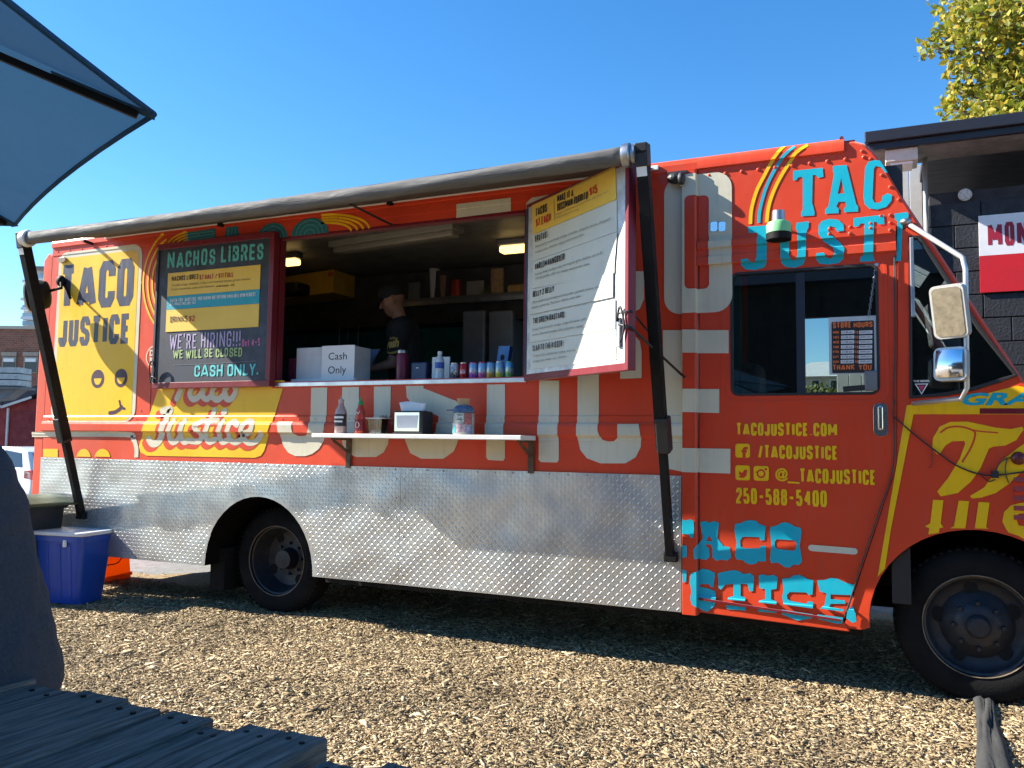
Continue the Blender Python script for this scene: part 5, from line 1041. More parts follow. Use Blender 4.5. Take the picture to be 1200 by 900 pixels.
# propped laptop lid seen behind the notice
l0 = P(398, 417, .42); l1 = P(447, 391, .55); lap = thing('laptop', (l0[0]+.1, .5, CZ), 'open laptop with blue-grey lid behind the Cash Only notice', 'laptop')
MB().box(l0[0]-.06, l0[0]+.30, .40, .62, CZ, CZ+.02).build('base', BLACKP, lap, bevel=.004)
A0 = np.array((l0[0]-.08, .40, CZ+.02)); MB().add([A0, A0+np.array((.30, 0, 0)), A0+np.array((.40, .10, .27)), A0+np.array((.0, .10, .27)), A0+np.array((0, .012, 0)), A0+np.array((.30, .012, 0)), A0+np.array((.40, .112, .27)), A0+np.array((0, .112, .27))], [(0, 1, 2, 3), (7, 6, 5, 4), (0, 4, 5, 1), (1, 5, 6, 2), (2, 6, 7, 3), (3, 7, 4, 0)]).build('lid', M('lid_blue', (.10, .13, .22), rough=.4), lap)
def can(px, body, top, label):
    p = P(px, 446, .13); t = thing('drink_can', (p[0], .13, CZ), label, 'can', 'drink cans lined up on the counter'); r = .030; h = .122
    MB().lathe([(.0, 0), (.024, 0), (r, .07), (r, .88), (.026, .95)], (p[0], .13, CZ), (p[0], .13, CZ+h), 24, caps=False).build('can_body', body, t, auto=50)
    MB().lathe([(.026, .95), (.0265, 1.0), (.024, .985), (.0, .975)], (p[0], .13, CZ), (p[0], .13, CZ+h), 24, caps=False).build('can_lid', top, t, auto=50); return t, p[0]
def canmat(n, c1, c2, c3):
    m = M(n, c1, rough=.3, metal=.3, var=0); nt = m.node_tree; N = nt.nodes.new; L = nt.links.new; b = nt.nodes['Principled BSDF']
    tc = N('ShaderNodeTexCoord'); sp = N('ShaderNodeSeparateXYZ'); L(tc.outputs['Object'], sp.inputs[0]); no_ = N('ShaderNodeTexNoise'); no_.inputs['Scale'].default_value = 28; L(tc.outputs['Object'], no_.inputs['Vector'])
    ad = N('ShaderNodeMath'); ad.operation = 'MULTIPLY_ADD'; ad.inputs[1].default_value = .09; L(no_.outputs[0], ad.inputs[0]); L(sp.outputs[2], ad.inputs[2])
    r = N('ShaderNodeValToRGB'); r.color_ramp.interpolation = 'CONSTANT'; e = r.color_ramp.elements; e[0].color = (*c3, 1); e[0].position = 0; e[1].color = (*c1, 1); e[1].position = .085; x = e.new(.125); x.color = (*c2, 1)
    L(ad.outputs[0], r.inputs[0]); L(r.outputs[0], b.inputs['Base Color']); return m
cols = [('silver', 'silver can with dark print beside the water bottle', (.55, .56, .58), (.50, .50, .52), (.10, .10, .12)), ('red', 'plain red soda can with white script on the counter', (.52, .01, .015), (.52, .01, .015), (.42, .008, .01)), ('violet', 'blue can with violet foot beside the red soda can', (.55, .55, .60), (.25, .40, .65), (.35, .06, .35)),
        ('pink', 'pale blue can with pink foot on the counter', (.45, .55, .65), (.25, .45, .65), (.60, .10, .30)), ('orange', 'pale blue can with orange foot on the counter', (.50, .55, .50), (.22, .42, .60), (.62, .33, .06)), ('yellow', 'pale blue can with yellow foot on the counter', (.50, .58, .55), (.25, .45, .60), (.55, .50, .06)), ('green', 'blue can with green foot at the end of the can row', (.50, .60, .52), (.15, .38, .60), (.20, .42, .10))]
for k, (px, (n_, lb, c1, c2, c3)) in enumerate(zip((532.5, 543.5, 554.5, 565, 575, 585.5, 597), cols)):
    t, x = can(px, canmat('can_'+n_, c1, c2, c3), [ALU, ALU, M('lid_pink', (.5, .06, .2), rough=.3, metal=.6), M('lid_red', (.5, .05, .12), rough=.3, metal=.6), M('lid_navy', (.03, .06, .16), rough=.3, metal=.6), ALU, M('lid_green', (.10, .35, .12), rough=.3, metal=.6)][k], lb)
    if n_ == 'red':
        V, T = text2d('Coca-Cola', .03, .25); MB().add([(x+.0302*math.sin((a-.5)*1.5), .13-.0303*math.cos((a-.5)*1.5), CZ+.045+.030*b) for a, b in V], T).build('can_lettering', PAPER, t)
    if n_ == 'silver':
        V, T = text2d('Coca-Cola', .03, .25); MB().add([(x+.0302*math.sin((b-.5)*1.2), .13-.0303*math.cos((b-.5)*1.2), CZ+.025+.07*a) for a, b in V], T).build('can_lettering', INK, t)
x = P(515, 446, .12)[0]; wb = thing('water_bottle', (x, .12, CZ), 'clear water bottle with blue label on the counter', 'bottle')
WBM = M('pet_water', (.55, .62, .66), rough=.08, var=.05, spec=.6); 
MB().lathe([(.0, 0), (.030, 0), (.0335, .05), (.0335, .25), (.031, .28), (.0335, .31), (.0335, .66), (.028, .78), (.014, .90), (.013, .94), (.0, .94)], (x, .12, CZ), (x, .12, CZ+.20), 24).build('bottle_body', WBM, wb, auto=50)
wrap('label', x, .12, CZ+.085, CZ+.128, .0338, M('label_blue', (.03, .10, .42), rough=.4), wb, 180, 360)
MB().lathe([(.0, 0), (.0155, 0), (.016, .9), (.014, 1), (.0, 1)], (x, .12, CZ+.184), (x, .12, CZ+.207), 18).build('cap', PAPER, wb, auto=50)
p = P(506, 447, .22); q = P(527, 418, .22); t = MB().box(p[0], q[0], .22, .23, CZ, q[2]).build('card', PAPER, None, loc=(p[0], .22, CZ)); props(t, 'plain white card standing behind the water bottle', 'card')
x = P(471, 446, .20)[0]; th = thing('thermos', (x, .20, CZ), 'dark red insulated flask standing on the counter', 'flask')
MB().lathe([(.0, 0), (.042, 0), (.044, .02), (.044, .90), (.034, .97), (.0, .97)], (x, .20, CZ), (x, .20, CZ+.22), 26).build('flask_body', M('flask_red', (.16, .012, .035), rough=.4), th, auto=50)
MB().lathe([(.0, 0), (.036, 0), (.036, 1), (.0, 1)], (x, .20, CZ+.212), (x, .20, CZ+.232), 26).build('flask_lid', STEEL, th, auto=50)
p = P(481, 446, .20); q = P(500, 424, .20); tm = thing('card_terminal', ((p[0]+q[0])/2, .22, CZ), 'dark blue card terminal on the counter beside the red flask', 'terminal')
DB = M('terminal_blue', (.02, .045, .11), rough=.4); MB().box(p[0], q[0], .20, .30, CZ+.012, q[2]).build('terminal_body', DB, tm, bevel=.01)
for xx in (p[0]+.01, q[0]-.03): MB().box(xx, xx+.02, .205, .295, CZ, CZ+.0125).build('foot', BLACKP, tm)
MB().box(p[0]+.045, p[0]+.065, .1985, .1999, q[2]-.045, q[2]-.038).build('badge', PAPER, tm)
p = P(578, 446, .26); q = P(592, 405, .26); bb = thing('carton', (p[0], .26, CZ), 'slanted blue carton with round hole behind the drink cans', 'carton')
sk = .03; V = [(p[0], .26, CZ), (p[0]+.085, .26, CZ), (p[0]+.085+sk, .28, q[2]), (p[0]+sk, .28, q[2])]; V += [(a_, b_+.06, c_) for a_, b_, c_ in V]
MB().add(V, [(0, 1, 2, 3), (7, 6, 5, 4), (0, 4, 5, 1), (1, 5, 6, 2), (2, 6, 7, 3), (3, 7, 4, 0)]).build('carton_body', M('carton_blue', (.08, .22, .50), rough=.5), bb)
t_ = (P(585, 419, .27)[2]-CZ)/(q[2]-CZ); cc = np.array((p[0]+.0425+sk*t_, .26+.02*t_-.0015, CZ+(q[2]-CZ)*t_)); MB().add([tuple(cc+np.array((.017*math.cos(a), .0, .021*math.sin(a)))) for a in np.linspace(0, 2*math.pi, 20, endpoint=False)], [tuple(range(20))]).build('hole', INK, bb)

# ================================================================== INSIDE THE TRUCK
GAL = M('galley_steel', (.22, .22, .225), rough=.4, metal=.8, var=.3)
a = G(392, 307, 2.82); c = G(537, 287, 2.82)
fx = thing('ceiling_light', tuple((a+c)/2), 'long unlit fluorescent fitting under the truck ceiling', 'light fitting')
LZ = M('fitting_white', (.26, .25, .22), rough=.5)
MB().bar((a[0], a[1], 2.955), (c[0], c[1], 2.955), .16, .05).build('fitting_tray', LZ, fx, bevel=.004)
MB().bar((a[0]+.02, a[1], 2.91), (c[0]-.02, c[1], 2.91), .10, .05).build('diffuser', M('diffuser_dull', (.24, .22, .18), rough=.4), fx, bevel=.015)
WARM = M('lit_bulb', (.9, .7, .3), rough=.5, var=0, emit=(1, .66, .22, 1.0))
for (l, r, t, b_), lb in (((329, 353, 301, 311), 'warm lit lamp under the ceiling beside the chalkboard leaf'), ((583, 622, 284, 296), 'warm lit lamp under the ceiling beside the taco menu board')):
    p = G((l+r)/2, b_, 2.87); lt = thing('ceiling_lamp', (p[0], p[1], 2.98), lb, 'lamp', 'lit lamps in the truck'); w = (r-l)/FPX*((p-CAM)@FW)*.5
    MB().box(p[0]-w, p[0]+w, p[1]-.05, p[1]+.05, 2.925, 2.979).build('lamp_housing', GAL, lt, bevel=.01)
    MB().box(p[0]-w*.85, p[0]+w*.85, p[1]-.052, p[1]+.045, 2.87, 2.9245).build('lamp_glass', WARM, lt, bevel=.015)
# yellow cupboard front and knick-knacks
p = P(325, 352, 1.5); q = P(391, 318, 1.5); cb = thing('cupboard', ((p[0]+q[0])/2, 1.6, p[2]), 'yellow cupboard panel hung inside the truck behind the chalkboard leaf', 'cupboard')
V = [(p[0]-.3, 1.5, p[2]), (q[0], 1.5, p[2]+.04), (q[0], 1.5, q[2]+.02), (p[0]-.3, 1.5, q[2]-.03)]; V += [(x, 1.85, z) for x, y, z in V]
MB().add(V, [(0, 1, 2, 3), (7, 6, 5, 4), (0, 4, 5, 1), (1, 5, 6, 2), (2, 6, 7, 3), (3, 7, 4, 0)]).build('cupboard_front', M('cupboard_yellow', (.62, .34, .03), rough=.5), cb)
c_ = P(387, 321, 1.49); MB().lathe([(.0, 0), (.028, 0), (.028, 1), (.0, 1)], (c_[0], 1.499, c_[2]), (c_[0], 1.49, c_[2]), 20).build('sticker', M('sticker_red', (.5, .1, .06), rough=.5), cb)
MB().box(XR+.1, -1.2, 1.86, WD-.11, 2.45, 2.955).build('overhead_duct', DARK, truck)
p = P(330, 345, 1.1); rk = thing('wire_rack', (p[0], 1.1, p[2]), 'dark rack of utensils hung in front of the yellow cupboard', 'rack'); MB().box(p[0]-.25, P(356, 345, 1.1)[0], 1.0, 1.2, P(340, 346, 1.1)[2], P(340, 333, 1.1)[2]).build('rack_body', BLACKM, rk, bevel=.02)
MB().bar((p[0]-.25, 1.0, p[2]-.10), (P(356, 340, 1.0)[0], 1.0, p[2]+.02), .015, .015).build('rail', BLACKM, rk); MB().tube([(p[0], 1.1, p[2]+.05), (p[0], 1.1, 2.455)], .01).build('hanger', BLACKM, rk)
MB().box(-4.9, -3.6, 1.35, 1.95, .96, 1.72).build('grill', GAL, None, bevel=.01, loc=(-4.2, 1.6, .96)); props(bpy.data.objects['grill'], 'dark steel grill unit against the far wall of the truck', 'grill')
MB().box(-3.4, -1.4, 1.75, 2.14, .96, 1.62).build('back_counter', GAL, None, bevel=.01, loc=(-2.4, 1.9, .96)); props(bpy.data.objects['back_counter'], 'dark steel counter below the shelf inside the truck', 'counter')
# kitchen clutter
def smallthing(name, px, y, z, prof, h, mat, label, cat):
    x = P(px, 400, y)[0]; o = MB().lathe(prof, (x, y, z), (x, y, z+h), 20).build(name, mat, None, auto=45, loc=(x, y, z)); return props(o, label, cat)
# shelf with goods
p = P(492, 350, 1.8); q = P(640, 346, 1.8); wsz = p[2]; sh_ = thing('wall_shelf', ((p[0]+q[0])/2, 1.95, wsz), 'dark shelf of goods along the teal wall in the truck', 'shelf')
MB().box(p[0]-.2, q[0]+.4, 1.78, WD-.1, wsz-.03, wsz).build('shelf_board', M('shelf_dark', (.12, .12, .12), rough=.5), sh_); MB().box(p[0]-.2, q[0]+.4, 1.775, 1.80, wsz-.07, wsz-.03).build('shelf_edge', GAL, sh_)
def goods(name, l, r, t, b_, y, d, mat, label, cat, z=None, bev=.01):
    p = P(l, b_, y); q = P(r, t, y); z0 = p[2] if z is None else z
    o = MB().box(p[0], q[0], y, y+d, z0, q[2]).build(name, mat, None, bevel=bev, loc=((p[0]+q[0])/2, y+d/2, z0), seg=3); return props(o, label, cat)
KR = M('kraft_dark', (.40, .26, .13), rough=.8, var=.3, vs=20)
o = goods('paper_bag', 574, 590, 313, 349, 1.84, .14, KR, 'tall brown paper bag on the shelf in the truck', 'bag', wsz, .02)
goods('basket', 593.5, 618, 331.5, 349, 1.82, .2, M('basket_tan', (.45, .27, .10), rough=.7, var=.4, vs=30), 'woven tan basket on the shelf beside the paper bag', 'basket', wsz, .025)
goods('box', 546, 567, 328, 349, 1.84, .2, M('box_grey', (.30, .29, .27), rough=.7), 'dull grey carton on the shelf in the truck', 'box', wsz)
goods('tub', 478, 492, 330, 349, 1.84, .15, M('tub_grey', (.15, .15, .15), rough=.6), 'small grey dispenser on the shelf behind the worker', 'dispenser', wsz)
p = P(566, 340, 1.83); mb = MB()
for k in range(7): a = -.9+.3*k; mb.add([(p[0]-.03+.012*k, 1.83, wsz), (p[0]-.02+.012*k, 1.83, wsz), (p[0]-.02+.014*k+.07*math.sin(a), 1.80, wsz+.08*math.cos(a)+.03)], [(0, 1, 2)])
o = mb.build('greens', M('leaf_dull', (.16, .20, .03), rough=.6), None, loc=(p[0], 1.83, wsz)); props(o, 'bunch of green leaves between the cartons on the shelf', 'greens')
BIN = M('bin_plastic', (.26, .30, .38), rough=.35, var=.2)
for (l, r), lb in (((541, 568), 'translucent grey bin on the back counter, next to the worker'), ((572, 601), 'translucent grey bin on the back counter, next to the taco menu board')): goods('storage_bin', l, r, 363, 399, 1.80, .25, BIN, lb, 'bin', 1.62, .02)
CUPW = M('cup_white', (.62, .60, .56), rough=.6)
smallthing('cup_stack', 508, 1.9, wsz, [(.0, 0), (.045, 0), (.055, 1), (.0, 1)], .30, CUPW, 'tall stack of white paper cups on the wall shelf', 'cups')
smallthing('cup_stack', 520, 1.9, wsz, [(.0, 0), (.045, 0), (.055, 1), (.0, 1)], .22, M('cup_brown', (.30, .18, .09), rough=.7), 'short stack of brown paper cups on the wall shelf', 'cups')
smallthing('tin', 534, 1.88, wsz, [(.0, 0), (.06, 0), (.06, .96), (.05, 1), (.0, 1)], .17, M('tin_red', (.40, .05, .03), rough=.35, metal=.4), 'red food tin on the wall shelf', 'tin')
smallthing('paper_roll', 515, 1.95, 1.62, [(.0, 0), (.07, 0), (.07, 1), (.02, 1), (.0, 1)], .26, CUPW, 'white paper towel roll on the back counter', 'paper roll')
smallthing('stock_pot', 352, 1.6, 1.72, [(.0, 0), (.15, 0), (.155, .95), (.165, 1), (.15, .98), (.0, .9)], .22, GAL, 'steel stock pot standing on the grill unit', 'pot')
smallthing('stock_pot', 385, 1.62, 1.72, [(.0, 0), (.11, 0), (.115, .95), (.12, 1), (.11, .98), (.0, .9)], .15, GAL, 'small steel pan standing on the grill unit', 'pan')
for k, (px, ln, lb) in enumerate(((398, .34, 'steel ladle hung from the duct, next to the yellow cupboard'), (408, .28, 'steel spatula hung from the duct behind the worker'), (420, .31, 'steel whisk hung from the duct behind the cap'))):
    x = P(px, 330, 1.80)[0]; ut = thing('utensil', (x, 1.82, 2.45-ln), lb, 'utensil', 'utensils hung from the duct'); MB().tube([(x, 1.82, 2.455), (x, 1.82, 2.45-ln*.7)], .007, 8).build('handle', STEEL, ut, smooth=True)
    if k == 0: MB().lathe([(.0, 0), (.03, .1), (.045, .5), (.048, 1), (.0, .9)], (x, 1.82, 2.45-ln), (x, 1.82, 2.45-ln*.7+.01), 16).build('bowl', STEEL, ut, smooth=True)
    elif k == 1: MB().box(x-.04, x+.04, 1.817, 1.823, 2.45-ln, 2.45-ln*.68).build('blade', STEEL, ut)
    else: MB().lathe([(.0, 0), (.028, .3), (.03, .6), (.008, 1)], (x, 1.82, 2.45-ln), (x, 1.82, 2.45-ln*.68), 10).build('wires', STEEL, ut, smooth=True)
# cab: seats, dash
seat = thing('driver_seat', (-.55, 1.55, .96), 'dark driver seat inside the cab', 'seat')
MB().box(-.85, -.35, 1.3, 1.8, 1.15, 1.3).build('cushion', DARK, seat, bevel=.05); MB().box(-.95, -.80, 1.3, 1.8, 1.3, 1.95).build('backrest', DARK, seat, bevel=.05); MB().box(-.7, -.5, 1.45, 1.65, .96, 1.149).build('pedestal', DARK, seat)
MB().box(.25, .75, .12, WD-.12, .97, 1.52).build('dashboard', DARK, truck, bevel=.05)
mb = MB(); c0 = np.array((.18, 1.5, 1.60)); uu = np.array((.5, 0, .87)); mb.tube([c0+uu*.2*math.cos(t)+np.array((0, .2*math.sin(t), 0)) for t in np.linspace(0, 2*math.pi, 33)], .015, 8); mb.bar(c0, c0+np.array((.22, 0, -.14)), .05, .05); mb.build('steering_wheel', BLACKP, truck, smooth=False)
MB().box(XP1-.06, -.06, .04, WD-.08, 2.93, 2.96).build('cab_headliner', DARK, truck)
for k, cc in enumerate(((.02, .12, .12), (.18, .08, .02), (.03, .03, .03), (.02, .09, .10), (.12, .03, .02))): MB().box(-1.115+.0*k, -1.09, .16+.11*k, .22+.11*k, 1.5, 2.6).build('hanging_strip', M('strip_%d' % k, cc, rough=.7), truck)

# --- store hours sign on its chain
SY = .006; ps = Plane((0, SY, 0), (1, 0, 0), (0, -1, 0)); zH = lambda x, y: (960+x/10, 360+y/10)
s0 = P(*zH(118, 790), SY); s1 = P(*zH(668, 95), SY)
hs = thing('store_hours_sign', ((s0[0]+s1[0])/2, SY, s0[2]), 'black and orange STORE HOURS sign hung on a chain in the cab door window', 'sign')
MB().box(s0[0], s1[0], SY+.001, SY+.006, s0[2], s1[2]).build('sign_plate', M('sign_grey', (.50, .54, .56), rough=.5), hs, bevel=.002)
e0 = P(*zH(152, 775), SY); e1_ = P(*zH(640, 152), SY); flat(ps, 'sign_field', [poly2([rrect(e0[0], e1_[0], e0[2], e1_[2], .008)])], INK, hs, .0005)
def hrow(body, l, r, b_, t, bold=.04): p = P(*zH(l, b_), SY); q = P(*zH(r, t), SY); return sfont(body, p[0], q[0], p[2], q[2], w=.2 if bold > .02 else .12, gap=.12) if ':' not in body else fit(body, p[0], q[0], p[2], q[2], bold=bold)
OR = M('sign_orange', (.75, .16, .03), rough=.5, var=0); days = ['MON.', 'TUES.', 'WED.', 'THUR.', 'FRI.', 'SAT.', 'SUN.']
tx = [hrow('STORE', 162, 375, 248, 170, .05), hrow('HOURS', 403, 625, 240, 168, .05), hrow('THANK', 160, 415, 740, 668, .05), hrow('YOU', 462, 615, 740, 668, .05)]; bxs = []; hrs = []
for k in range(7):
    y = 312+57.5*k; tx += [hrow(days[k], 162, 240, y, y-34), hrow('TO', 420, 455, y, y-34)]
    for l, r in ((258-k, 412-k), (468-k, 624-k)): p = P(*zH(l, y+4), SY); q = P(*zH(r, y-42), SY); bxs.append(poly2([rrect(p[0], q[0], p[2], q[2], .002)]))
    hrs += [hrow('11:30 am', 272, 390, y-6, y-30, .01), hrow('8:00 pm', 482, 600, y-6, y-30, .01)]
flat(ps, 'sign_lettering', tx, OR, hs, .002); flat(ps, 'hour_boxes', bxs, M('sign_pale', (.62, .64, .66), rough=.5), hs, .0018); flat(ps, 'hour_lettering', hrs, INK, hs, .0045)
ch = [P(1026, 316, SY), P(1022, 350, SY), P(1018, 370, SY)]; n = 15
for k in range(n):
    t = k/(n-1); c0 = ch[0]*(1-t)+ch[2]*t; rx = .005; mb = MB(); ax_ = np.array((1, 0, 0)) if k % 2 else np.array((0, 1, 0))
    mb.tube([c0+ax_*rx*math.cos(a)+np.array((0, 0, .0165*math.sin(a))) for a in np.linspace(0, 2*math.pi, 13)], .0016, 5); mb.build('chain_link', STEEL, hs, smooth=True)
t0 = P(1027, 311, SY); MB().box(t0[0]-.01, t0[0]+.01, -.002, .02, t0[2]-.006, t0[2]+.012).build('chain_hook', STEEL, hs)
p = P(1020, 445, -.01); MB().box(p[0]-.03, p[0]+.035, -.02, .0215, p[2]-.06, p[2]+.05).build('door_latch', M('latch_grey', (.16, .17, .18), rough=.4), door, bevel=.008)
MB().bar((p[0]-.14, -.006, p[2]-.05), (p[0], -.006, p[2]-.04), .02, .03).build('latch_lever', BLACKP, door, bevel=.004)

# ================================================================== PEOPLE
def remesh(name, mb, mat, parent, vox, it=6):
    o = mb.build(name, mat, parent, smooth=True); r = o.modifiers.new('r', 'REMESH'); r.mode = 'VOXEL'; r.voxel_size = vox; r.use_smooth_shade = True
    s = o.modifiers.new('s', 'SMOOTH'); s.iterations = it; s.factor = .5; return o
def cap(mb, a, b, ra, rb, n=14):
    a = np.array(a, float); b = np.array(b, float); d = b-a; l = np.linalg.norm(d); pr = []
    for k in range(5): t = math.pi/2*(1-k/4); pr.append((ra*math.cos(t)+1e-5, -ra*math.sin(t)/l))
    for k in range(5): t = math.pi/2*k/4; pr.append((rb*math.cos(t)+1e-5, 1+rb*math.sin(t)/l))
    mb.lathe(pr, a, b, n)
def chain(mb, pts, rs):
    for i in range(len(pts)-1): cap(mb, pts[i], pts[i+1], rs[i], rs[i+1])
def hand_at(mb, w, d, nrm):                 # palm, four bent fingers and a thumb from wrist w along d; nrm = back of hand
    w = np.array(w, float); d = np.array(d, float); d /= np.linalg.norm(d); nrm = np.array(nrm, float); s = np.cross(d, nrm); s /= np.linalg.norm(s); nrm = np.cross(s, d)
    for k in (-1.3, -.4, .4, 1.3): cap(mb, w, w+d*.085+s*.019*k, .022, .013)
    for k, l in ((-1.5, .062), (-.5, .075), (.5, .08), (1.5, .072)):
        a = w+d*.085+s*.019*k; b_ = a+d*l*.5-nrm*.012; c_ = b_+d*l*.35-nrm*.03; cap(mb, a, b_, .0105, .0095); cap(mb, b_, c_, .0095, .008)
    t0 = w+d*.025+s*.03; t1 = t0+d*.03+s*.03-nrm*.01; t2 = t1+d*.03+s*.006-nrm*.015; cap(mb, t0, t1, .015, .011); cap(mb, t1, t2, .011, .009)
def head(mb, c, f, tilt=0, s=1.0):          # face direction f (horizontal), head centre c
    f = np.array(f, float); f /= np.linalg.norm(f); sd_ = np.array((-f[1], f[0], 0)); up = np.array((0, 0, 1.)); f2 = f*math.cos(tilt)-up*math.sin(tilt); up2 = up*math.cos(tilt)+f*math.sin(tilt); c = np.array(c, float); g = lambda a, b_, z: c+(f2*a+sd_*b_+up2*z)*s
    cap(mb, g(-.02, 0, .035), g(.012, 0, .03), .092*s, .088*s); cap(mb, g(.03, 0, -.03), g(.045, 0, -.085), .068*s, .038*s); cap(mb, g(.015, .03, -.05), g(.015, -.03, -.05), .055*s, .055*s)
    cap(mb, g(.093, 0, .015), g(.112, 0, -.022), .010*s, .015*s); cap(mb, g(.085, -.028, .028), g(.085, .028, .028), .016*s, .016*s); cap(mb, g(.080, -.016, -.062), g(.080, .016, -.062), .012*s, .012*s)
    for q in (-1, 1): cap(mb, g(-.005, .088*q, .015), g(-.002, .086*q, -.02), .017*s, .013*s); cap(mb, g(.06, .035*q, -.01), g(.05, .045*q, -.03), .026*s, .024*s)
    return g
SKIN = M('skin', (.42, .22, .15), rough=.55, var=.08, vs=20); SKIN.node_tree.nodes['Principled BSDF'].inputs['Subsurface Weight'].default_value = .05
# --- worker at the counter: looks down and towards the grill
hc = P(460, 353, .85); WX, WY = hc[0]+.09, .88
wk = thing('person', (WX, WY, .96), 'person in black cap and black T-shirt with gold print working inside the truck', 'person')
hz_ = hc[2]; f = np.array((-.86, -.5, 0)); f /= np.linalg.norm(f); sdv = np.array((-f[1], f[0], 0)); nk = np.array((WX, WY, hz_-.19)); sz = nk[2]-.05
shL = nk+sdv*.19+np.array((0, 0, -.06)); shR = nk-sdv*.19+np.array((0, 0, -.06))        # sdv points to the person's left
hip = np.array((WX+.05, WY+.03, 1.74)); 
mb = MB(); g = head(mb, (hc[0], .85, hz_), f, .35); chain(mb, [nk+np.array((0, 0, -.05)), np.array((hc[0]+.035, .86, hz_-.06))], [.062, .056])
chain(mb, [nk+np.array((0, 0, -.08)), hip], [.13, .14]); cap(mb, shL, shR, .07, .07)
def arm(mb, s, e, w, r=(.055, .044, .034, .028)): cap(mb, s, e, r[0], r[1]); cap(mb, e, w, r[1]*.95, r[3])
eL = shL+f*.08+np.array((0, 0, -.29)); wL = eL+f*.22+np.array((0, 0, -.06)); eR = shR-f*.02+np.array((.02, 0, -.30)); wR = eR+f*.24+sdv*.06+np.array((0, 0, .0))
arm(mb, shL, eL, wL); arm(mb, shR, eR, wR); hand_at(mb, wL, f*.9-sdv*.3+np.array((0, 0, -.25)), (0, 0, 1)); hand_at(mb, wR, f*.9+sdv*.4+np.array((0, 0, -.2)), (0, 0, 1))
for q in (1, -1):
    hh = hip+sdv*.09*q; chain(mb, [hh, hh+np.array((0, 0, -.40)), hh+np.array((0, 0, -.71))], [.085, .06, .045]); cap(mb, hh+np.array((0, 0, -.745)), hh+f*.16+np.array((0, 0, -.75)), .035, .03)
remesh('body', mb, M('skin_tan', (.28, .145, .095), rough=.55, var=.12, vs=25), wk, .010)
BTEE = M('black_tee', (.012, .013, .016), rough=.9, var=.2, bump=.2, bs=14)
mb = MB(); chain(mb, [nk+np.array((0, 0, -.075)), hip+np.array((0, 0, -.05))], [.145, .16]); cap(mb, shL*.92+shR*.08+np.array((0, 0, .01)), shL*.08+shR*.92+np.array((0, 0, .01)), .085, .085); cap(mb, shL, shL+(eL-shL)*.62, .078, .072); cap(mb, shR, shR+(eR-shR)*.62, .078, .074)
cap(mb, nk+np.array((.0, 0, -.1))+sdv*.08, hip+sdv*.06, .11, .12); cap(mb, nk+np.array((0, 0, -.1))-sdv*.08, hip-sdv*.06, .11, .12)
remesh('t_shirt', mb, BTEE, wk, .012, 8)
mb = MB()
for q in (1, -1): hh = hip+sdv*.09*q; chain(mb, [hh+np.array((0, 0, .02)), hh+np.array((0, 0, -.40)), hh+np.array((0, 0, -.69))], [.12, .085, .07])
remesh('trousers', mb, M('dark_trousers', (.015, .016, .02), rough=.9), wk, .015)
mb = MB(); cap(mb, g(-.022, 0, .065), g(.005, 0, .065), .100, .098)
o = remesh('cap', mb, BTEE, wk, .012, 2)
mb = MB(); V = []; n = 10
for j in range(3):
    for i in range(n+1): a = -1.1+2.2*i/n; r = .085+.045*j; V.append(g(.02+r*math.cos(a)*.95, r*math.sin(a)*.8*(1-.12*j), .052-.012*j-.02*abs(math.sin(a))))
o = MB().add(V, [(j*(n+1)+i, j*(n+1)+i+1, (j+1)*(n+1)+i+1, (j+1)*(n+1)+i) for j in range(2) for i in range(n)]).build('cap_brim', BTEE, wk, smooth=True); o.modifiers.new('t', 'SOLIDIFY').thickness = .005
MB().ball(g(.085, 0, .09), (.014, .014, .012)).build('cap_badge', M('badge_red', (.4, .05, .05), rough=.6), wk, smooth=True)
for q in (-1, 1): MB().ball(g(.088, .030*q, .008), (.010, .010, .007)).build('eye', INK, wk, smooth=True)
cc = P(461, 405, .66); tp = Plane(cc, (1, .0, 0), (-.1, -1, 0))
# print follows the shirt front
V, T = text2d('Fresh', .045, .25); V2, T2_ = text2d('TACO', .03); gold = []
def wrapx(a, b): return (cc[0]+a, WY-.155-.02*math.cos(a*9)+.25*a*a*4, cc[2]+b)
mb = MB(); mb.add([wrapx(-.068+.13*a, -.035+.075*b+.02*a) for a, b in V], T); mb.add([wrapx(-.03+.065*a, .045+.02*b) for a, b in V2], T2_)
vs, ts = stroke2([(-.05, -.05), (0, -.062), (.05, -.05), (.07, -.035)], .014); mb.add([wrapx(a, b) for a, b in vs], ts); 
prn = mb.build('shirt_print', M('gold_print', (.50, .32, .06), rough=.6), wk)
sw = prn.modifiers.new('sw', 'SHRINKWRAP'); sw.target = bpy.data.objects['t_shirt']; sw.wrap_method = 'PROJECT'; sw.use_project_y = True; sw.use_negative_direction = True; sw.use_positive_direction = True; sw.offset = .004; sw.wrap_mode = 'ABOVE_SURFACE'

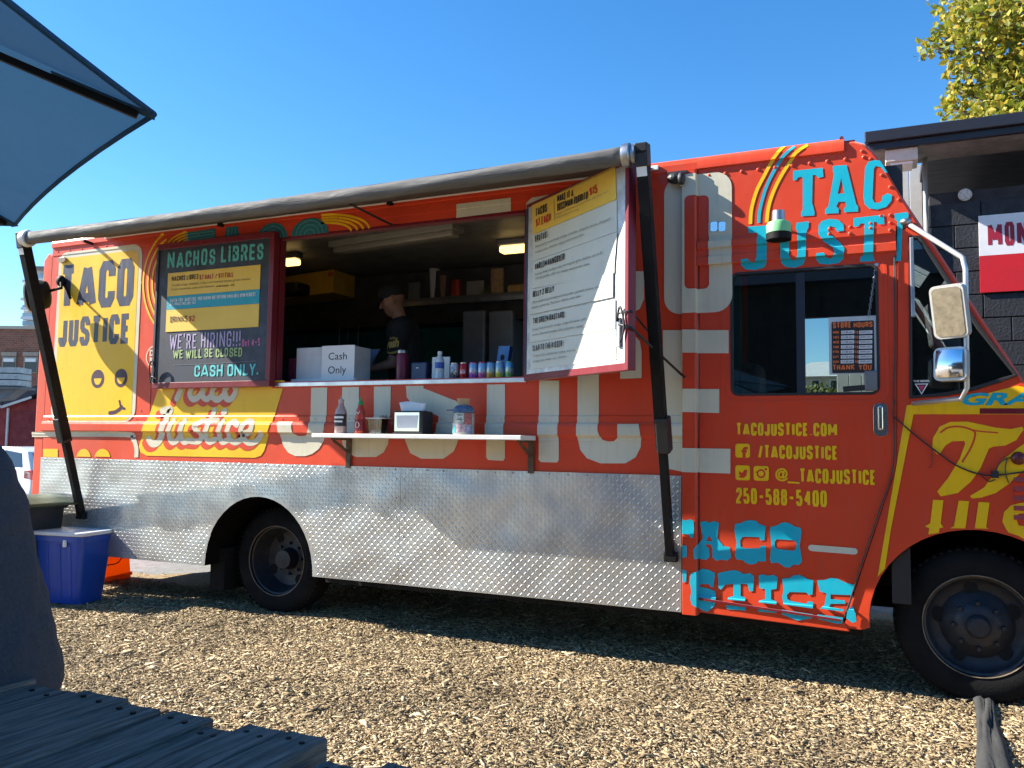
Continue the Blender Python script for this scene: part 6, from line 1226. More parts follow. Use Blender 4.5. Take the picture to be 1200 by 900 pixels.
# --- seated person in grey sweatshirt, cropped at the left
d_ = ray(76, 805); q_ = CAM+d_*(2.2/(d_@np.array((-math.sin(YAW), math.cos(YAW), 0)))); PX, PY = q_[0]-.13, q_[1]-.19
ps_ = thing('person', (PX, PY, 0), 'person in dark grey sweatshirt seated beyond the end of the plank table', 'person')
SW = M('grey_sweatshirt', (.045, .048, .058), rough=.95, var=.18, vs=120, bump=.5, bs=160)
pel = np.array((PX, PY, .62)); tilt = np.array((-.30, -.02, 0)); chest = pel+np.array((-.16, 0, .40)); nk = pel+np.array((-.27, 0, .62)); f = np.array((-1, 0, 0.)); sdv = np.array((0, -1., 0))
shl = nk+np.array((-.03, -.17, -.10)); shr = nk+np.array((-.03, .17, -.10))
mb = MB(); g = head(mb, nk+np.array((-.10, 0, .20)), f, .15); cap(mb, nk, nk+np.array((-.06, 0, .13)), .06, .055); chain(mb, [pel, chest, nk+np.array((0, 0, -.06))], [.14, .13, .10])
for q, s in ((-1, shl), (1, shr)):
    e = s+np.array((-.10, .04*q, -.28)); w_ = e+np.array((-.24, -.06*q, .06)); arm(mb, s, e, w_); hand_at(mb, w_, (-1, -.2*q, -.1), (0, 0, 1))
    k0 = pel+np.array((0, .10*q, -.04)); k1 = k0+np.array((-.44, .03*q, .0)); k2 = k1+np.array((.03, 0, -.44)); chain(mb, [k0, k1, k2], [.085, .06, .045]); cap(mb, k2+np.array((.02, 0, -.06)), k2+np.array((-.16, 0, -.085)), .04, .035)
remesh('body', mb, SKIN, ps_, .012)
mb = MB(); FHv = np.array((-math.sin(YAW), math.cos(YAW), 0)); lv = []
vh = ray(40, 650).copy(); vh[2] = 0; vh /= np.linalg.norm(vh); rh = np.array((vh[1], -vh[0], 0))
for x_, y_, rx, ry in ((76, 809, .185, .235), (77.5, 792, .19, .24), (74, 770, .19, .24), (66, 735, .185, .24), (57, 700, .18, .235), (45, 650, .175, .23), (34, 605, .17, .225), (25, 565, .16, .21), (15, 538, .14, .185), (0, 520, .11, .14), (-16, 508, .08, .09)):
    d_ = ray(x_, y_); Q = CAM+d_*(2.2/(d_@FHv)); S = math.hypot(rx*rh[0], ry*rh[1]); lv.append((Q-rh*S, rx, ry))
V = []; n = 28
for i, (c_, rx, ry) in enumerate(lv):
    for k in range(n): t = 2*math.pi*k/n; V.append((c_[0]+rx*math.cos(t), c_[1]+ry*math.sin(t), c_[2]))
mb.add(V, [(i*n+k, i*n+(k+1) % n, (i+1)*n+(k+1) % n, (i+1)*n+k) for i in range(len(lv)-1) for k in range(n)]+[tuple(range(n)), tuple((len(lv)-1)*n+k for k in range(n))])
chain(mb, [pel+np.array((-.03, 0, .02)), chest+np.array((-.03, 0, -.04)), nk+np.array((-.02, 0, -.07))], [.165, .155, .10])
seam = [np.array((c_[0]+(rx+.004)*math.cos(-.75), c_[1]+(ry+.004)*math.sin(-.75), c_[2])) for c_, rx, ry in lv[:8]]
seam_o = MB().tube(smoothline(seam, 4), .005, 6).build('side_seam', M('seam_thread', (.014, .015, .019), rough=.95), ps_, smooth=True)
for q, s in ((-1, shl), (1, shr)): e = s+np.array((-.10, .04*q, -.28)); w_ = e+np.array((-.22, -.055*q, .055)); chain(mb, [s, e, w_], [.080, .072, .055])
o = remesh('sweatshirt', mb, SW, ps_, .013, 10); tx_ = bpy.data.textures.new('folds', 'CLOUDS'); tx_.noise_scale = .07; dm = o.modifiers.new('folds', 'DISPLACE'); dm.texture = tx_; dm.strength = .022; sw2 = seam_o.modifiers.new('sw', 'SHRINKWRAP'); sw2.target = o; sw2.wrap_method = 'NEAREST_SURFACEPOINT'; sw2.wrap_mode = 'ABOVE_SURFACE'; sw2.offset = .003; dm.mid_level = .5; dm.texture_coords = 'LOCAL'
mb = MB()
for q in (-1, 1): k0 = pel+np.array((0, .10*q, -.04)); k1 = k0+np.array((-.44, .03*q, .0)); k2 = k1+np.array((.03, 0, -.42)); chain(mb, [k0, k1, k2], [.115, .085, .07])
remesh('jeans', mb, M('denim', (.03, .045, .09), rough=.9, var=.2, vs=30), ps_, .014)
mb = MB(); cap(mb, g(-.035, 0, .06), g(-.005, 0, .07), .098, .095); remesh('hair', mb, M('dark_hair', (.02, .014, .010), rough=.7, bump=.5, bs=90), ps_, .013, 3)
for q in (-1, 1): MB().ball(g(.088, .030*q, .008), (.010, .010, .007)).build('eye', INK, ps_, smooth=True)
mb = MB()
for q in (-1, 1): k2 = pel+np.array((-.41, .13*q, -.48)); cap(mb, k2+np.array((.02, 0, -.07)), k2+np.array((-.17, 0, -.085)), .052, .045)
remesh('shoes', mb, BLACKP, ps_, .012)

# ================================================================== PICNIC TABLE
WOOD = M('grey_plank', (.15, .128, .108), island=.35, rough=.85, var=.6, vs=9, bump=.7, bs=26, stretch=(9, .6, 9))
WOOD.node_tree.nodes['Principled BSDF'].inputs['Specular IOR Level'].default_value = .25
TZ = .74; tb = thing('picnic_table', (-1.55, -4.5, 0), 'weathered grey plank picnic table with uneven board ends', 'table')
ed = [-2.16, -2.02, -1.882, -1.72, -1.565, -1.43, -1.302, -1.212, -1.10, -.995, -.86, -.74]; ends = [-3.50, -3.50, -3.515, -3.505, -3.535, -3.518, -3.55, -3.525, -3.53, -3.575, -3.545]; zz = [0, .004, -.003, .003, .006, 0, -.006, .004, .010, -.012, -.004]
for i in range(11):
    x0, x1 = ed[i]+.004+(.016 if i == 9 else 0), ed[i+1]-.005; mb = MB(); n = 14; V = []
    L0 = -5.55+.02*math.sin(i*5)
    for j in range(n+1):
        y = L0+(ends[i]-L0)*j/n; w0 = x0+.002*math.sin(y*9+i*4); w1 = x1+.0025*math.sin(y*7+i*9); zt_ = TZ+zz[i]+.002*math.sin(y*5+i)
        V += [(w0, y, TZ-.04), (w1, y, TZ-.04), (w1, y, zt_-.004), (w1-.005, y, zt_), ((w0+w1)/2, y, zt_-.002), (w0+.005, y, zt_), (w0, y, zt_-.004)]
    F = [(j*7+k, j*7+(k+1) % 7, (j+1)*7+(k+1) % 7, (j+1)*7+k) for j in range(n) for k in range(7)]+[tuple(range(7)), tuple(n*7+k for k in range(7))]
    MB().add(V, F).build('plank', WOOD, tb)
    for y in (ends[i]-.035,): 
        for xx in (x0+(x1-x0)*.3, x0+(x1-x0)*.72): MB().lathe([(.006, 0), (.006, 1), (.0, 1)], (xx, y-.01*(xx > x0+.06), TZ+zz[i]-.003), (xx, y-.01*(xx > x0+.06), TZ+zz[i]+.002), 8).build('screw', BLACKM, tb)
for y in (-3.75, -4.5, -5.3): MB().box(-2.15, -1.01, y-.045, y+.045, TZ-.125, TZ-.0405).build('batten', WOOD, tb)
for y in (-3.85, -5.2):
    for x0, x1 in ((-1.85, -2.30), (-1.28, -.83)): MB().bar((x0, y+.07, TZ-.06), (x1, y+.07, .0), .09, .04, up=(0, 1, 0)).build('leg', WOOD, tb)
    MB().box(-2.55, -.62, y-.02+.0, y+.02+.0, .34, .42).build('bench_beam', WOOD, tb)
for xs_ in ((-2.62, -2.49), (-2.47, -2.34), (-.78, -.66), (-.64, -.52)): MB().box(xs_[0], xs_[1], -5.5, -3.72, .421, .455).build('bench_plank', WOOD, tb, bevel=.004)
# stool under the seated person
sto = thing('stool', (PX-.03, PY, 0), 'low round stool under the seated person', 'stool')
MB().lathe([(.0, 0), (.15, 0), (.155, .5), (.15, 1), (.0, 1)], (PX-.03, PY, .42), (PX-.03, PY, .46), 24).build('stool_seat', WOOD, sto, auto=40)
for q in range(3): a = 2.1*q; MB().bar((PX-.03+.08*math.cos(a), PY+.08*math.sin(a), .4195), (PX-.03+.12*math.cos(a), PY+.12*math.sin(a), 0), .03, .03, up=(0.3, 1, 0)).build('leg', WOOD, sto)

# ================================================================== UMBRELLA
UH = 2.0; c0 = G(181, 134, UH); c1 = G(18, 263, UH); e = c1-c0; sl = np.linalg.norm(e); e /= sl; inn = np.array((-e[1], e[0], 0)); inn = inn if inn[1] < 0 else -inn
ctr = (c0+c1)/2+inn*sl/(2*math.tan(math.pi/8)); RU = sl/(2*math.sin(math.pi/8)); a0 = math.atan2(c0[1]-ctr[1], c0[0]-ctr[0])
um = thing('patio_umbrella', (ctr[0], ctr[1], 0), 'blue octagonal patio umbrella with dark ribs standing over the wooden table', 'umbrella')
UF = fabric('umbrella_cloth', (.038, .115, .22), .42); apex = np.array((ctr[0], ctr[1], UH+.55))
cor = [np.array((ctr[0]+RU*math.cos(a0+k*math.pi/4), ctr[1]+RU*math.sin(a0+k*math.pi/4), UH)) for k in range(8)]
for k in range(8):
    A, B = cor[k], cor[(k+1) % 8]; V = []; n = 8
    for j in range(n+1):
        for i in range(n+1):
            s = i/n; t = j/n; q = apex*(1-t)+(A*(1-s)+B*s)*t; bow = 4*s*(1-s); mid = (A+B)/2; inw = (apex-mid); inw[2] = 0; inw /= np.linalg.norm(inw)
            V.append(q+np.array((0, 0, -.05*bow*t*(1-t)*2))+inw*.022*bow*t**3)
    o = MB().add(V, [(j*(n+1)+i, j*(n+1)+i+1, (j+1)*(n+1)+i+1, (j+1)*(n+1)+i) for j in range(n) for i in range(n)]).build('canopy_panel', UF, um, smooth=True)
    V2 = [q for q in V[-(n+1):]]; MB().tube(V2, .006, 6).build('hem', UF, um, smooth=True)
    rb = apex*.02+A*.98; MB().bar(apex+np.array((0, 0, -.05)), rb*1.0+np.array((0, 0, -.018)), .011, .014).build('rib', BLACKM, um)
    MB().bar(rb+(apex-rb)*.10+np.array((0, 0, -.012)), A+np.array((0, 0, -.006)), .03, .003).build('rib_pocket', UF, um)
    q = apex*.5+A*.5; MB().bar(q+np.array((0, 0, -.03)), np.array((ctr[0], ctr[1], UH-.12)), .012, .018).build('strut', BLACKM, um)
MB().cyl((ctr[0], ctr[1], .05), (ctr[0], ctr[1], UH+.56), .022, n=20).build('pole', BLACKM, um, auto=40); MB().lathe([(.0, 0), (.26, 0), (.26, .4), (.1, .8), (.04, 1), (.0, 1)], (ctr[0], ctr[1], 0), (ctr[0], ctr[1], .12), 28).build('base', BLACKM, um, auto=40)
MB().lathe([(.045, 0), (.05, .5), (.03, 1), (.0, 1)], (ctr[0], ctr[1], UH-.16), (ctr[0], ctr[1], UH-.08), 18).build('hub', BLACKP, um, auto=40); MB().ball((ctr[0], ctr[1], UH+.58), .035).build('finial', BLACKP, um, smooth=True)

# ================================================================== BINS AND TUBS
q = G(107, 712); tz = .0; fx_ = np.array((math.cos(.15), math.sin(.15), 0)); fy_ = np.array((-fx_[1], fx_[0], 0))
T0 = q-fx_*.34+fy_*.16; TH = 0.575
tt = thing('storage_tote', tuple(T0), 'tall blue plastic tote with white lid standing on the wood chips', 'tote'); BL = M('tote_blue', (.010, .060, .36), rough=.35, var=.1)
def frust(c, ax, ay, hw0, hd0, hw1, hd1, z0, z1, rr=.05, n=4):
    a = rrect(-hw0, hw0, -hd0, hd0, rr, n); b_ = rrect(-hw1, hw1, -hd1, hd1, rr, n); m = len(a); mb = MB()
    V = [c+ax*u+ay*v+np.array((0, 0, z0)) for u, v in a]+[c+ax*u+ay*v+np.array((0, 0, z1)) for u, v in b_]
    return mb.add(V, [(i, (i+1) % m, m+(i+1) % m, m+i) for i in range(m)]+[tuple(range(m)), tuple(range(m, 2*m))])
frust(T0, fx_, fy_, .19, .14, .235, .185, 0, TH-.03).build('tote_body', BL, tt, auto=50)
frust(T0, fx_, fy_, .243, .193, .243, .193, TH-.075, TH-.0305).build('tote_rim', BL, tt, auto=50)
frust(T0, fx_, fy_, .26, .21, .26, .21, TH-.03, TH).build('tote_lid', M('lid_white', (.66, .68, .70), rough=.4), tt, bevel=.008)
for u in (-.1, .02, .12): c = T0+fx_*u-fy_*.165; MB().bar(c+np.array((0, .022, .05)), c+np.array((0, -.014, TH-.10)), .03, .012, up=(0, 1, 0)).build('tote_flute', BL, tt, bevel=.004)
c = T0+fx_*.09-fy_*.195; MB().box(c[0]-.012, c[0]+.012, c[1]-.012, c[1]+.01, TH-.115, TH-.06).build('tote_latch', PAPER, tt, bevel=.004)
# wheelie bin
g0 = P(8, 572, -.30); g1 = P(58, 575, -.30); bw = thing('wheelie_bin', ((g0[0]+g1[0])/2, -.32, 0), 'dark wheelie bin with green lid beside the truck rear corner', 'bin'); bc = np.array(((g0[0]+g1[0])/2-.03, -.34, 0)); ex = np.array((1, 0, 0)); ey = np.array((0, 1, 0)); BH = .80
DK = M('bin_charcoal', (.018, .019, .022), rough=.45, var=.2); frust(bc, ex, ey, .20, .20, .245, .25, .03, BH).build('bin_body', DK, bw, auto=50); frust(bc, ex, ey, .262, .265, .262, .265, BH-.06, BH+.0).build('bin_rim', DK, bw, bevel=.006)
lid = M('lid_olive', (.06, .085, .035), rough=.45, var=.2); V = []; n = 10
for i in range(n+1):
    for j in range(5): x_ = -.30+.66*i/n; y_ = -.27+.54*j/4; V.append(bc+np.array((x_, y_, BH+.002+.045*math.sin(math.pi*min(1, max(0, (x_+.30)/.66)))-.02*(x_ > .28))))
o = MB().add(V, [(i*5+j, i*5+j+1, (i+1)*5+j+1, (i+1)*5+j) for i in range(n) for j in range(4)]).build('bin_lid', lid, bw, smooth=True); o.modifiers.new('t', 'SOLIDIFY').thickness = .012
for s in (-1, 1): MB().lathe([(.0, 0), (.09, 0), (.10, .2), (.10, .8), (.09, 1), (.0, 1)], bc+np.array((-.2, .2*s-.02, .10)), bc+np.array((-.2, .2*s+.02, .10)), 20).build('bin_wheel', RUBBER, bw, auto=40)
p = bc+np.array((.03, -.245, .52)); flat(Plane(p, (1, 0, 0), (0, -1, .1)), 'bin_label', [poly2([[(-.08, -.04), (.10, -.015), (.10, .05), (-.08, .02)]])], PAPER, bw, .004)
flat(Plane(p, (1, 0, 0), (0, -1, .1)), 'label_print', [poly2([[(-.07, -.025+.02*k), (.09, -.003+.02*k), (.09, .004+.02*k), (-.07, -.018+.02*k)]]) for k in range(3)], INKR, bw, .0055)
# orange tub under the rear overhang
oc = np.array((-6.70, .62, 0.)); ot = thing('orange_tub', tuple(oc), 'bright orange plastic tub under the rear overhang of the truck', 'tub'); OM = fabric('tub_orange', (.95, .30, .012), .55)
ax_ = np.array((math.cos(.2), math.sin(.2), 0)); ay_ = np.array((-ax_[1], ax_[0], 0))
frust(oc, ax_, ay_, .20, .26, .18, .24, 0, .29).build('tub_body', OM, ot, auto=50); frust(oc, ax_, ay_, .21, .27, .21, .27, .02, .05).build('tub_rim', OM, ot, bevel=.006)
MB().tube(smoothline([oc+ax_*.215-ay_*.24+np.array((0, 0, .17)), oc+ax_*.21+np.array((0, 0, .16)), oc+ax_*.205+ay_*.08+np.array((0, 0, .20))], 4), .006, 6).build('tub_strap', BLACKP, ot)
# dark mat lying on the chips
mat_ = M('ground_cloth', (.035, .036, .036), rough=.9, var=.3, bump=.4, bs=60); a = [G(1139, 818), G(1165, 818)]; b_ = [G(1148, 905), G(1183, 905)]; V = []; n = 18
for j in range(n+1):
    t = j/n
    for i in range(9):
        s = i/8; q = (a[0]*(1-t)+b_[0]*t)*(1-s)+(a[1]*(1-t)+b_[1]*t)*s; q = a[0]*(1-s)+a[1]*s+((b_[0]-a[0])*(1-s)+(b_[1]-a[1])*s)*t*1.6
        V.append((q[0]+.012*math.sin(t*7+s*3), q[1], .018+.022*abs(math.sin(s*7+t*4))*(1-abs(2*s-1)**3)+.006*math.sin(t*20+s*5)))
o = MB().add(V, [(j*9+i, j*9+i+1, (j+1)*9+i+1, (j+1)*9+i) for j in range(n) for i in range(8)]).build('ground_cloth', mat_, None, smooth=True, loc=(float(a[0][0]), float(a[0][1]), 0)); o.modifiers.new('t', 'SOLIDIFY').thickness = .006; props(o, 'crumpled dark landscape cloth strip lying on the wood chips by the front wheel', 'cloth')

# ================================================================== BUILDING BEHIND THE TRUCK'S NOSE
BY_ = 3.0; BLK = M('black_block', (.016, .017, .024), rough=.65, var=.35, vs=14, bump=.5, bs=50); MORT = M('mortar_dark', (.03, .03, .036), rough=.9, var=.3)
bx0 = P(1088, 260, BY_)[0]; bx1 = bx0+9.0; WH = 3.55
bd = thing('block_building', (bx0+3, BY_+2, 0), 'black painted concrete block building with dark eaves behind the truck nose', 'building')
MB().box(bx0+.012, bx1, BY_+.02, BY_+6, -.1, WH).build('wall', MORT, bd)
cw, chh = .405, .203; blk = None; cnt = 0
for r in range(17):
    for k in range(-1, 22):
        xa = bx0+k*cw+(.2025 if r % 2 else 0); xb = xa+cw-.009; z0 = r*chh+.004; z1 = z0+chh-.009
        if xb < bx0+.05 or xa > bx0+4.4 or z0 < .9 and xa > bx0+2.5: continue
        cut = xa < bx0
        if cut: o = MB().box(bx0, xb, BY_, BY_+.08, z0, z1).build('block', BLK, bd, bevel=.004); continue
        if blk is None: blk = MB().box(xa, xb, BY_, BY_+.08, z0, z1).build('block', BLK, bd, bevel=.004); bx_a, bz_a = xa, z0; continue
        dz_ = rng.uniform(-.0025, .0025); c = copyobj(blk, bd, (xa-bx_a, dz_, z0-bz_a)); cnt += 1
# end wall returning away with pale siding
sid = M('pale_siding', (.42, .42, .40), rough=.7, var=.15)
for k in range(7): MB().box(bx0-.80+.115*k, bx0-.80+.115*k+.11, BY_+.9, BY_+.93, 0, 4.1).build('siding_board', sid, bd, bevel=.004)
EY = BY_-.45; ex0 = P(1013, 160, EY)[0]; ez1 = P(1100, 143, EY)[2]; ez0 = P(1100, 165, EY)[2]; ezm = (ez0+ez1)/2-.02
FAS = M('fascia_black', (.014, .015, .022), rough=.4, var=.3, bump=.2, bs=10, stretch=(1, 6, 6))
MB().box(ex0, bx1+.3, EY, EY+.05, ezm, ez1).build('fascia', FAS, bd, bevel=.008); MB().box(ex0+.03, bx1+.3, EY+.035, EY+.08, ez0, ezm+.0).build('fascia', FAS, bd, bevel=.004)
MB().box(ex0, bx1+.3, EY+.051, BY_+.30, ez1-.09, ez1-.02).build('roof', FAS, bd); MB().box(bx0-.02, bx1+.3, BY_+.3005, BY_+6.3, ez1-.09, ez1-.02).build('roof', FAS, bd)
MB().box(ex0+.04, bx1+.2, EY+.081, BY_+.05, ez0-.0, ez0+.03).build('soffit', M('soffit_grey', (.20, .19, .18), rough=.7, var=.3), bd)
MB().box(ex0+.02, ex0+.07, EY+.081, BY_+.3, ez0+.03, ezm).build('fascia', FAS, bd)
p = P(1037, 181, BY_-.2); q = P(1075, 197, BY_-.2); so = thing('soffit_light', (p[0], BY_-.25, q[2]), 'pale box light fixed under the eaves of the block building', 'light'); MB().box(p[0], q[0], BY_-.38, BY_-.12, q[2]+.02, ez0+.0).build('light_box', M('light_dirty', (.48, .46, .40), rough=.6, var=.2), so, bevel=.01); MB().box(p[0]+.04, q[0]-.04, BY_-.36, BY_-.14, q[2], q[2]+.0195).build('light_lens', WHITEM, so)
# pipe at the corner
mb = MB(); mb.tube([(bx0-.02, BY_-.03, 0), (bx0-.02, BY_-.03, ez0)], .02, 8); mb.build('downpipe', M('pipe_pale', (.30, .30, .29), rough=.5), bd, smooth=True)
p = P(1131, 228, BY_-.005); MB().lathe([(.0, 0), (.055, .0), (.045, 1), (.0, 1)], (p[0], BY_, p[2]), (p[0], BY_-.012, p[2]), 16).build('wall_patch', M('patch_white', (.5, .48, .46), rough=.7, var=.5, vs=60), bd)
# sign
s0 = P(1149, 343, BY_-.02); s1 = P(1149, 253, BY_-.02); sg = thing('wall_sign', (s0[0]+.5, BY_-.02, s0[2]), 'white and red sign lettered MON on the black block wall', 'sign'); sm_ = P(1149, 300, BY_-.02)[2]
MB().box(s0[0], s0[0]+1.2, BY_-.022, BY_-.006, sm_, s1[2]).build('sign_white', M('sign_white', (.72, .70, .72), rough=.45, var=.08), sg); MB().box(s0[0], s0[0]+1.2, BY_-.022, BY_-.006, s0[2], sm_-.0005).build('sign_red', M('sign_red', (.52, .008, .015), rough=.45, var=.12), sg)
wp = Plane((0, BY_-.0225, 0), (1, 0, 0), (0, -1, 0)); a = P(1158, 290, BY_-.0225); b_ = P(1205, 262, BY_-.0225); flat(wp, 'sign_lettering', [sfont('MON', a[0], b_[0], P(1158, 289.5, BY_-.0225)[2], P(1158, 262, BY_-.0225)[2], w=.155, gap=.09)], M('sign_maroon', (.30, .008, .03), rough=.5), sg, .0008)

# ================================================================== FOLIAGE
def leaves(name, clumps, per, size, mat, parent, seed=1, flat_=.5):
    r = np.random.default_rng(seed); C = []
    for (c, rad) in clumps:
        n = int(per*rad**2*1.0); d = r.normal(size=(n, 3)); d /= np.linalg.norm(d, axis=1)[:, None]; q = np.array(c)+d*rad*(r.uniform(.15, 1, n)**.45)[:, None]*np.array((1, 1, .8)); C.append(q)
    C = np.vstack(C); n = len(C); s = size*r.uniform(.6, 1.35, n); a = r.normal(size=(n, 3)); a /= np.linalg.norm(a, axis=1)[:, None]; b = r.normal(size=(n, 3)); b -= a*(a*b).sum(1)[:, None]; b /= np.linalg.norm(b, axis=1)[:, None]
    V = np.stack([C-a*s[:, None]*.5, C+b*s[:, None]*.38, C+a*s[:, None]*.5+np.cross(a, b)*s[:, None]*.15, C-b*s[:, None]*.38], 1).reshape(-1, 3); F = np.arange(n*4).reshape(-1, 4)
    return raw(name, V, F.tolist(), mat, parent)
def leafmat(name, cols, trans=.35):
    m = bpy.data.materials.new(name); m.use_nodes = True; nt = m.node_tree; N = nt.nodes.new; L = nt.links.new; b = nt.nodes['Principled BSDF']; o = nt.nodes['Material Output']
    g = N('ShaderNodeNewGeometry'); r = N('ShaderNodeValToRGB'); e = r.color_ramp.elements; e[0].color = (*cols[0], 1); e[1].color = (*cols[-1], 1)
    for k, c in enumerate(cols[1:-1]): x = e.new((k+1)/(len(cols)-1)); x.color = (*c, 1)
    L(g.outputs['Random Per Island'], r.inputs[0]); L(r.outputs[0], b.inputs['Base Color']); b.inputs['Roughness'].default_value = .6; t = N('ShaderNodeBsdfTranslucent'); L(r.outputs[0], t.inputs[0]); mx = N('ShaderNodeMixShader'); mx.inputs[0].default_value = trans; L(b.outputs[0], mx.inputs[1]); L(t.outputs[0], mx.inputs[2]); L(mx.outputs[0], o.inputs[0]); return m
BARK = M('bark', (.10, .075, .05), rough=.9, var=.4, vs=8, bump=.8, bs=20)
TY = 8.5; tbase = P(1290, 300, TY); tr = thing('tree', (tbase[0], TY, -.4), 'maple-like tree with yellow-green leaves rising behind the block building', 'tree')
top = np.array((tbase[0], TY, 0.)); trunk = MB(); trunk.tube([(tbase[0], TY, -.45), (tbase[0]+.1, TY, 2.5), (tbase[0]-.1, TY+.1, 5), (tbase[0], TY, 8), (tbase[0]+.1, TY, 11)], [.26, .22, .18, .12, .05], 10)
spots = [(1092, 55, .42), (1110, 48, .55), (1125, 40, .6), (1115, 10, .5), (1130, -12, .8), (1135, 75, .5), (1124, 82, .36), (1148, 60, .8), (1140, 25, .8), (1165, 20, 1.0), (1185, 60, 1.0), (1160, 95, .8), (1122, 108, .4), (1118, 129, .45), (1140, 120, .75), (1165, 130, .8), (1190, 110, 1.0), (1190, 10, 1.2), (1215, 60, 1.4), (1215, 120, 1.3), (1230, -20, 1.6), (1160, -40, 1.2), (1128, -50, .8), (1250, 80, 1.8), (1270, 20, 1.8), (1290, -60, 2.0), (1300, 110, 2.0), (1340, 40, 2.0), (1360, 120, 1.8), (1220, -90, 1.6), (1155, 150, .9), (1200, 160, 1.2)]
cl = []; r_ = np.random.default_rng(3)
for x, y, rad in spots:
    dy = r_.uniform(-.9, .9)*min(1.4, rad*1.5); q = P(x, y, TY+dy); cl.append((q, rad*.58)); trunk.tube(smoothline([np.array((tbase[0], TY, max(2.8, q[2]-2.2))), (np.array((tbase[0], TY, q[2]-1.0))+q)/2, q], 4), [.07*(1-.09*k) for k in range(9)], 6)
trunk.build('trunk', BARK, tr, smooth=True)
LF = leafmat('leaf_autumn', [(.09, .12, .015), (.17, .21, .025), (.27, .28, .03), (.42, .36, .035), (.52, .36, .04)], .4)
leaves('crown', cl, 1050, .10, LF, tr, 5)

# ================================================================== FAR LEFT: street behind the truck
FH = np.array((-math.sin(YAW), math.cos(YAW), 0)); RH = R0
def VP(px, py, dep): d = ray(px, py); return CAM+d*(dep/(d@FH))
def facade(name, l, r, t, b_, dep, thick, mat, parent, zb=None, lift=0.):
    p = VP(l, (t+b_)/2, dep-lift); q = VP(r, (t+b_)/2, dep-lift); z1 = VP((l+r)/2, t, dep-lift)[2]; z0 = VP((l+r)/2, b_, dep-lift)[2] if zb is None else zb
    V = [p*1, q*1, q+FH*thick, p+FH*thick]; V = [(v[0], v[1], z) for z in (z0, z1) for v in V]
    return MB().add(V, [(0, 3, 2, 1), (4, 5, 6, 7), (0, 1, 5, 4), (1, 2, 6, 5), (2, 3, 7, 6), (3, 0, 4, 7)]).build(name, mat, parent)
def brickmat():
    m = M('brick', (.22, .085, .055), rough=.85, var=.2, vs=.6); nt = m.node_tree; N = nt.nodes.new; L = nt.links.new; b = nt.nodes['Principled BSDF']; tc = N('ShaderNodeTexCoord'); mp = N('ShaderNodeMapping'); L(tc.outputs['Object'], mp.inputs[0]); mp.inputs['Rotation'].default_value = (math.pi/2, 0, 0)
    k = N('ShaderNodeTexBrick'); k.inputs['Scale'].default_value = 1.6; k.inputs['Color1'].default_value = (.26, .10, .06, 1); k.inputs['Color2'].default_value = (.17, .065, .045, 1); k.inputs['Mortar'].default_value = (.28, .22, .18, 1); k.inputs['Mortar Size'].default_value = .012; L(mp.outputs[0], k.inputs['Vector']); L(k.outputs[0], b.inputs['Base Color']); return m
D1 = 60.0; bp0 = VP(-60, 470, D1); bb = thing('brick_building', (bp0[0], bp0[1], -.4), 'old red brick building with small windows far behind the truck', 'building')
facade('wall', -220, 58, 384, 470, D1, 9, brickmat(), bb, zb=-.5); facade('parapet', -221, 59, 380.5, 384, D1, 9.2, M('coping_stone', (.42, .38, .32), rough=.8), bb, lift=.15)
WF = M('old_frame', (.30, .28, .24), rough=.7); DG = M('dark_pane', (.03, .035, .045), rough=.12, var=.1)
for l in (-58, -28, 2, 27.5):
    w = facade('window', l, l+16, 418, 437, D1, .1, WF, bb, lift=.12); facade('pane', l+1.2, l+14.8, 424, 436, D1, .05, DG, w, lift=.16); facade('blind', l+2, l+14, 420, 424, D1, .05, PAPER, w, lift=.17); facade('lintel', l-1, l+17, 412.5, 417, D1, .1, M('lintel', (.34, .28, .22), rough=.8), w, lift=.14)
# apartment block
D2 = 130.0; q = VP(40, 470, D2); ap = thing('apartment_building', (q[0], q[1], -.4), 'pale glazed apartment tower with balconies rising behind the brick building', 'building'); APW = M('apartment_wall', (.52, .55, .58), rough=.6, var=.1); APG = M('apartment_glass', (.22, .32, .42), rough=.15, var=.3, vs=.4)
facade('wall', 25, 62, 352, 470, D2, 10, APW, ap, zb=-.5); facade('upper_wall', 40, 64, 316, 352, D2, 9, APW, ap, lift=-.5); facade('roof_slab', 36, 66, 312, 316, D2, 11, M('slab_brown', (.20, .17, .15), rough=.7), ap, lift=.6)
for k in range(7):
    y = 321+9.2*k; l = 43 if y < 350 else 26; facade('window', l, 60, y, y+5, D2, .2, APG, ap, lift=.3 if y > 350 else -.1)
for y, l in ((331, 26), (352, 24), (363, 24), (374, 24)): facade('balcony', l, 49, y-3.2, y, D2, 2.2, M('balcony_white', (.62, .66, .70), rough=.4), ap, lift=1.8)
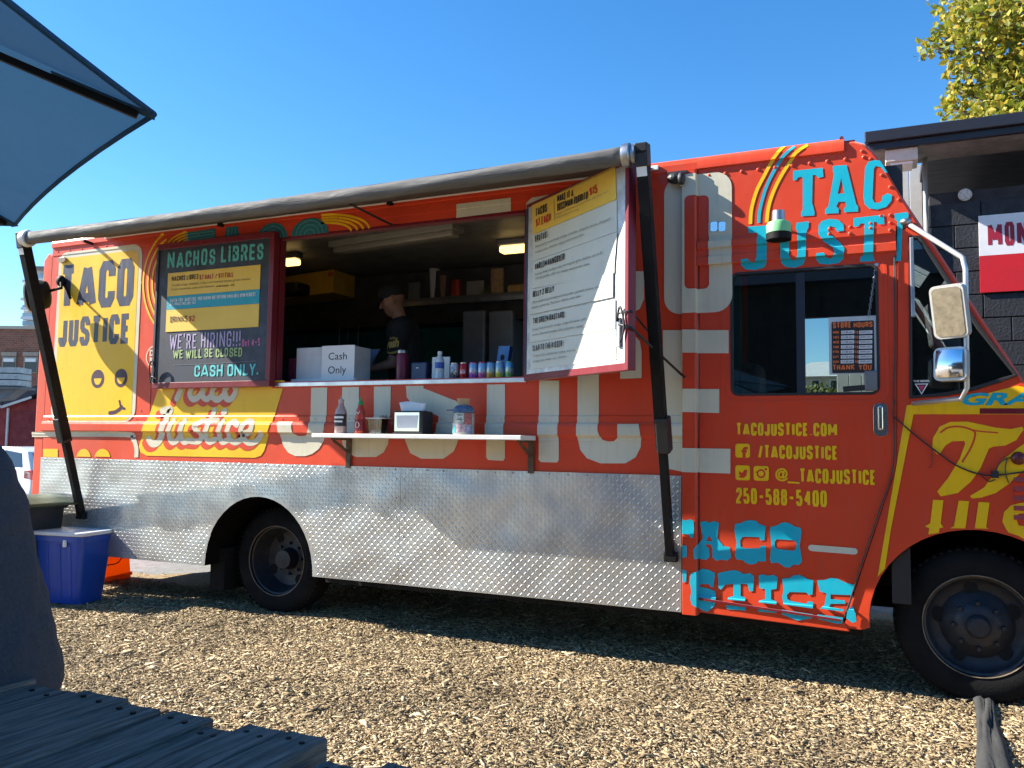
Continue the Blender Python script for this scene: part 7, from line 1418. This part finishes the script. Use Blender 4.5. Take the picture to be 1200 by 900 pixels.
# red barn-like shed
D3 = 36.0; q = VP(15, 515, D3); rs = thing('red_shed', (q[0], q[1], -.4), 'dark red timber shed with black gable roof behind the parked car', 'shed'); RSM = M('shed_red', (.20, .018, .02), rough=.7, var=.25, vs=3)
gb = [(-40, 560), (60, 560), (60, 462), (8, 476), (-16, 462), (-40, 462)]
V = [VP(x, y, D3) for x, y in gb]; n = len(V); V2 = [v+FH*4 for v in V]; MB().add([tuple(v) for v in V+V2], [tuple(range(n)), tuple(range(2*n-1, n-1, -1))]+[(i, (i+1) % n, n+(i+1) % n, n+i) for i in range(n)]).build('wall', RSM, rs)
RFD = M('shed_roof', (.025, .028, .04), rough=.6)
for (a, b_) in (((-40, 452), (9, 476)), ((7, 476), (62, 456))):
    A = VP(*a, D3)-FH*.3; B = VP(*b_, D3)-FH*.3; MB().add([A, B, B+FH*5, A+FH*5]+[v+np.array((0, 0, .35)) for v in (A, B, B+FH*5, A+FH*5)], [(0, 1, 2, 3), (7, 6, 5, 4), (0, 4, 5, 1), (1, 5, 6, 2), (2, 6, 7, 3), (3, 7, 4, 0)]).build('roof', RFD, rs)
WT = M('trim_pale', (.5, .5, .5), rough=.6)
for a, b_ in (((7, 477.5), (42, 466)), ((-12, 470), (8, 477.5))): A = VP(*a, D3)-FH*.34; B = VP(*b_, D3)-FH*.34; MB().bar(A, B, .06, .10).build('fascia_trim', WT, rs)
facade('door', 14, 40, 482, 545, D3, .05, M('shed_door', (.15, .012, .018), rough=.7, var=.2), rs, lift=.06, zb=-.38); facade('downpipe', 6.2, 8.2, 478, 545, D3, .08, WT, rs, lift=.1, zb=-.38)
# grey metal canopy left of the shed
D4 = 30.0; q = VP(5, 470, D4); gk = thing('metal_canopy', (q[0], q[1], -.4), 'grey metal canopy roof on posts in front of the brick building', 'canopy'); GM = M('canopy_grey', (.28, .30, .33), rough=.4, metal=.5, var=.2)
for k, y in enumerate((430, 437.5, 445)): facade('roof_slat', -60, 22, y, y+6.4, D4, .8, GM, gk, lift=.05*k)
facade('roof_edge', -62, 25, 452.5, 455.5, D4, .9, M('canopy_dark', (.08, .085, .09), rough=.5), gk, lift=.2)
A = VP(22, 456, D4); MB().add([VP(-60, 456, D4), A, VP(5, 468, D4), VP(-60, 474, D4)]+[v+FH*.6 for v in (VP(-60, 456, D4), A, VP(5, 468, D4), VP(-60, 474, D4))], [(0, 1, 2, 3), (7, 6, 5, 4), (0, 4, 5, 1), (1, 5, 6, 2), (2, 6, 7, 3), (3, 7, 4, 0)]).build('bracing', M('bracing_grey', (.10, .11, .13), rough=.6), gk)  # bracing in one even dark grey
for px in (-50, -10): facade('post', px, px+3, 455, 545, D4, .15, GM, gk, zb=-.4)
# white hatchback parked at the kerb
rc = VP(38, 555, 20.0); rc[2] = -.4; fc = FH*1.6-RH*3.6; fc /= np.linalg.norm(fc); rcr = np.array((fc[1], -fc[0], 0)); cz = -.40
cr = thing('parked_car', tuple(rc+rcr*.85), 'white hatchback car parked on the street behind the truck', 'car'); CP = M('car_white', (.74, .75, .76), rough=.2, var=.02, coat=.5)
def cpt(l, w, z): return tuple(rc+fc*l+rcr*w+np.array((0, 0, z)))
low = [(0.05, .30), (.0, .55), (.04, .88), (.30, .94), (2.7, .95), (3.1, .88), (3.85, .76), (4.05, .62), (4.08, .32)]
wh = [(2.0+1.28*s, r) for s in (-1, 1) for r in (.33,)]
prof = low[:]
bot = []
for cx in (3.28, .78):
    for k in range(9): a = math.pi*k/8; bot.append((cx+.36*math.cos(a), .30+.36*math.sin(a)*.95))
loop = [(.05, .24), *low[1:-1], (4.06, .24)]; loop = [(4.06, .24)]+[]+[]; full = [(.05, .28)]+low[1:-1]+[(4.06, .28)]+bot
MB().slab([full], lambda u, v, d: cpt(u, .0+d+(.0), v), 1.72).build('body', CP, cr, bevel=.05, seg=3)
cab = [(.12, .90), (.42, 1.34), (.75, 1.44), (1.9, 1.45), (2.35, 1.36), (3.05, .90)]
V = [cpt(u, .04+.14*(v-.9)/.55, v) for u, v in cab]+[cpt(u, 1.68-.14*(v-.9)/.55, v) for u, v in cab]; n = len(cab)
MB().add(V, [tuple(range(n)), tuple(range(2*n-1, n-1, -1))]+[(i, i+1, n+i+1, n+i) for i in range(n-1)]).build('cabin', CP, cr, bevel=.03)
CG = M('car_glass', (.03, .04, .05), rough=.05, var=0, spec=.8)
for nm, pts in (('side_window', [(.45, .96), (.62, 1.30), (1.25, 1.37), (1.25, .96)]), ('side_window', [(1.33, .96), (1.33, 1.37), (1.9, 1.37), (2.25, 1.30), (2.8, .96)])): MB().slab([pts], lambda u, v, d: cpt(u, .03+.14*(v-.9)/.55-.0+d, v), .012).build(nm, CG, cr)
MB().add([cpt(.13, .18, .94), cpt(.13, 1.54, .94), cpt(.385, 1.46, 1.31), cpt(.385, .26, 1.31)], [(0, 1, 2, 3)]).build('rear_window', CG, cr)
for w in (.0, 1.47): MB().add([cpt(-.02, w, .66), cpt(-.02, w+.25, .66), cpt(.03, w+.25, .90), cpt(.03, w, .90), cpt(.30, w, .88), cpt(.30, w, .70), cpt(.3, w+.25, .9), cpt(.3, w+.25, .66)], [(0, 1, 2, 3), (0, 3, 4, 5), (1, 7, 6, 2), (3, 2, 6, 4)]).build('tail_light', M('tail_red', (.35, .01, .02), rough=.2), cr)
for cx in (.78, 3.28):
    for w0, w1 in ((.02, .22), (1.50, 1.70)):
        A = np.array(cpt(cx, w0, .31)); B = np.array(cpt(cx, w1, .31)); wl = thing_part('wheel', cr); MB().lathe([(.2, 0), (.29, 0), (.31, .15), (.31, .85), (.29, 1), (.2, 1)], A, B, 28).build('tyre', RUBBER, wl, auto=40); MB().lathe([(.0, 0), (.2, .0), (.2, 1), (.0, 1)], A-(B-A)*.02, B+(B-A)*.02, 20).build('rim', STEEL, wl, auto=40)
MB().slab([[(0, .3), (.02, .5), (-.03, .5), (-.03, .3)]], lambda u, v, d: cpt(u, .05+d, v), 1.62).build('bumper', CP, cr, bevel=.01)

# ================================================================== SEEN THROUGH THE CAB: house and hedge
HY = 24.0; p = P(900, 500, HY); ho = thing('house', (p[0]+2, HY, -.4), 'pale house with low grey roof seen through the cab windows', 'house'); HW = M('house_cream', (.48, .44, .36), rough=.7, var=.1); a = P(925, 440, HY); b_ = P(1062, 440, HY); hzt = P(985, 440, HY)[2]; hr = P(985, 424, HY)[2]
MB().box(a[0], b_[0], HY, HY+6, -.5, hzt).build('wall', HW, ho)
MB().add([(a[0]-.4, HY-.5, hzt-.05), (b_[0]+.4, HY-.5, hzt-.05), (b_[0]-.5, HY+3, hr+.3), (a[0]+.5, HY+3, hr+.3), (a[0]-.4, HY+6.5, hzt-.05), (b_[0]+.4, HY+6.5, hzt-.05)], [(0, 1, 2, 3), (3, 2, 5, 4), (0, 3, 4), (1, 5, 2), (0, 4, 5, 1)]).build('roof', M('roof_pale', (.45, .45, .44), rough=.7, var=.1), ho)
for l in (950, 972, 998, 1020): p = P(l, 458, HY); q = P(l+12, 444, HY); w = MB().box(p[0], q[0], HY-.04, HY+.02, p[2], q[2]).build('window', WT, ho); MB().box(p[0]+.06, q[0]-.06, HY-.05, HY-.0405, p[2]+.06, q[2]-.06).build('pane', DG, w)
EYh = 13.0; hp_ = P(970, 470, EYh); hg = thing('hedge', (hp_[0], EYh, -.4), 'leafy green hedge seen through the cab windows', 'hedge'); r_ = np.random.default_rng(8); cl = []
for k in range(26): x = 915+6.5*k; q = P(x, 472+r_.uniform(-5, 8), EYh); q[1] += r_.uniform(-.4, .4); cl.append((q, .42+r_.uniform(-.1, .12)))
for k in range(26): x = 915+6.5*k; q = P(x, 505, EYh); cl.append((q, .6))
leaves('foliage', cl, 900, .10, leafmat('leaf_hedge', [(.05, .07, .012), (.10, .12, .02), (.17, .17, .03)]), hg, 9)
mb = MB()
for k in range(12): x = P(920+14*k, 500, EYh)[0]; mb.tube([(x, EYh, -.45), (x+.1, EYh, .3), (x, EYh, 1.0)], [.04, .03, .015], 6)
mb.build('stem', BARK, hg)

# ================================================================== BEHIND THE CAMERA: unseen building added so the panes reflect something dark
tbk = thing('added_reflection_building', (6, -22, 0), 'long dark timber building, added unseen for the panes to reflect', 'building'); DTM = M('dark_timber', (.045, .038, .03), rough=.8, var=.3)
MB().box(-13, 26, -30, -21.1, -.1, 6.2).build('wall', DTM, tbk)
for k in range(78): MB().box(-13+.5*k, -13+.5*k+.47, -21.1, -21.05, 0, 6.2).build('board', DTM, tbk)
MB().add([(-13.5, -20.5, 6.2), (26.5, -20.5, 6.2), (26.5, -25.5, 8.0), (-13.5, -25.5, 8.0), (-13.5, -30.5, 6.2), (26.5, -30.5, 6.2)], [(0, 1, 2, 3), (3, 2, 5, 4), (0, 3, 4), (1, 5, 2), (0, 4, 5, 1)]).build('roof', FAS, tbk)
for k in range(6): w = MB().box(-1+4.2*k, .6+4.2*k, -21.0499, -21.0, 1.2, 3.0).build('window', WT, tbk); MB().box(-.9+4.2*k, .5+4.2*k, -20.9999, -20.99, 1.3, 2.9).build('pane', DG, w)
